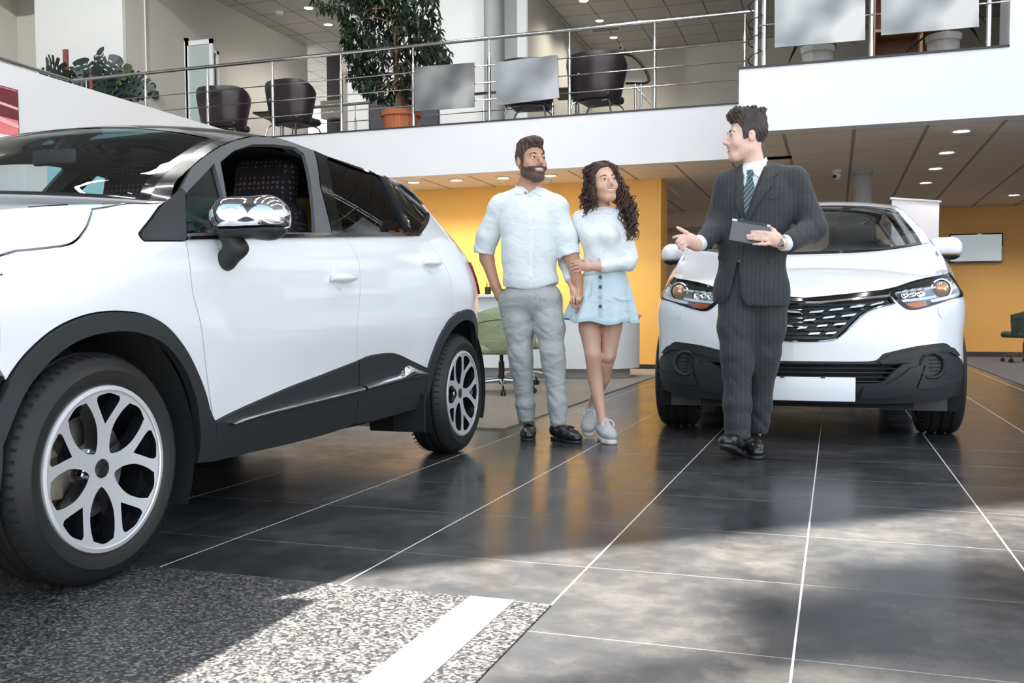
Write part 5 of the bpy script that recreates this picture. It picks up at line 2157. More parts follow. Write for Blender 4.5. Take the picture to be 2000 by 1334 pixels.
def shoe(fig, name, heel, toe, m_up, m_sole, w=.047, h=.075, top=None, pitch=0.0, sole=.022, collar=.05):
    """heel, toe: ground points; pitch lifts the toe"""
    heel, toe = Vector(heel), Vector(toe)
    L = (toe - heel).length
    F = (toe - heel).normalized()
    S = F.cross(Vector((0, 0, 1))).normalized()
    U = S.cross(F)
    R = [list(S), list(F), list(U)]

    def q(x, y, z):
        return heel + S * x + F * y + U * z
    lo = [min(heel[i], toe[i]) - .14 for i in range(3)]
    hi = [max(heel[i], toe[i]) + .16 for i in range(3)]
    f = Field(lo, hi, .004)
    f.chain([q(0, .045, .040 + sole), q(0, .12, .036 + sole), q(.003, L - .075, .026 + sole), q(.0, L - .035, .020 + sole)], [.036, .036, .035, .028], .02, flat=(list(S), 1.25))
    f.chain([q(0, .035, .05 + sole), q(0, .045, h + sole)], [.034, .036], .02)
    f.limb(q(0, .06, h * .8 + sole), q(0, .14, .05 + sole), .032, .028, .02)
    f.cut(q(0, 0, sole + .002), list(-U), .003)
    up = f.build(name, m_up, None, it=2, loc=tuple(heel))
    g = Field(lo, hi, .004)
    g.chain([q(0, .042, .016), q(0, .12, .014), q(.003, L - .08, .014), q(0, L - .038, .012)], [.035, .031, .037, .030], .02, flat=(list(S), 1.12))
    g.cut(q(0, 0, sole + .004), list(U), .003)
    g.cut(q(0, 0, .0), list(-U), .003)
    so = g.build('sole', m_sole, up, it=2)
    so.location = -Vector(heel)
    # shift handled below: sole built in world coordinates under a moved parent
    return up, q


def finish(body, label, ground):
    tag(body, label, 'person')


def person_mesh(f, mats, pick, base):
    o = f.build('person', mats, None, loc=base, it=2, pick=pick)
    return o


def add_child(o, body):
    o.parent = body
    o.location = Vector(o.location) - Vector(body.location)
    return o


def sdf_clip(f, fn):
    sl, X = f.block(f.lo - 1, f.lo + f.n * f.h + 1)
    f.d = np.maximum(f.d, fn(np.stack(X, -1).reshape(-1, 3)).reshape(f.d.shape).astype(np.float32))
    return f


def wrap(body):
    """helpers that hang pieces under a body whose origin is at its feet"""
    def kid(o):
        o.parent = body
        o.location = Vector(o.location) - Vector(body.location)
        return o

    def kidw(o):
        o.parent = body
        o.location = -Vector(body.location)
        return o
    return kid, kidw


def tree_of(o, base):
    t = o.location.copy()
    o.location = base
    r = bvh(o)
    o.location = t
    return r


def crease(t):
    """a fold profile with a narrow valley and a broad crest"""
    return .6 - np.abs(np.sin(t * .5))**.7 * 1.0
# ------------------------------------------------------------------ the man with the beard
G = Fig(5.53)
P = G.p
base = Vector((P(1040, 850).x, 5.53, 0))
hc = P(1037, 314.5, -.03)
HM = Head(hc, head_axes(hc, math.radians(30), 0, math.radians(4)), 1.05)
lo = (P(915, 600).x - .02, 5.53 - .36, -.01)
hi = (P(1150, 600).x + .06, 5.53 + .30, 1.96)
f = Field(lo, hi, .005)
HM.shape(f, 0, True, 1.0)
nk = HM.w(0, -.022, -.055)
f.limb(nk, P(1034, 372, .02), .056, .060, .03)
f.limb(P(1034, 368, .02), P(990, 392, .02), .05, .045, .05).limb(P(1034, 368, .02), P(1078, 395, .02), .05, .045, .05)
f.egg(P(1033, 440, 0), (.165, .105, .20), .04).egg(P(1035, 510, 0), (.145, .10, .18), .05).egg(P(1040, 575, 0), (.155, .11, .13), .05)
# his right arm goes into the pocket
G.chain(f, [(975, 412, .02, .044), (948, 488, .04, .041), (951, 505, .04, .043), (968, 560, .0, .029), (976, 577, .0, .027)], .02)
G.chain(f, [(976, 577, .0, .030), (988, 596, -.01, .034), (996, 610, -.01, .020)], .02)
# his left arm hangs down, holding her hand
G.chain(f, [(1087, 412, .01, .044), (1111, 488, .01, .042), (1117, 505, .0, .043), (1128, 548, -.05, .030), (1131, 566, -.06, .026)], .02)
G.chain(f, [(1131, 566, -.06, .026), (1131, 580, -.065, .030), (1130, 588, -.07, .026)], .015, flat=((1, .4, 0), .75))
finger(f, [P(1137, 583, -.07), P(1137, 596, -.085), P(1131, 604, -.09), P(1125, 611, -.09)], .0092)
finger(f, [P(1131, 588, -.07), P(1130, 598, -.095), P(1125, 601, -.115), P(1120, 598, -.12)], .0092)
finger(f, [P(1127, 588, -.07), P(1124, 597, -.09), P(1119, 598, -.11), P(1116, 593, -.115)], .0088)
finger(f, [P(1123, 585, -.065), P(1119, 592, -.085), P(1115, 592, -.10), P(1113, 588, -.105)], .0078)
finger(f, [P(1134, 572, -.075), P(1136, 580, -.105), P(1132, 586, -.12), P(1129, 588, -.125)], .0098)
# legs
G.chain(f, [(1018, 598, 0, .07), (1017, 692, -.03, .058), (1018, 720, -.02, .055), (1028, 820, .03, .038), (1030, 846, .04, .034)], .03)
G.chain(f, [(1066, 598, 0, .07), (1079, 690, -.06, .058), (1082, 720, -.05, .055), (1091, 820, -.07, .038), (1092, 846, -.07, .034)], .03)
LX = None


def pick(C):
    x, y, z = HM.local(C)
    return ((np.abs(x) < .024) & (z > -.0785) & (z < -.0555) & (y > .0865)).astype(int)


man = person_mesh(f, [SK_M, LIP], pick, base)
finish(man, 'smiling bearded man in pale linen shirt and grey trousers, hand in pocket', base)
man.name = 'person'
grp = bpy.data.objects.new


def kid(o):
    return add_child(o, man)


def kidw(o):
    """child whose mesh is in world coordinates"""
    o.parent = man
    o.location = -Vector(man.location)
    return o


E0 = bpy.data.objects.new
HM.face_parts(man, HAIR_M, SK_M, look=(.22, .0), brow_r=.0048)
for c in list(man.children):
    c.location = Vector(c.location) - base
# short hair
hf = Field([v - .16 for v in hc], [v + .17 for v in hc], .0035)
HM.shape(hf, .0065, True, 1, False, False)


hf.egg(HM.w(.0, .035, .098), (.060, .062, .038), .02, 'u', HM.rot)
hf.egg(HM.w(.0, -.02, .098), (.068, .075, .040), .02, 'u', HM.rot)


def hairline_short(H, front=.068, nape=-.055):
    def fn(P_):
        x, y, z = H.local(P_)
        line = np.interp(y, [-.11, -.045, -.020, .000, .012, .030, .036, .060, .085], [nape, nape + .01, .008, .012, -.020, -.022, .030, front - .01, front])
        return (line - z) * .8
    return fn


sdf_clip(hf, hairline_short(HM))
hf.ripple(lambda x, y, z: .0022 * np.sin(150 * x + 60 * z + 2 * np.sin(70 * y)) * np.sin(90 * z + 120 * y) + .002 * np.sin(310 * x + 190 * y))
kid(hf.build('hair', HAIR_M, None, it=1, loc=tuple(hc)))
# beard
bf = Field([v - .16 for v in hc], [v + .16 for v in hc], .0035)
HM.shape(bf, .0026, True, 1, False, True)


def beard_clip(P_):
    x, y, z = HM.local(P_)
    top = np.interp(y, [-.02, .02, .05, .075, .11], [.0, -.030, -.052, -.048, -.047])
    out = np.maximum(z - top, .000 - y)
    mouth = np.sqrt((x / .027)**2 + ((z + .0665) / .0125)**2)
    return np.maximum(out, np.where(y > .06, (1 - mouth) * .012, -1))


sdf_clip(bf, beard_clip)
bf.ripple(lambda x, y, z: .0012 * np.sin(420 * x + 200 * z) * np.sin(380 * y + 300 * z))
kid(bf.build('beard', BEARD, None, it=1, loc=tuple(hc)))

# --- shirt
f = Field(lo, (hi[0], hi[1], 1.75), .006)
f.egg(P(1032, 440, 0), (.178, .128, .225), .04).egg(P(1032, 500, 0), (.172, .130, .20), .05).egg(P(1036, 552, 0), (.172, .128, .12), .06)
f.limb(P(980, 402, .02), P(1084, 404, .02), .060, .060, .05)
f.limb(P(1034, 376, .02), P(985, 398, .02), .055, .058, .05).limb(P(1034, 376, .02), P(1082, 401, .02), .055, .058, .05)
G.chain(f, [(974, 410, .02, .068), (953, 462, .03, .063), (947, 490, .04, .062)], .045)
G.chain(f, [(1088, 410, .01, .068), (1104, 462, .01, .062), (1112, 494, .0, .062)], .045)
f.limb(P(1034, 366, .015), P(1034, 376, .02), .066, .070, .02)


def folds_shirt(x, y, z):
    px = (x - P(1033, 500).x)
    w = np.exp(-(np.abs(px) / .16)**2)
    r = .0035 * crease(34 * (z + 1.2 * np.abs(px)) + 3 * np.sin(9 * px)) * np.exp(-((z - 1.02) / .10)**2)
    r += .0035 * crease(60 * (z * .8 + px * .9)) * np.exp(-((np.abs(px) - .17) / .06)**2) * np.exp(-((z - 1.35) / .12)**2)
    r += .004 * crease(70 * z + 25 * px) * np.exp(-((np.abs(px) - .26) / .06)**2)
    r += .003 * np.sin(28 * px + 6 * z) * np.exp(-((z - 1.1) / .25)**2)
    return r


f.ripple(folds_shirt)
# sleeve ends, tails, neck opening
a, b_ = np.array(P(953, 462, .03)), np.array(P(947, 490, .04))
f2 = f


def shirt_clip(P_):
    out = np.full(len(P_), -1.0)
    for top, end, rad in ((P(953, 462, .03), P(946.5, 494, .04), .085), (P(1104, 462, .01), P(1113, 499, .0), .085)):
        t0, e0 = np.array(top), np.array(end)
        d = (e0 - t0) / np.linalg.norm(e0 - t0)
        q = P_ - e0
        along = q @ d
        r = np.linalg.norm(q - along[:, None] * d, axis=1)
        out = np.maximum(out, np.where(r < rad, along, -1))
    X = P_[:, 0] - P(1033, 560).x
    hem = P(1030, 566).z + .028 * (X / .16)**2 - .004 * np.sin(25 * X)
    out = np.maximum(out, np.where(np.abs(X) < .23, hem - P_[:, 2], -1))
    # open collar: a notch at the front
    Xn = np.abs(P_[:, 0] - P(1034, 380).x)
    zb = P(1034, 384).z
    zt = P(1034, 366).z
    tri = np.maximum(Xn - .062 * (P_[:, 2] - zb) / (zt - zb), zb - P_[:, 2])
    out = np.maximum(out, np.where(P_[:, 1] < 5.53 + .02, -tri, -1))
    out = np.maximum(out, P_[:, 2] - P(1034, 361).z - .25 * (P_[:, 1] - 5.53))
    return out


sdf_clip(f, shirt_clip)
shirt = kid(f.build('shirt', C_SHIRT, None, it=2, loc=tuple(base)))
tree_b = bvh(man)
shirt.location = base
tree = bvh(shirt)
shirt.location = (0, 0, 0)
TT = [tree]
# placket, cuffs, collar, buttons
kidw(patch('placket', C_DRESS, None, TT, [(1031.5, 385), (1038.5, 385), (1040.5, 470), (1040, 565), (1033, 566), (1032.5, 470)], .003))
for k, y in enumerate((402, 430, 458, 486, 514, 542)):
    q = on_surface(TT, 1036.2, y, .006)
    kidw(MB().lathe([(.0055, 0), (.005, .002), (.001, .0025)], q, (0, -1, 0), n=10).build('button', C_DRESS, None))
for pts, nm in (([(1019, 364), (1006, 363), (1005, 372), (1010, 379), (1018, 379), (1027, 373), (1034.5, 384), (1030, 372)], 'collar'), ([(1049, 364), (1058, 368), (1061, 376), (1057, 383), (1049, 379), (1044, 375), (1036, 385), (1041, 374)], 'collar')):
    kidw(patch(nm, C_SHIRT, None, [tree, tree_b], pts, .010, 2.5, .008))
for pts in ([(947, 478, .04), (945.5, 496, .04)], [(1108, 482, .005), (1113, 501, .0)]):
    c = Field([min(P(*q)[i] for q in pts) - .12 for i in range(3)], [max(P(*q)[i] for q in pts) + .12 for i in range(3)], .005)
    c.limb(P(*pts[0]), P(*pts[1]), .0665, .0665, 0)
    d = np.array(P(*pts[1])) - np.array(P(*pts[0]))
    c.cut(P(*pts[0]), list(-d), .004).cut(P(*pts[1]), list(d), .004)
    c.limb(P(*pts[0]), np.array(P(*pts[1])) + d, .049, .049, .004, 'd')
    c.ripple(lambda x, y, z: .0025 * np.sin(80 * z + 60 * x))
    kid(c.build('rolled_cuff', C_SHIRT, None, it=2, loc=tuple(base)))
mk = on_surface(TT, 1064, 420, .002)

# --- trousers
f = Field((lo[0], lo[1], .0), (hi[0], hi[1], 1.05), .006)
f.egg(P(1038, 580, 0), (.180, .122, .115), .03)
f.limb(P(990, 590, -.01), P(997, 622, -.015), .052, .050, .04)
G.chain(f, [(1012, 592, 0, .096), (1014, 640, -.01, .086), (1017, 695, -.03, .067), (1018, 715, -.02, .064), (1026, 790, .02, .054), (1028.5, 822, .03, .050)], .035)
G.chain(f, [(1067, 592, 0, .096), (1074, 640, -.03, .085), (1079, 690, -.06, .068), (1082, 715, -.05, .065), (1089, 790, -.07, .053), (1090.5, 824, -.07, .050)], .035)
KX = [(1017, 700), (1080, 695)]


def folds_chino(x, y, z):
    r = 0
    for (kx, ky), dx in zip(KX, (1, -1)):
        c = P(kx, ky)
        u, v = x - c.x, z - c.z
        r = r + .0062 * crease(66 * (v + .5 * dx * u) + 2.2 * np.sin(24 * u)) * np.exp(-(v / .12)**2) * np.exp(-(u / .11)**2)
        c = P(kx + 9, 800)
        u, v = x - c.x, z - c.z
        r = r + .0062 * crease(78 * (v - .6 * dx * u) + 2 * np.sin(30 * u)) * np.exp(-(v / .11)**2) * np.exp(-(u / .09)**2)
    c = P(1044, 625)
    u, v = x - c.x, z - c.z
    r = r + .005 * crease(60 * (v + .8 * np.abs(u))) * np.exp(-(v / .12)**2) * np.exp(-(u / .12)**2)
    r = r + .003 * crease(45 * (v - .7 * u)) * np.exp(-((z - .78) / .15)**2)
    c = P(1085, 620)
    u, v = x - c.x, z - c.z
    r = r + .005 * crease(75 * (v + .55 * u) + 1.5 * np.sin(20 * v)) * np.exp(-(v / .16)**2) * np.exp(-(u / .10)**2)
    r = r + .003 * crease(110 * (v + .4 * u) + 3 * np.sin(17 * u)) * np.exp(-((z - .25) / .2)**2)
    return r


f.ripple(folds_chino)
f.cut(P(1040, 543), (0, 0, 1), .004)


def chino_hem(P_):
    X = P_[:, 0]
    m = P(1058, 820).x
    return np.where(X < m, P(1028, 824).z - P_[:, 2], P(1090, 829).z - P_[:, 2] + .12 * (X - P(1090, 829).x))


sdf_clip(f, chino_hem)
tr = kid(f.build('trousers', C_CHINO, None, it=2, loc=tuple(base)))
tr.location = base
TR = [bvh(tr)]
tr.location = (0, 0, 0)
kidw(patch('fly_seam', C_CHINO, None, TR, [(1043, 560), (1050, 562), (1052, 590), (1046, 618), (1044.5, 618), (1049, 590)], .003, 2.5, .004))
kidw(patch('pocket_seam', C_CHINO, None, TR, [(983, 566), (987, 566), (984, 590), (979.5, 604), (978, 600), (981, 588)], .004, 2.5, .006))
# loafers
for px, ay, ang in ((1031, 5.53 + .03, .02), (1089, 5.53 - .06, .62)):
    up, q = shoe_at(G, 'loafer', px, ay, ang, .285, C_LEATHER, C_SOLEK, sole=.014)
    b = MB()
    for sx in (-.012, .012):
        b.tube([q(0, .145, .092), q(sx * .6, .165, .092), q(sx * 1.6, .19, .085)], [.006, .006, .009], n=8)
    ts = b.build('tassel', C_LEATHER, up)
    ts.location = -Vector(up.location)
    kid(up)
# ------------------------------------------------------------------ the woman with the long curls
G = Fig(5.57)
P = G.p
base = Vector((P(1165, 850).x, 5.57, 0))
hc = P(1177, 356, -.02)
HW = Head(hc, head_axes(hc, math.radians(26), math.radians(7), math.radians(2)), .98)
lo = (P(1085, 600).x, 5.57 - .38, -.01)
hi = (P(1260, 600).x, 5.57 + .36, 1.72)
f = Field(lo, hi, .005)
HW.shape(f, 0, False, 1.4)
f.limb(HW.w(0, -.022, -.06), P(1174, 416, .02), .044, .047, .03)
f.egg(P(1173, 455, .01), (.125, .08, .15), .04).egg(P(1180, 520, .0), (.095, .07, .14), .05).egg(P(1180, 575, .01), (.145, .10, .12), .05)
# her left arm: the hand holds his forearm
G.chain(f, [(1214, 428, .01, .038), (1234, 506, -.02, .033), (1228, 517, -.05, .033), (1172, 521, -.135, .024), (1160, 521, -.15, .021)], .02)
G.chain(f, [(1160, 521, -.15, .021), (1147, 521, -.155, .026), (1138, 520, -.155, .024)], .015, flat=((0, 1, 0), .7))
for k, (b0, b1, b2) in enumerate((((1138, 513), (1126, 510), (1115, 514)), ((1137, 517), (1124, 516), (1113, 521)), ((1137, 522), (1125, 523), (1114, 528)), ((1139, 527), (1128, 530), (1119, 533)))):
    finger(f, [P(*b0, -.155), P(*b1, -.168), P(*b2, -.150)], .0078 if k < 3 else .0068)
finger(f, [P(1150, 514, -.155), P(1141, 508, -.165), P(1132, 506, -.16)], .0085)
# her right arm runs behind his; the hands meet
G.chain(f, [(1133, 428, .03, .038), (1106, 500, .08, .033), (1107, 512, .07, .032), (1114, 545, -.03, .024), (1117, 556, -.07, .021)], .02)
G.chain(f, [(1117, 556, -.07, .021), (1120, 566, -.10, .026), (1122, 572, -.12, .022)], .015, flat=((1, 0, 0), .75))
for b0, b1, b2 in (((1126, 570, -.12), (1131, 580, -.155), (1132, 588, -.165)), ((1123, 573, -.125), (1127, 584, -.160), (1127, 592, -.165)), ((1119, 574, -.12), (1121, 585, -.150), (1121, 592, -.155)), ((1116, 573, -.11), (1116, 583, -.135), (1117, 590, -.14))):
    finger(f, [P(*b0), P(*b1), P(*b2)], .0076)
finger(f, [P(1124, 560, -.10), P(1130, 568, -.135), P(1131, 577, -.15)], .0084)
# legs: the front one crosses to the right, the other trails
G.chain(f, [(1151, 600, -.01, .072), (1152, 640, -.03, .066), (1158, 690, -.06, .048), (1159, 706, -.055, .045), (1163, 740, -.03, .046), (1174, 805, -.05, .028), (1178, 830, -.06, .027)], .008)
f.egg(P(1158, 694, -.085), (.030, .022, .034), .03)
G.chain(f, [(1199, 600, .02, .066), (1195, 640, .015, .060), (1188, 694, .01, .046), (1184, 708, .02, .046), (1177, 738, .08, .046), (1160, 784, .17, .029), (1154, 803, .19, .028)], .008)
f.egg(P(1187, 697, -.035), (.028, .022, .032), .03)
G.chain(f, [(1178, 828, -.06, .028), (1184, 842, -.14, .026)], .02)
G.chain(f, [(1154, 800, .19, .028), (1150, 826, .13, .024)], .02)


def pick(C):
    x, y, z = HW.local(C)
    return ((np.abs(x) < .025) & (z > -.0795) & (z < -.0555) & (y > .0865)).astype(int)


woman = person_mesh(f, [SK_W, LIPW], pick, base)
tag(woman, 'smiling woman with long dark curls in white blouse and pale denim skirt', 'person')
kid, kidw = wrap(woman)
HW.face_parts(woman, HAIR_W, SK_W, look=(.3, .05), brow_r=.0030, squint=.06)
for c in list(woman.children):
    c.location = Vector(c.location) - base
# --- curls
r = random.Random(11)
hf = Field([v - .17 for v in hc], [v + .17 for v in hc], .004)
HW.shape(hf, .014, False, 1, False, False)


def cap_clip(P_):
    x, y, z = HW.local(P_)
    line = np.interp(y, [-.11, -.02, .012, .03, .052, .07, .09], [-.12, -.12, -.09, .02, .062, .082, .085])
    return (line - z) * .8


sdf_clip(hf, cap_clip)
hf.ripple(lambda x, y, z: .005 * np.sin(70 * x + 40 * z) * np.sin(60 * z + 50 * y))
hair = kid(hf.build('hair', HAIR_W, None, it=1, loc=tuple(hc)))
b = MB()
cdir = Vector((CAM_O.x - hc.x, CAM_O.y - hc.y, 0)).normalized()
rdir = Vector((-cdir.y, cdir.x, 0))


def curl(root, tip, rad, thick, turns, ph, sag=.03):
    n = int(turns * 9) + 6
    pts, rs = [], []
    d = (tip - root)
    u, w, a = frame(d)
    for i in range(n + 1):
        t = i / n
        c = root + d * t + rdir * sag * math.sin(PI * t)
        k = rad * min(1, .25 + t * 1.6)
        pts.append(c + (u * math.cos(ph + 2 * PI * turns * t) + w * math.sin(ph + 2 * PI * turns * t)) * k)
        rs.append(thick * (1 - .55 * t))
    b.tube(pts, rs, n=6)


for i in range(150):                                  # the heavy fall over her left shoulder
    z0 = r.uniform(-.09, .08)
    root = HW.w(r.uniform(.045, .082), r.uniform(-.06, .045), z0)
    q = r.random()
    px = 1203 + 34 * q**.7 + r.uniform(-6, 6)
    py = lerp(395, 470, r.random()**.6) if q > .25 else r.uniform(400, 440)
    tip = P(px + (py - 400) * .10, py, r.uniform(-.10, .05))
    curl(root, tip, r.uniform(.008, .018), r.uniform(.004, .0065), r.uniform(2.5, 5), r.uniform(0, 6.3), r.uniform(.01, .06))
for i in range(80):                                   # the side behind her right cheek
    root = HW.w(-r.uniform(.055, .082), r.uniform(-.07, .025), r.uniform(-.08, .07))
    tip = P(r.uniform(1140, 1161), r.uniform(392, 433), r.uniform(-.06, .06))
    curl(root, tip, r.uniform(.007, .015), r.uniform(.004, .006), r.uniform(2, 4.5), r.uniform(0, 6.3), -r.uniform(.005, .03))
for i in range(46):                                   # strands that frame the face
    sx = 1 if i % 2 else -1
    root = HW.w(sx * r.uniform(.012, .05), r.uniform(.02, .062), .098 - .3 * abs(r.uniform(0, .02)))
    mid = HW.w(sx * r.uniform(.068, .080), r.uniform(.028, .046), r.uniform(-.01, .03))
    tip = HW.w(sx * r.uniform(.072, .092), r.uniform(.01, .04), r.uniform(-.17, -.10))
    curl(root, mid, .004, .0055, 1.2, r.uniform(0, 6.3), sx * .022)
    curl(mid, tip, r.uniform(.007, .012), .005, r.uniform(2, 3.5), r.uniform(0, 6.3), sx * .008)
for i in range(70):                                   # crown
    a = r.uniform(0, 2 * PI)
    root = HW.w(.05 * math.cos(a), -.01 + .06 * math.sin(a), .115)
    sx = 1 if math.cos(a) > -.15 else -1
    tip = HW.w(sx * r.uniform(.078, .098), r.uniform(-.06, .03), r.uniform(-.07, .06))
    curl(root, tip, r.uniform(.006, .012), r.uniform(.004, .006), r.uniform(1.5, 3), r.uniform(0, 6.3), sx * .03)
kidw(b.build('curls', HAIR_W, None))
# --- blouse
f = Field(lo, hi, .0055)
f.egg(P(1173, 450, .01), (.140, .092, .150), .04).egg(P(1180, 505, .0), (.122, .088, .12), .06)
f.egg(P(1162, 462, -.055), (.055, .05, .055), .05).egg(P(1192, 462, -.055), (.055, .05, .055), .05)
f.limb(P(1174, 418, .02), P(1138, 424, .03), .046, .046, .04).limb(P(1174, 418, .02), P(1210, 425, .01), .046, .046, .04)
f.limb(P(1174, 409, .02), P(1174, 420, .015), .050, .056, .02)
G.chain(f, [(1137, 428, .03, .047), (1106, 500, .08, .043), (1107, 514, .07, .042), (1114, 544, -.03, .034)], .035)
G.chain(f, [(1211, 428, .01, .047), (1233, 504, -.02, .040), (1227, 515, -.05, .039), (1182, 521, -.125, .032)], .022)


def blouse_fold(x, y, z):
    c = P(1190, 505)
    u, v = x - c.x, z - c.z
    q = .0045 * crease(62 * (v - .5 * u) + 2 * np.sin(22 * u)) * np.exp(-(v / .10)**2 - (u / .14)**2)
    c = P(1230, 490)
    u, v = x - c.x, z - c.z
    return q + .005 * crease(80 * (v + .6 * u)) * np.exp(-(v / .12)**2 - (u / .08)**2) + .003 * np.sin(45 * x + 30 * z)


f.ripple(blouse_fold)


def blouse_clip(P_):
    out = np.full(len(P_), -1.0)
    for top, end, rad in ((P(1107, 514, .07), P(1115.5, 551, -.045), .075), (P(1228, 518, -.05), P(1177, 521, -.13), .075)):
        t0, e0 = np.array(top), np.array(end)
        d = (e0 - t0) / np.linalg.norm(e0 - t0)
        q = P_ - e0
        al = q @ d
        rr = np.linalg.norm(q - al[:, None] * d, axis=1)
        out = np.maximum(out, np.where((rr < rad) & (al > -.02), al, -1))
    out = np.maximum(out, np.where((P_[:, 0] > P(1136, 530).x) & (P_[:, 0] < P(1222, 530).x) & (P_[:, 1] > 5.57 - .112), P(1180, 533).z - P_[:, 2], -1))
    return np.maximum(out, P_[:, 2] - P(1174, 404).z)


sdf_clip(f, blouse_clip)
bl = kid(f.build('blouse', C_BLOUSE, None, it=2, loc=tuple(base)))
TB = [tree_of(bl, base)]
TBW = TB + [tree_of(woman, base)]
kidw(patch('placket', C_BLOUSE, None, TB, [(1173, 414), (1180, 414), (1182, 470), (1183, 528), (1177, 528), (1175, 470)], .003, 2.5, .004))
kidw(patch('collar', C_DRESS, None, TB, [(1176, 412), (1166, 406), (1158, 405), (1156, 411), (1160, 417), (1168, 418), (1174, 415)], .006, 2, .006))
kidw(patch('collar', C_DRESS, None, TB, [(1177, 412), (1186, 407), (1195, 406), (1198, 411), (1195, 417), (1187, 418), (1180, 415)], .006, 2, .006))
for k, y in enumerate((424, 446, 468, 490, 512)):
    q = on_surface(TB, 1178.5, y, .006)
    kidw(MB().lathe([(.0045, 0), (.004, .002), (.001, .0025)], q, (0, -1, 0), n=10).build('button', C_DRESS, None))
c0, c1 = P(1186, 520.5, -.118), P(1176, 521, -.132)
c = Field([v - .1 for v in c0], [v + .1 for v in c0], .004)
c.limb(c0, c1, .036, .032, 0)
c.limb(c1, np.array(c1) + (np.array(c1) - np.array(c0)) * 2, .027, .027, .003, 'd')
kid(c.build('cuff', C_BLOUSE, None, it=2, loc=tuple(base)))
# --- skirt
b = MB()
wc, hc2 = P(1181, 530, .0), P(1174, 625, .0)


def ring(t, inner=0.0):
    c = wc.lerp(hc2, t)
    out = []
    for i in range(96):
        a = 2 * PI * i / 96
        rx = lerp(.118, .212, t**.75) - inner
        ry = lerp(.095, .175, t**.75) - inner
        w = 1 + .07 * t * math.sin(6 * a + .8) + .035 * t * math.sin(13 * a + 2)
        x, y = rx * math.cos(a) * w, ry * math.sin(a) * w
        z = -.010 * t * math.cos(6 * a + .8) - .018 * t * math.sin(a + .2) * -1 - .012 * t * math.cos(a)
        out.append((c.x + x, c.y + y, c.z + z))
    return out


n = 14
rings = [ring(i / n) for i in range(n + 1)] + [ring(1 - i / n * .97, .006) for i in range(n + 1)]
b.loft([q[::-1] for q in rings])
sk = kidw(b.build('skirt', C_SKIRT, None, angle=80))
me_tree = BVHTree.FromPolygons(b.v, b.f)
TS = [me_tree]
hb = MB()
for a0, nm in ((.93, 'hem'), (0.0, 'waistband')):
    hb = MB().loft([[(Vector(p) + (Vector(p) - Vector((hc2.x, hc2.y, p[2]))).normalized() * .003) for p in ring(t)][::-1] for t in ((a0, a0 + .03, a0 + .06) if a0 else (.0, .03, .07))])
    kidw(hb.build(nm, C_DENIM if a0 else C_SKIRT, None, angle=80))
kidw(patch('button_placket', C_DENIM, None, TS, [(1168, 531), (1176, 531), (1177, 620), (1169, 620)], .004, 2.5, .003))
for k, y in enumerate((541, 560, 579, 598)):
    q = on_surface(TS, 1172.6, y, .010)
    kidw(MB().lathe([(.0105, 0), (.0105, .003), (.007, .005), (.001, .0045)], q, (0, -1, 0), n=14).build('skirt_button', mat('horn_button', (.10, .06, .045), .3) if k != 2 else mat('pale_button', (.6, .5, .45), .3), None))
kidw(patch('pocket_edge', C_DENIM, None, TS, [(1198, 578), (1212, 585), (1228, 586), (1236, 584), (1236, 587), (1227, 589), (1211, 588), (1197, 581)], .004, 2, .003))
kidw(patch('pocket_edge', C_DENIM, None, TS, [(1147, 580), (1153, 572), (1154, 552), (1157, 552), (1156, 574), (1149, 583)], .004, 2, .003))
# --- sneakers
for px, ay, ang, lift in ((1179, 5.57 - .05, .28, 0), (1156, 5.57 + .22, -.12, .075)):
    x = at(px, 850, 1, ay).x
    cd = Vector((CAM_O.x - x, CAM_O.y - ay, 0)).normalized()
    rt = Vector((-cd.y, cd.x, 0))
    d = cd * math.cos(ang) + rt * math.sin(ang)
    h_ = Vector((x, ay, 0)) - d * .05 + Vector((0, 0, lift))
    t_ = h_ + d * math.sqrt(.25**2 - lift**2)
    t_.z = 0
    up, q = shoe(G, 'sneaker', h_, t_, C_SNEAK, C_SOLE, h=.085, sole=.028)
    b = MB()
    for i in range(6):
        y = .105 + i * .016
        z = .118 - i * .008
        b.tube([q(-.026, y, z - .016), q(0, y + .008, z + .004), q(.026, y, z - .016)], .0035, n=6)
        b.tube([q(.024, y - .002, z - .014), q(0, y + .010, z + .004), q(-.024, y + .012, z - .016)], .003, n=6)
    for sx in (1, -1):
        b.tube([q(0, .11, .122), q(sx * .02, .125, .132), q(sx * .035, .14, .115), q(sx * .03, .16, .095)], .0035, n=6)
    o = b.build('laces', C_SOLE, up)
    o.location = -Vector(up.location)
    kid(up)
# ------------------------------------------------------------------ the man in the suit
G = Fig(5.14)
P = G.p
base = Vector((P(1445, 880).x, 5.14, 0))
hc = P(1457.5, 266.5, .0)
HS = Head(hc, head_axes(hc, math.radians(-74), math.radians(0), math.radians(-2)), 1.0)
lo = (P(1305, 600).x, 5.14 - .50, -.01)
hi = (P(1625, 600).x, 5.14 + .34, 1.98)
f = Field(lo, hi, .005)
HS.shape(f, 0, True, 1.3)
f.limb(HS.w(0, -.022, -.055), P(1476, 332, .03), .050, .054, .03)
f.egg(P(1478, 400, .02), (.16, .10, .2), .04).egg(P(1474, 500, .03), (.12, .07, .16), .05)
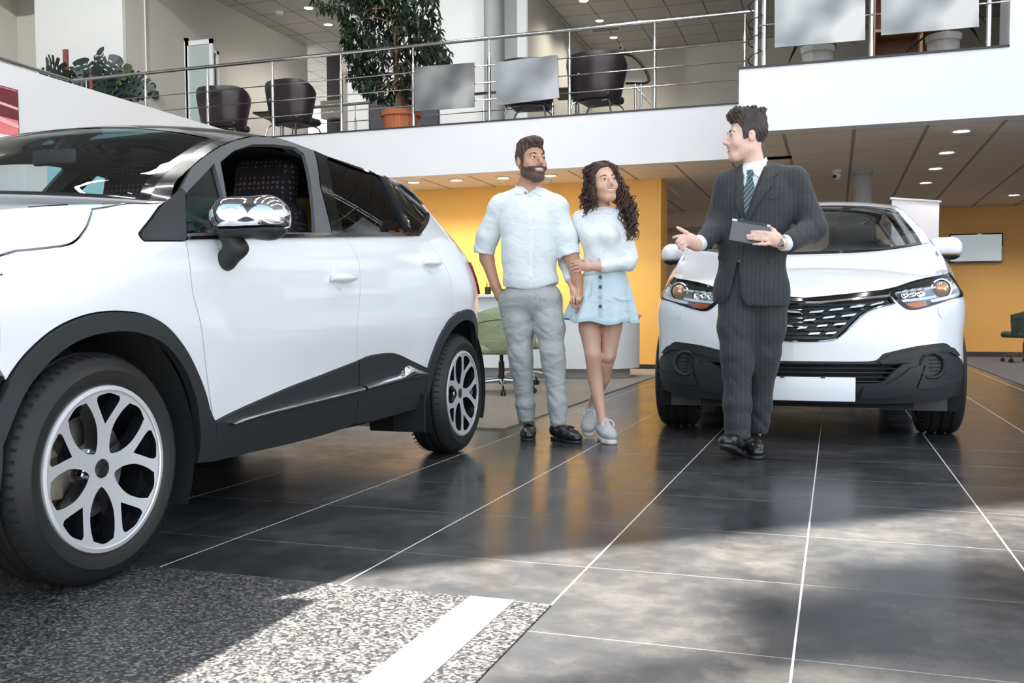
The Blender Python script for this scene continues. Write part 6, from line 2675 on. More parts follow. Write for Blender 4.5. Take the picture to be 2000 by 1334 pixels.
# his right hand, open and turned up
G.chain(f, [(1415, 362, .0, .042), (1402, 438, .02, .038), (1399, 446, .0, .038), (1363, 477, -.22, .029), (1358, 478, -.235, .027)], .02)
G.chain(f, [(1358, 478, -.235, .027), (1349, 471, -.255, .034), (1342, 469, -.26, .032)], .018, flat=((.2, 1, .25), .62))
finger(f, [P(1349, 461, -.26), P(1340, 454, -.275), P(1331, 449, -.28), P(1323, 444.5, -.28)], .0112)
finger(f, [P(1340, 462, -.265), P(1331, 461, -.285), P(1322, 462, -.285), P(1315, 464, -.28)], .0098)
finger(f, [P(1338, 467, -.265), P(1329, 467, -.295), P(1323, 471, -.300), P(1321, 476, -.29)], .0098)
finger(f, [P(1339, 473, -.265), P(1331, 475, -.295), P(1326, 480, -.295), P(1327, 485, -.285)], .0094)
finger(f, [P(1343, 478, -.260), P(1336, 482, -.285), P(1333, 487, -.285), P(1336, 490, -.275)], .0084)
# his left hand carries the tablet
TY = -.30
G.chain(f, [(1560, 352, .02, .045), (1590, 440, .02, .040), (1589, 450, .0, .040), (1530, 475, -.23, .028), (1521, 472, -.25, .027)], .02)
G.chain(f, [(1521, 472, -.25, .027), (1512, 467, -.27, .034), (1505, 464, -.285, .030)], .018, flat=((0, 1, 0), .62))
for p0, p1, p2, p3 in (((1504, 456), (1492, 454), (1480, 453), (1468, 453)), ((1503, 462), (1489, 461), (1473, 460), (1459, 460)), ((1503, 469), (1489, 468), (1474, 467), (1461, 466)), ((1506, 476), (1494, 477), (1482, 477), (1471, 477))):
    finger(f, [P(*p0, -.285), P(*p1, -.318), P(*p2, -.322), P(*p3, -.316)], .0098 if p0[1] < 475 else .0085)
finger(f, [P(1516, 458, -.26), P(1512, 450, -.262), P(1505, 446, -.262), P(1497, 445, -.262)], .0108)
# legs
G.chain(f, [(1445, 590, 0, .07), (1438, 690, -.06, .056), (1440, 715, -.05, .052), (1440, 830, -.10, .036), (1440, 850, -.11, .034)], .03)
G.chain(f, [(1500, 590, 0.02, .07), (1492, 690, .04, .056), (1488, 715, .06, .052), (1477, 830, .12, .036), (1474, 846, .11, .034)], .03)


def pick(C):
    x, y, z = HS.local(C)
    return ((np.abs(x) < .024) & (z > -.078) & (z < -.055) & (y > .090)).astype(int)


seller = person_mesh(f, [SK_S, mat('pale_lips', (.50, .20, .17), .4)], pick, base)
tag(seller, 'young man in charcoal pinstripe suit and teal tie, gesturing and holding a tablet', 'person')
kid, kidw = wrap(seller)
HS.face_parts(seller, HAIR_S, SK_S, look=(.0, .0), brow_r=.0046, squint=.05)
for c in list(seller.children):
    c.location = Vector(c.location) - base
hf = Field([v - .17 for v in hc], [v + .18 for v in hc], .0035)
HS.shape(hf, .007, True, 1, False, False)
hf.egg(HS.w(0, .050, .105), (.056, .050, .040), .02, 'u', HS.rot).egg(HS.w(.0, .0, .112), (.064, .08, .040), .02, 'u', HS.rot)
hf.egg(HS.w(0, -.055, .085), (.064, .052, .05), .02, 'u', HS.rot)
r = random.Random(5)
for i in range(46):                                   # ruffled locks
    x, y = r.uniform(-.06, .06), r.uniform(-.09, .07)
    z = .128 - 2.2 * x * x - (y + .0)**2 * 2.2 + .012
    hf.limb(HS.w(x, y, z - .008), HS.w(x * 1.1 + r.uniform(-.01, .01), y + r.uniform(-.035, .03), z + r.uniform(.004, .016)), .008, .003, .008)


def hs_clip(P_):
    x, y, z = HS.local(P_)
    line = np.interp(y, [-.12, -.075, -.045, -.022, -.010, .004, .014, .034, .040, .058, .085, .11], [-.075, -.070, -.040, .010, .016, .012, -.020, -.024, .036, .064, .070, .075])
    return (line - z) * .8


sdf_clip(hf, hs_clip)
hf.ripple(lambda x, y, z: .0018 * np.sin(170 * x + 90 * z + 2 * np.sin(60 * y)) * np.sin(130 * y + 60 * z) + .0016 * np.sin(330 * x + 200 * z))
kid(hf.build('hair', HAIR_S, None, it=1, loc=tuple(hc)))
# --- shirt
f = Field((lo[0], lo[1], 1.1), (hi[0], hi[1], 1.75), .0055)
f.egg(P(1474, 405, .01), (.150, .115, .21), .04)
f.limb(P(1476, 322, .03), P(1476, 345, .02), .064, .085, .03)
f.limb(P(1476, 345, .02), P(1440, 360, .02), .06, .05, .04).limb(P(1476, 345, .02), P(1520, 352, .02), .06, .05, .04)
sdf_clip(f, lambda Q: Q[:, 2] - (P(1476, 314).z + .30 * (Q[:, 1] - 5.14) + .10 * (Q[:, 0] - P(1476, 314).x)))
sh = kid(f.build('dress_shirt', C_DRESS, None, it=2, loc=tuple(base)))
TSH = [tree_of(sh, base)]
TSB = TSH + [tree_of(seller, base)]
kidw(patch('collar', C_DRESS, None, TSB, [(1464, 334), (1458, 326), (1453, 319), (1450, 324), (1452, 338), (1456, 347), (1461, 340)], .010, 2, .008))
kidw(patch('collar', C_DRESS, None, TSB, [(1467, 335), (1478, 324), (1490, 312), (1497, 306), (1499, 313), (1496, 326), (1486, 347), (1476, 342)], .010, 2, .008))
kidw(patch('tie_knot', C_TIE, None, TSH, [(1459, 332), (1470, 331), (1472, 337), (1468, 346), (1462, 346), (1458, 338)], .018, 1.6, .014))
kidw(patch('tie', C_TIE, None, TSH, [(1461, 344), (1469, 344), (1473, 362), (1474, 390), (1470, 412), (1462, 432), (1452, 432), (1447, 408), (1448, 385), (1455, 362)], .012, 2.5, .010))
# --- jacket
f = Field((lo[0], lo[1], .7), (hi[0], hi[1], 1.78), .006)
f.egg(P(1478, 400, .015), (.198, .140, .22), .04)
f.egg(P(1470, 480, .01), (.178, .136, .20), .06)
f.egg(P(1467, 575, .01), (.198, .148, .24), .06)
f.limb(P(1476, 340, .035), P(1425, 357, .02), .062, .060, .04).limb(P(1476, 340, .035), P(1548, 350, .03), .064, .062, .04)
f.limb(P(1478, 326, .055), P(1480, 345, .03), .066, .09, .03)
G.chain(f, [(1420, 362, .01, .070), (1404, 432, .02, .060), (1400, 445, .0, .058), (1372, 472, -.18, .048)], .035)
G.chain(f, [(1552, 355, .03, .074), (1584, 432, .03, .064), (1588, 447, .0, .062), (1540, 474, -.19, .050)], .035)


def suit_folds(x, y, z):
    q = 0
    for px, py, sg in ((1590, 440, 1), (1560, 462, 1), (1402, 440, -1), (1385, 462, -1)):
        c = P(px, py)
        u, v = x - c.x, z - c.z
        q = q + .0065 * crease(74 * (v * .8 + sg * .7 * u) + 1.6 * np.sin(30 * u)) * np.exp(-(v / .085)**2 - (u / .085)**2)
    c = P(1445, 470)
    u, v = x - c.x, z - c.z
    q = q + .003 * crease(50 * (v + .7 * u)) * np.exp(-(v / .12)**2 - (u / .16)**2)
    c = P(1572, 380)
    u, v = x - c.x, z - c.z
    return q + .003 * crease(55 * (v + .4 * u)) * np.exp(-(v / .10)**2 - (u / .07)**2)


f.ripple(suit_folds)


def jacket_clip(Q):
    out = np.full(len(Q), -1.0)
    X, Y, Z = Q.T
    for top, end, rad in ((P(1400, 445, 0), P(1366, 475.5, -.205), .085), (P(1588, 447, 0), P(1533, 475.5, -.215), .085)):
        t0, e0 = np.array(top), np.array(end)
        d = (e0 - t0) / np.linalg.norm(e0 - t0)
        q = Q - e0
        al = q @ d
        rr = np.linalg.norm(q - al[:, None] * d, axis=1)
        out = np.maximum(out, np.where((rr < rad) & (al > -.03), al, -1))
    hx = (X - P(1467, 600).x) / .2
    out = np.maximum(out, np.where(Z < 1.0, P(1467, 598).z - .012 * hx + .012 * hx**2 - Z, -1))
    # V of the lapels
    zb, zt = P(1453, 446).z, P(1476, 318).z
    t = np.clip((Z - zb) / (zt - zb), 0, 1.3)
    xl = P(1449, 446).x + (P(1449, 318).x - P(1449, 446).x) * t
    xr = P(1453, 446).x + (P(1497, 318).x - P(1453, 446).x) * t
    v = np.maximum(np.maximum(xl - X, X - xr), zb - Z)
    out = np.maximum(out, np.where(Y < 5.14 + .06, -v, -1))
    # cut-away below the button
    zb, zt = P(1443, 600).z, P(1445, 512).z
    t = np.clip((zt - Z) / (zt - zb), 0, 1.4)
    xl = P(1444, 512).x + (P(1424, 600).x - P(1444, 600).x) * t**1.0 - .085 * np.clip(t - .72, 0, 1)**1.0
    xr = P(1446, 512).x + (P(1456, 600).x - P(1446, 600).x) * t + .10 * np.clip(t - .80, 0, 1)
    v = np.maximum(np.maximum(xl - X, X - xr), Z - zt)
    out = np.maximum(out, np.where((Y < 5.14 - .02) & (Z < zt + .01), -v, -1))
    out = np.maximum(out, Z - (P(1480, 314).z + .45 * (Y - 5.14 - .03)))
    return out


sdf_clip(f, jacket_clip)
jk = kid(f.build('suit_jacket', C_SUIT, None, it=2, loc=tuple(base)))
TJ = [tree_of(jk, base)]
TJS = TJ + TSH
kidw(patch('lapel', C_SUIT, None, TJS, [(1449, 322), (1452, 345), (1452, 390), (1455, 430), (1447, 425), (1436, 392), (1434, 372), (1441, 366), (1435, 358), (1440, 338)], .014, 2.5, .012, soft=4))
kidw(patch('lapel', C_SUIT, None, TJS, [(1500, 312), (1510, 322), (1521, 338), (1507, 346), (1514, 354), (1497, 374), (1478, 402), (1461, 431), (1456, 432), (1470, 396), (1484, 360), (1494, 330)], .014, 2.5, .012, soft=4))
kidw(patch('breast_pocket', C_SUIT, None, TJ, [(1501, 384), (1528, 378), (1529, 384), (1502, 390)], .006, 2, .005))
kidw(patch('pocket_flap', C_SUIT, None, TJ, [(1500, 507), (1530, 500), (1531, 508), (1502, 515)], .006, 2, .005))
kidw(patch('pocket_flap', C_SUIT, None, TJ, [(1402, 500), (1420, 502), (1420, 508), (1402, 507)], .006, 2, .005))
kidw(patch('front_edge', C_SUIT, None, TJ, [(1447, 470), (1455, 440), (1458, 442), (1452, 470), (1450, 510), (1445, 512)], .006, 2, .006))
for px, py in ((1443, 510), (1450, 478)):
    q = on_surface(TJ, px, py, .006)
    kidw(MB().lathe([(.0085, 0), (.0085, .003), (.006, .004), (.001, .003)], q, (0, -1, 0), n=14).build('button', mat('dark_button', (.02, .02, .022), .3), None))
for k in range(4):
    q = on_surface(TJ, 1548 - 5 * k, 466 + 2 * k, .004)
for e0, e1 in ((P(1367, 474.5, -.20), P(1360.5, 477.5, -.232)), (P(1535, 474.5, -.21), P(1527, 474.5, -.238))):
    c = Field([v - .11 for v in e0], [v + .11 for v in e0], .004)
    d = np.array(e1) - np.array(e0)
    c.limb(e0, e1, .042, .038, 0)
    c.cut(e1, list(d), .002)
    c.limb(e1, np.array(e1) + d * 2, .031, .031, .002, 'd')
    kid(c.build('shirt_cuff', C_DRESS, None, it=2, loc=tuple(base)))
wq = P(1524, 472, -.245)
wd = (P(1530, 474, -.235) - P(1518, 470.5, -.255)).normalized()
wt = MB().lathe([(.031, -.010), (.033, -.008), (.033, .008), (.031, .010)], wq, wd, n=28).build('watch_strap', M_CHR, None)
kidw(wt)
fc = wq + (P(1523, 476, -.40) - wq).normalized() * .031
fd = (P(1522, 477, -.5) - wq).normalized()
w2 = MB().lathe([(.019, -.004), (.019, .006), (.017, .008), (.001, .008)], fc, fd, n=24).build('watch_case', M_CHR, wt)
MB().lathe([(.016, .0085), (.001, .0088)], fc, fd, n=24).build('watch_dial', mat('watch_dial', (.25, .23, .21), .2), w2)
# --- trousers
f = Field((lo[0], lo[1], .0), (hi[0], hi[1], 1.12), .006)
f.egg(P(1469, 560, .02), (.172, .120, .14), .03).egg(P(1470, 520, .02), (.155, .11, .17), .05)
G.chain(f, [(1440, 585, .0, .100), (1437, 640, -.03, .090), (1438, 690, -.06, .076), (1440, 715, -.055, .074), (1440, 790, -.08, .068), (1440, 848, -.10, .066)], .035)
G.chain(f, [(1502, 585, .02, .100), (1498, 640, .03, .092), (1493, 690, .04, .078), (1489, 715, .06, .074), (1482, 790, .10, .064), (1480, 832, .11, .060)], .035)


def suit_leg(x, y, z):
    q = 0
    for px, py, k, a in ((1440, 650, 1, .006), (1440, 705, -1, .007), (1442, 745, 1, .006), (1442, 835, -1, .010), (1484, 825, 1, .011), (1512, 690, 1, .004)):
        c = P(px, py)
        u, v = x - c.x, z - c.z
        q = q + a * .9 * crease(68 * (v + k * .65 * u) + 1.8 * np.sin(26 * u)) * np.exp(-(v / .085)**2 - (u / .09)**2)
    return q


f.ripple(suit_leg)


def suit_hem(Q):
    X, Y, Z = Q.T
    m = P(1466, 845).x
    ha = P(1440, 858, -.10).z + .10 * (X - P(1440, 850).x)
    hb = P(1480, 846, .11).z - .05 * (X - P(1480, 838).x)
    return np.where((X < m) & (Y < 5.14 + .02), ha - Z, hb - Z)


sdf_clip(f, suit_hem)
st = kid(f.build('suit_trousers', C_SUIT, None, it=2, loc=tuple(base)))
# --- shoes: the front one on its heel with the toe up
for px, ay, ang, lift in ((1440, 5.14 - .10, -.30, .085), (1471, 5.14 + .10, .10, 0)):
    x = at(px, 870, 1, ay).x
    cd = Vector((CAM_O.x - x, CAM_O.y - ay, 0)).normalized()
    rt = Vector((-cd.y, cd.x, 0))
    d = cd * math.cos(ang) + rt * math.sin(ang)
    h_ = Vector((x, ay, 0)) - d * .055
    t_ = h_ + d * math.sqrt(.295**2 - lift**2) + Vector((0, 0, lift))
    up, q = shoe(G, 'dress_shoe', h_, t_, C_LEATHER, C_SOLEK, h=.08, sole=.016)
    b = MB()
    for i in range(4):
        b.tube([q(-.02, .125 + .016 * i, .088 - .006 * i), q(0, .13 + .016 * i, .098 - .006 * i), q(.02, .125 + .016 * i, .088 - .006 * i)], .003, n=6)
    o = b.build('laces', M_BLACK, up)
    o.location = -Vector(up.location)
    kid(up)
# --- tablet
A, B_, C_, D_ = P(1431, 427.5, TY + .02), P(1506, 440.5, TY + .012), P(1498, 480, TY - .004), P(1423.5, 470, TY + .006)
tb = thing('tablet', 'dark grey tablet with black top strip, held by the man in the suit', 'tablet', tuple((A + C_) / 2))
o = Vector(tb.location)
ex = (B_ - A).normalized()
ez = (A - D_).normalized()
ny = ex.cross(ez).normalized()
if ny.y > 0:
    ny = -ny
W_, H_ = (B_ - A).length, (A - D_).length
cx = (A + B_ + C_ + D_) / 4
def tq(a, b_, c):
    return cx + ex * a + ez * b_ + ny * c - o
b = MB().box((-W_ / 2, -H_ / 2, -.004), (W_ / 2, H_ / 2, .004), bev=.0035)
b.xf(lambda v: tq(v.x, v.y, v.z))
b.build('case', mat('tablet_case', (.10, .10, .105), .35, .6), tb)
b = MB().box((-W_ * .36, H_ * .385, .0036), (W_ * .40, H_ * .485, .0052))
b.xf(lambda v: tq(v.x, v.y, v.z))
b.build('antenna_strip', M_BLACK, tb)
b = MB().box((-W_ * .5, H_ * .40, .002), (-W_ * .37, H_ * .49, .0048)).box((W_ * .41, H_ * .40, .002), (W_ * .49, H_ * .49, .0048))
b.xf(lambda v: tq(v.x, v.y, v.z))
b.build('corner', mat('silver_case', (.5, .5, .51), .3, .8), tb)
b = MB().box((-W_ * .47, -H_ * .46, -.0052), (W_ * .47, H_ * .46, -.0041))
b.xf(lambda v: tq(v.x, v.y, v.z))
b.build('screen', M_GLOSSK, tb)
# =================================================================== furniture and plants
M_DESK = mat('white_lacquer', (.80, .83, .85), .25, coat=.3, var=.01)
M_GREEN = cloth('sage_green_leather', (.40, .43, .26), .5, var=.05, sheen=.05)
M_DGREEN = cloth('dark_green_leather', (.045, .07, .06), .45, var=.06, sheen=.05)
M_BROWN = mat('dark_brown_leather', (.030, .022, .025), .32, var=.15, vscale=5)

# ------------------------------------------------------------------ carpets
tag(MB().box((-4.9, 5.86, 0), (-2.03, 12.97, .010)).build('carpet', M_CARPET), 'brown speckled carpet under the reception desk and green chairs', 'carpet')
tag(MB().box((1.86, 9.0, 0), (8.5, 18.25, .008)).build('carpet', M_CARPET2), 'dark plum carpet at the right edge under the dark green chair', 'carpet')

# ------------------------------------------------------------------ reception desk
def rounded(x0, x1, y0, y1, r, n=12):
    pts = [(x0, y0)]
    pts += [(x1 - r + r * math.cos(a), y0 + r + r * math.sin(a)) for a in [-PI / 2 + PI / 2 * i / n for i in range(n + 1)]]
    pts += [(x1 - r + r * math.cos(a), y1 - r + r * math.sin(a)) for a in [PI / 2 * i / n for i in range(n + 1)]]
    pts += [(x0, y1)]
    return pts


t = thing('reception_desk', 'long white desk with rounded end in front of the yellow wall', 'desk', (-4.4, 11.2, .01))
def slab(poly, z0, z1):
    return MB().prism(poly, lambda a, b_, d: (a + 4.4, b_ - 11.2, d - .01), z0, z1)
slab(rounded(-6.6, -2.19, 10.70, 11.75, .52), .125, .72).build('body', M_DESK, t)
slab(rounded(-6.5, -2.30, 10.84, 11.62, .42), .01, .125).build('plinth', mat('grey_plinth', (.52, .53, .53), .5), t)
slab(rounded(-6.62, -2.17, 10.68, 11.77, .54), .72, .75).build('top', M_DESK, t)
b = MB()
b.box((-1.9 + .0, -.55, .95), (.98, -.15, .985), bev=.004)
b.build('counter_shelf', M_DESK, t)
for x in (-1.5, -.3, .62, .9):
    MB().box((x, -.45, .74), (x + .05, -.40, .95)).build('shelf_bracket', M_BLACK, t)
MB().box((-1.9, -.44, .74), (.95, -.42, .95)).build('shelf_back', M_DESK, t)
o = thing('document_tray', 'dark tray standing on the white desk shelf beside the bearded man', 'tray', (-3.62, 10.86, .986))
MB().box((-.14, -.12, 0), (.30, .12, .012)).box((-.14, .108, 0), (.30, .12, .075)).box((-.14, -.12, 0), (-.128, .12, .075)).box((.288, -.12, 0), (.30, .12, .075)).box((-.14, -.12, 0), (.30, -.108, .06)).build('tray', mat('smoked_plastic', (.05, .055, .06), .25), o)
o = thing('brochure', 'pink leaflet standing on the desk shelf near the near car\'s tail light', 'leaflet', (-3.68, 11.0, .985))
MB().box((-.05, 0, 0), (.07, .02, .16)).build('sheet', mat('pink_paper', (.72, .46, .46), .7, var=.1), o)
MB().box((-.06, -.02, 0), (.08, .05, .012)).build('holder', M_GLOSSK, o)
o = thing('pen_cup', 'dark pen cup at the left end of the desk shelf', 'cup', (-3.95, 10.85, .985))
MB().lathe([(.001, 0), (.035, 0), (.038, .10), (.034, .10), (.032, .01)], n=20).build('cup', M_BLACK, o)
for dx, dy in ((.01, .0), (-.012, .01), (.0, -.012)):
    MB().cyl((dx, dy, .02), (dx * 2.4, dy * 2.4, .155), .004).build('pen', mat('amber_pen', (.35, .2, .08), .4), o)


# ------------------------------------------------------------------ swivel chairs
def shell(b, n, ang, point, thick, z0, ztop):
    """a curved upholstered back: point(a, k) -> (x, y) at height share k"""
    rings = []
    for i in range(n + 1):
        a = -ang + 2 * ang * i / n
        zt = ztop(a)
        ring = []
        for k, o in [(j / 8, 1) for j in range(9)] + [(1 - j / 8, -1) for j in range(9)]:
            x, y = point(a, k)
            nx, ny = math.sin(a), math.cos(a)
            e = math.sqrt(max(0, 1 - (2 * k - 1)**8)) * min(1, 4 * (1 - abs(a) / ang) + .25)
            ring.append((x + nx * thick * o * (.25 + .75 * e), y + ny * thick * o * (.25 + .75 * e), z0 + (zt - z0) * k))
        rings.append(ring)
    b.loft(rings[::-1], cap=True)


def swivel_chair(name, label, loc, rz, m, group=None):
    t = thing(name, label, 'chair', loc, rz, group)
    f = Field((-.36, -.36, .34), (.36, .36, .50), .016)
    f.slab((0, 0, .42), (.25, .26, .05), rad=.045, k=0)
    f.build('seat', m, t)
    b = MB()
    top = lambda a: .81 - .09 * math.sin(a)**2
    shell(b, 36, math.radians(80), lambda a, k: ((.255 + .03 * k) * math.sin(a), .01 + (.255 + .045 * k) * math.cos(a)), .028, .40, top)
    b.build('backrest', m, t, angle=60)
    b = MB()
    b.tube([((.255 + .03 * .72 + .027) * math.sin(a), .01 + (.255 + .045 * .72 + .027) * math.cos(a), .40 + (top(a) - .40) * .72) for a in [math.radians(-70 + 10 * i) for i in range(15)]], .004, n=6)
    b.build('seam', M_BLACK, t)
    MB().cyl((0, 0, .11), (0, 0, .30), .028).cyl((0, 0, .28), (0, 0, .40), .018).build('column', M_BLACK, t)
    MB().box((-.11, -.12, .37), (.11, .12, .40), bev=.01).build('mechanism', M_BLACK, t)
    for k in range(5):
        a = 2 * PI * k / 5 + .35
        c, s = math.cos(a), math.sin(a)
        b = MB()
        b.tube([(.03 * c, .03 * s, .125), (.16 * c, .16 * s, .115), (.30 * c, .30 * s, .085)], [.024, .019, .013], n=10)
        l = b.build('leg', M_CHROME, t)
        q = MB()
        for sx in (-.014, .014):
            ox, oy = .31 * c - s * sx, .31 * s + c * sx
            q.cyl((ox + s * .009, oy - c * .009, .028), (ox - s * .009, oy + c * .009, .028), .028, n=16)
        q.cyl((.31 * c, .31 * s, .03), (.31 * c, .31 * s, .085), .009)
        q.build('caster', M_BLACK, l)
    return t


swivel_chair('swivel_chair', 'sage green swivel chair on the carpet between near car and bearded man', (-2.98, 8.55, .010), math.radians(200), M_GREEN)
swivel_chair('swivel_chair', 'sage green swivel chair behind the bearded man\'s legs, close to the desk', (-3.2, 9.9, .010), math.radians(150), M_GREEN)
swivel_chair('swivel_chair', 'dark green swivel chair at the right edge of the photo', (2.75, 16.3, .008), math.radians(205), M_DGREEN)

# ------------------------------------------------------------------ screen, banners
t = thing('wall_screen', 'flat screen with black frame on the ochre wall behind the right mirror', 'screen', (1.86, 18.20, 1.62))
MB().box((0, 0, 0), (.84, .05, .50), bev=.006).build('frame', M_GLOSSK, t)
MB().box((.022, -.003, .03), (.818, .001, .478)).build('display', mat('pale_display', (.45, .53, .56), .25, emit=(.60, .72, .76), estr=.35, var=.04, vscale=2), t)
MB().box((.25, .04, .1), (.6, .062, .4)).build('bracket', M_BLACK, t)


def roll_banner(label, a, b_, z, m, foot=True):
    a, b_ = Vector((a[0], a[1], 0)), Vector((b_[0], b_[1], 0))
    t = thing('roll_up_banner', label, 'banner', (a + b_) / 2)
    L = (b_ - a).length
    t.rotation_euler = (0, 0, math.atan2((b_ - a).y, (b_ - a).x))
    MB().box((-L / 2, -.004, .06), (L / 2, .002, z)).build('sheet', m, t)
    MB().box((-L / 2 - .02, -.014, z), (L / 2 + .02, .012, z + .022), bev=.004).build('top_rail', M_RIM, t)
    MB().box((-L / 2 - .03, -.06, 0), (L / 2 + .03, .06, .07), bev=.01).build('base', M_RIM, t)
    MB().cyl((0, .02, .06), (0, .02, z), .010).build('pole', M_CHROME, t)
    return t


p0, p1 = at(1742, 388, 1, 10.3), at(1834, 397, 1, 10.75)
roll_banner('plain white roll-up banner behind the roof of the right car', p0, p1, p0.z - .01, mat('banner_white', (.72, .69, .71), .6, var=.02))
t = thing('partition', 'pale turquoise panel with white edge, seen through the near car\'s windscreen', 'panel', (-5.2, 5.2, 0))
MB().box((-.02, .12, .05), (.02, 2.2, 2.0)).build('panel', mat('turquoise_board', (.34, .66, .70), .5, var=.05), t)
MB().box((-.025, -.02, 0), (.025, .12, 2.0)).build('edge_post', M_PALE, t)
MB().box((-.05, -.24, 0), (-.02, -.02, 1.95)).build('side_strip', M_PALE, t)
MB().box((-.25, .02, 0), (.25, .08, .03)).box((-.25, 2.0, 0), (.25, 2.06, .03)).build('foot', M_CHROME, t)


# ------------------------------------------------------------------ plants
def leaf_mesh(b, p, d, n, L, W, droop=.25, fold=.25):
    """one pointed leaf: p base, d direction, n upper side"""
    d = d.normalized()
    s = d.cross(n).normalized()
    n = s.cross(d)
    prof = [(0, .02), (.18, .62), (.42, 1.0), (.68, .78), (.88, .32), (1.0, .02)]
    v, f = [], []
    for t, w in prof:
        c = p + d * (L * t) - Vector((0, 0, 1)) * (droop * L * t * t)
        v += [c - s * (W * w) + n * (fold * W * w), c, c + s * (W * w) + n * (fold * W * w)]
    for i in range(len(prof) - 1):
        a = i * 3
        f += [(a, a + 1, a + 4, a + 3), (a + 1, a + 2, a + 5, a + 4)]
    b.add(v, f)


def leaf_mat(name, a, b_, rough=.35):
    m, nt, b, vec, xyz = base_nodes(name, rough)
    n = noise(nt, vec, 7, 3)
    nt.links.new(mixcol(nt, n, a, b_), b.inputs['Base Color'])
    return m


M_FIC = leaf_mat('ficus_leaf', (.005, .012, .011), (.032, .058, .028), .32)
M_MON = leaf_mat('monstera_leaf', (.004, .012, .012), (.016, .034, .026), .5)
M_BARK = mat('pale_bark', (.30, .17, .09), .8, var=.25, vscale=20)
M_TERRA = mat('terracotta_plastic', (.60, .19, .08), .55, var=.05)
M_SOIL = mat('soil', (.03, .02, .015), .95)


def ribbed_pot(t, r0, r1, h, m, lip=.03, ribs=22, name='pot'):
    n = ribs * 4
    rings = []
    for z, r_, rb in ((0, r0, 0), (.01, r0, .5), (h * .80, lerp(r0, r1, .82), .5), (h * .82, lerp(r0, r1, .86), 0), (h * .84, r1 + lip * .6, 0), (h, r1 + lip, 0), (h, r1 + lip * .4, 0), (h * .86, r1 - .01, 0), (h * .84, .01, 0)):
        rings.append([((r_ + rb * .008 * math.cos(ribs * 2 * PI * k / n)) * math.cos(2 * PI * k / n), (r_ + rb * .008 * math.cos(ribs * 2 * PI * k / n)) * math.sin(2 * PI * k / n), z) for k in range(n)])
    p = MB().loft(rings, cap=True).build(name, m, t, angle=50)
    MB().lathe([(.001, h * .86), (r1 - .005, h * .86)], n=24).build('soil', M_SOIL, t)
    return p


r = random.Random(21)
fx, fy = -5.80, 12.4
t = thing('ficus_tree', 'tall dark-leaved potted tree in a terracotta pot behind the balcony railing', 'potted tree', (fx, fy, Z_DECK))
ribbed_pot(t, .20, .265, .44, M_TERRA, ribs=26)
b = MB()
tips = []
for k in range(6):
    a = r.uniform(0, 6.28)
    p = Vector((.05 * math.cos(a), .05 * math.sin(a), .38))
    pts = [p]
    d = Vector((.22 * math.cos(a), .15 * math.sin(a), 1)).normalized()
    for i in range(9):
        d = (d + Vector((r.uniform(-.22, .22), r.uniform(-.15, .15), .12))).normalized()
        p = p + d * .21
        pts.append(p)
        if i > 0:
            tips.append(p)
    b.tube(pts, [.022 * (1 - .085 * i) for i in range(10)], n=7)
b.build('trunk', M_BARK, t)
b = MB()


def env(px, py):
    """silhouette of the crown in the photograph"""
    if py > 200:
        return False
    lo_, hi_ = np.interp(py, [-90, 0, 30, 60, 80, 120, 150, 175, 200], [640, 640, 665, 668, 670, 678, 680, 700, 745]), np.interp(py, [-90, 0, 40, 80, 95, 130, 165, 200], [840, 852, 858, 868, 885, 872, 838, 800])
    return lo_ < px < hi_


cnt = 0
tw = MB()
origin = Vector((fx, fy, Z_DECK))
for i in range(12500):
    q = Vector((r.uniform(-1.25, .95), r.uniform(-.5, .6), r.uniform(.62, 2.75)))
    px, py = pix(origin + q)
    ok = env(px, py) or (612 < px < 690 and -30 < py < 24 and r.random() < .55)
    if not ok:
        continue
    # clumps with gaps between them
    cl = math.sin(6.1 * q.x + 1.3 + 2 * math.sin(3 * q.z)) * math.sin(5.3 * q.z + 2.1 * q.y) + .35 * math.sin(11 * q.x + 7 * q.z)
    if cl < -.30 or r.random() > .95:
        continue
    d = Vector((r.uniform(-1, 1), r.uniform(-.8, .6), r.uniform(-1.3, .1)))
    leaf_mesh(b, q, d, Vector((r.uniform(-.6, .6), r.uniform(-1, .3), 1)), r.uniform(.075, .115), r.uniform(.016, .026), .3)
    cnt += 1
    if i % 40 == 0:
        s = min(tips, key=lambda s: (s - q).length)
        tw.tube([s, (s + q) / 2 + Vector((0, 0, .04)), q], [.007, .005, .003], n=4)
b.build('foliage', M_FIC, t)
tw.build('twigs', M_BARK, t)
t2 = thing('flower_pot_plant', 'small pink-leaved plant standing at the foot of the potted tree', 'potted plant', (fx - .25, fy + .75, Z_DECK))
MB().lathe([(.001, 0), (.09, 0), (.12, .22), (.11, .22), (.10, .2), (.001, .2)], n=20).build('pot', M_BLACK, t2)
b = MB()
for i in range(60):
    a = r.uniform(0, 6.28)
    leaf_mesh(b, Vector((.04 * math.cos(a), .04 * math.sin(a), .2 + r.uniform(0, .42))), Vector((math.cos(a), math.sin(a), r.uniform(-.1, .9))), Vector((0, 0, 1)), r.uniform(.12, .24), r.uniform(.02, .035), .5)
b.build('foliage', leaf_mat('pink_leaf', (.10, .03, .03), (.45, .14, .14)), t2)

# monstera behind the far left railing: each fenestrated leaf is a part
t = thing('monstera', 'large dark monstera with slit leaves on the upper floor at the far left', 'potted plant', (-11.0, 12.25, Z_DECK))
MB().lathe([(.001, 0), (.22, 0), (.28, .40), (.26, .40), (.24, .36), (.001, .36)], n=28).build('pot', mat('grey_pot', (.2, .2, .2), .6), t)
MB().cyl((0, 0, .3), (0, 0, 1.35), .03).build('moss_pole', mat('wood_stake', (.22, .065, .04), .8, var=.2), t)
MB().box((-.52, -.02, 1.15), (-.44, .02, 1.78)).build('stake', MATS['wood_stake'], t)


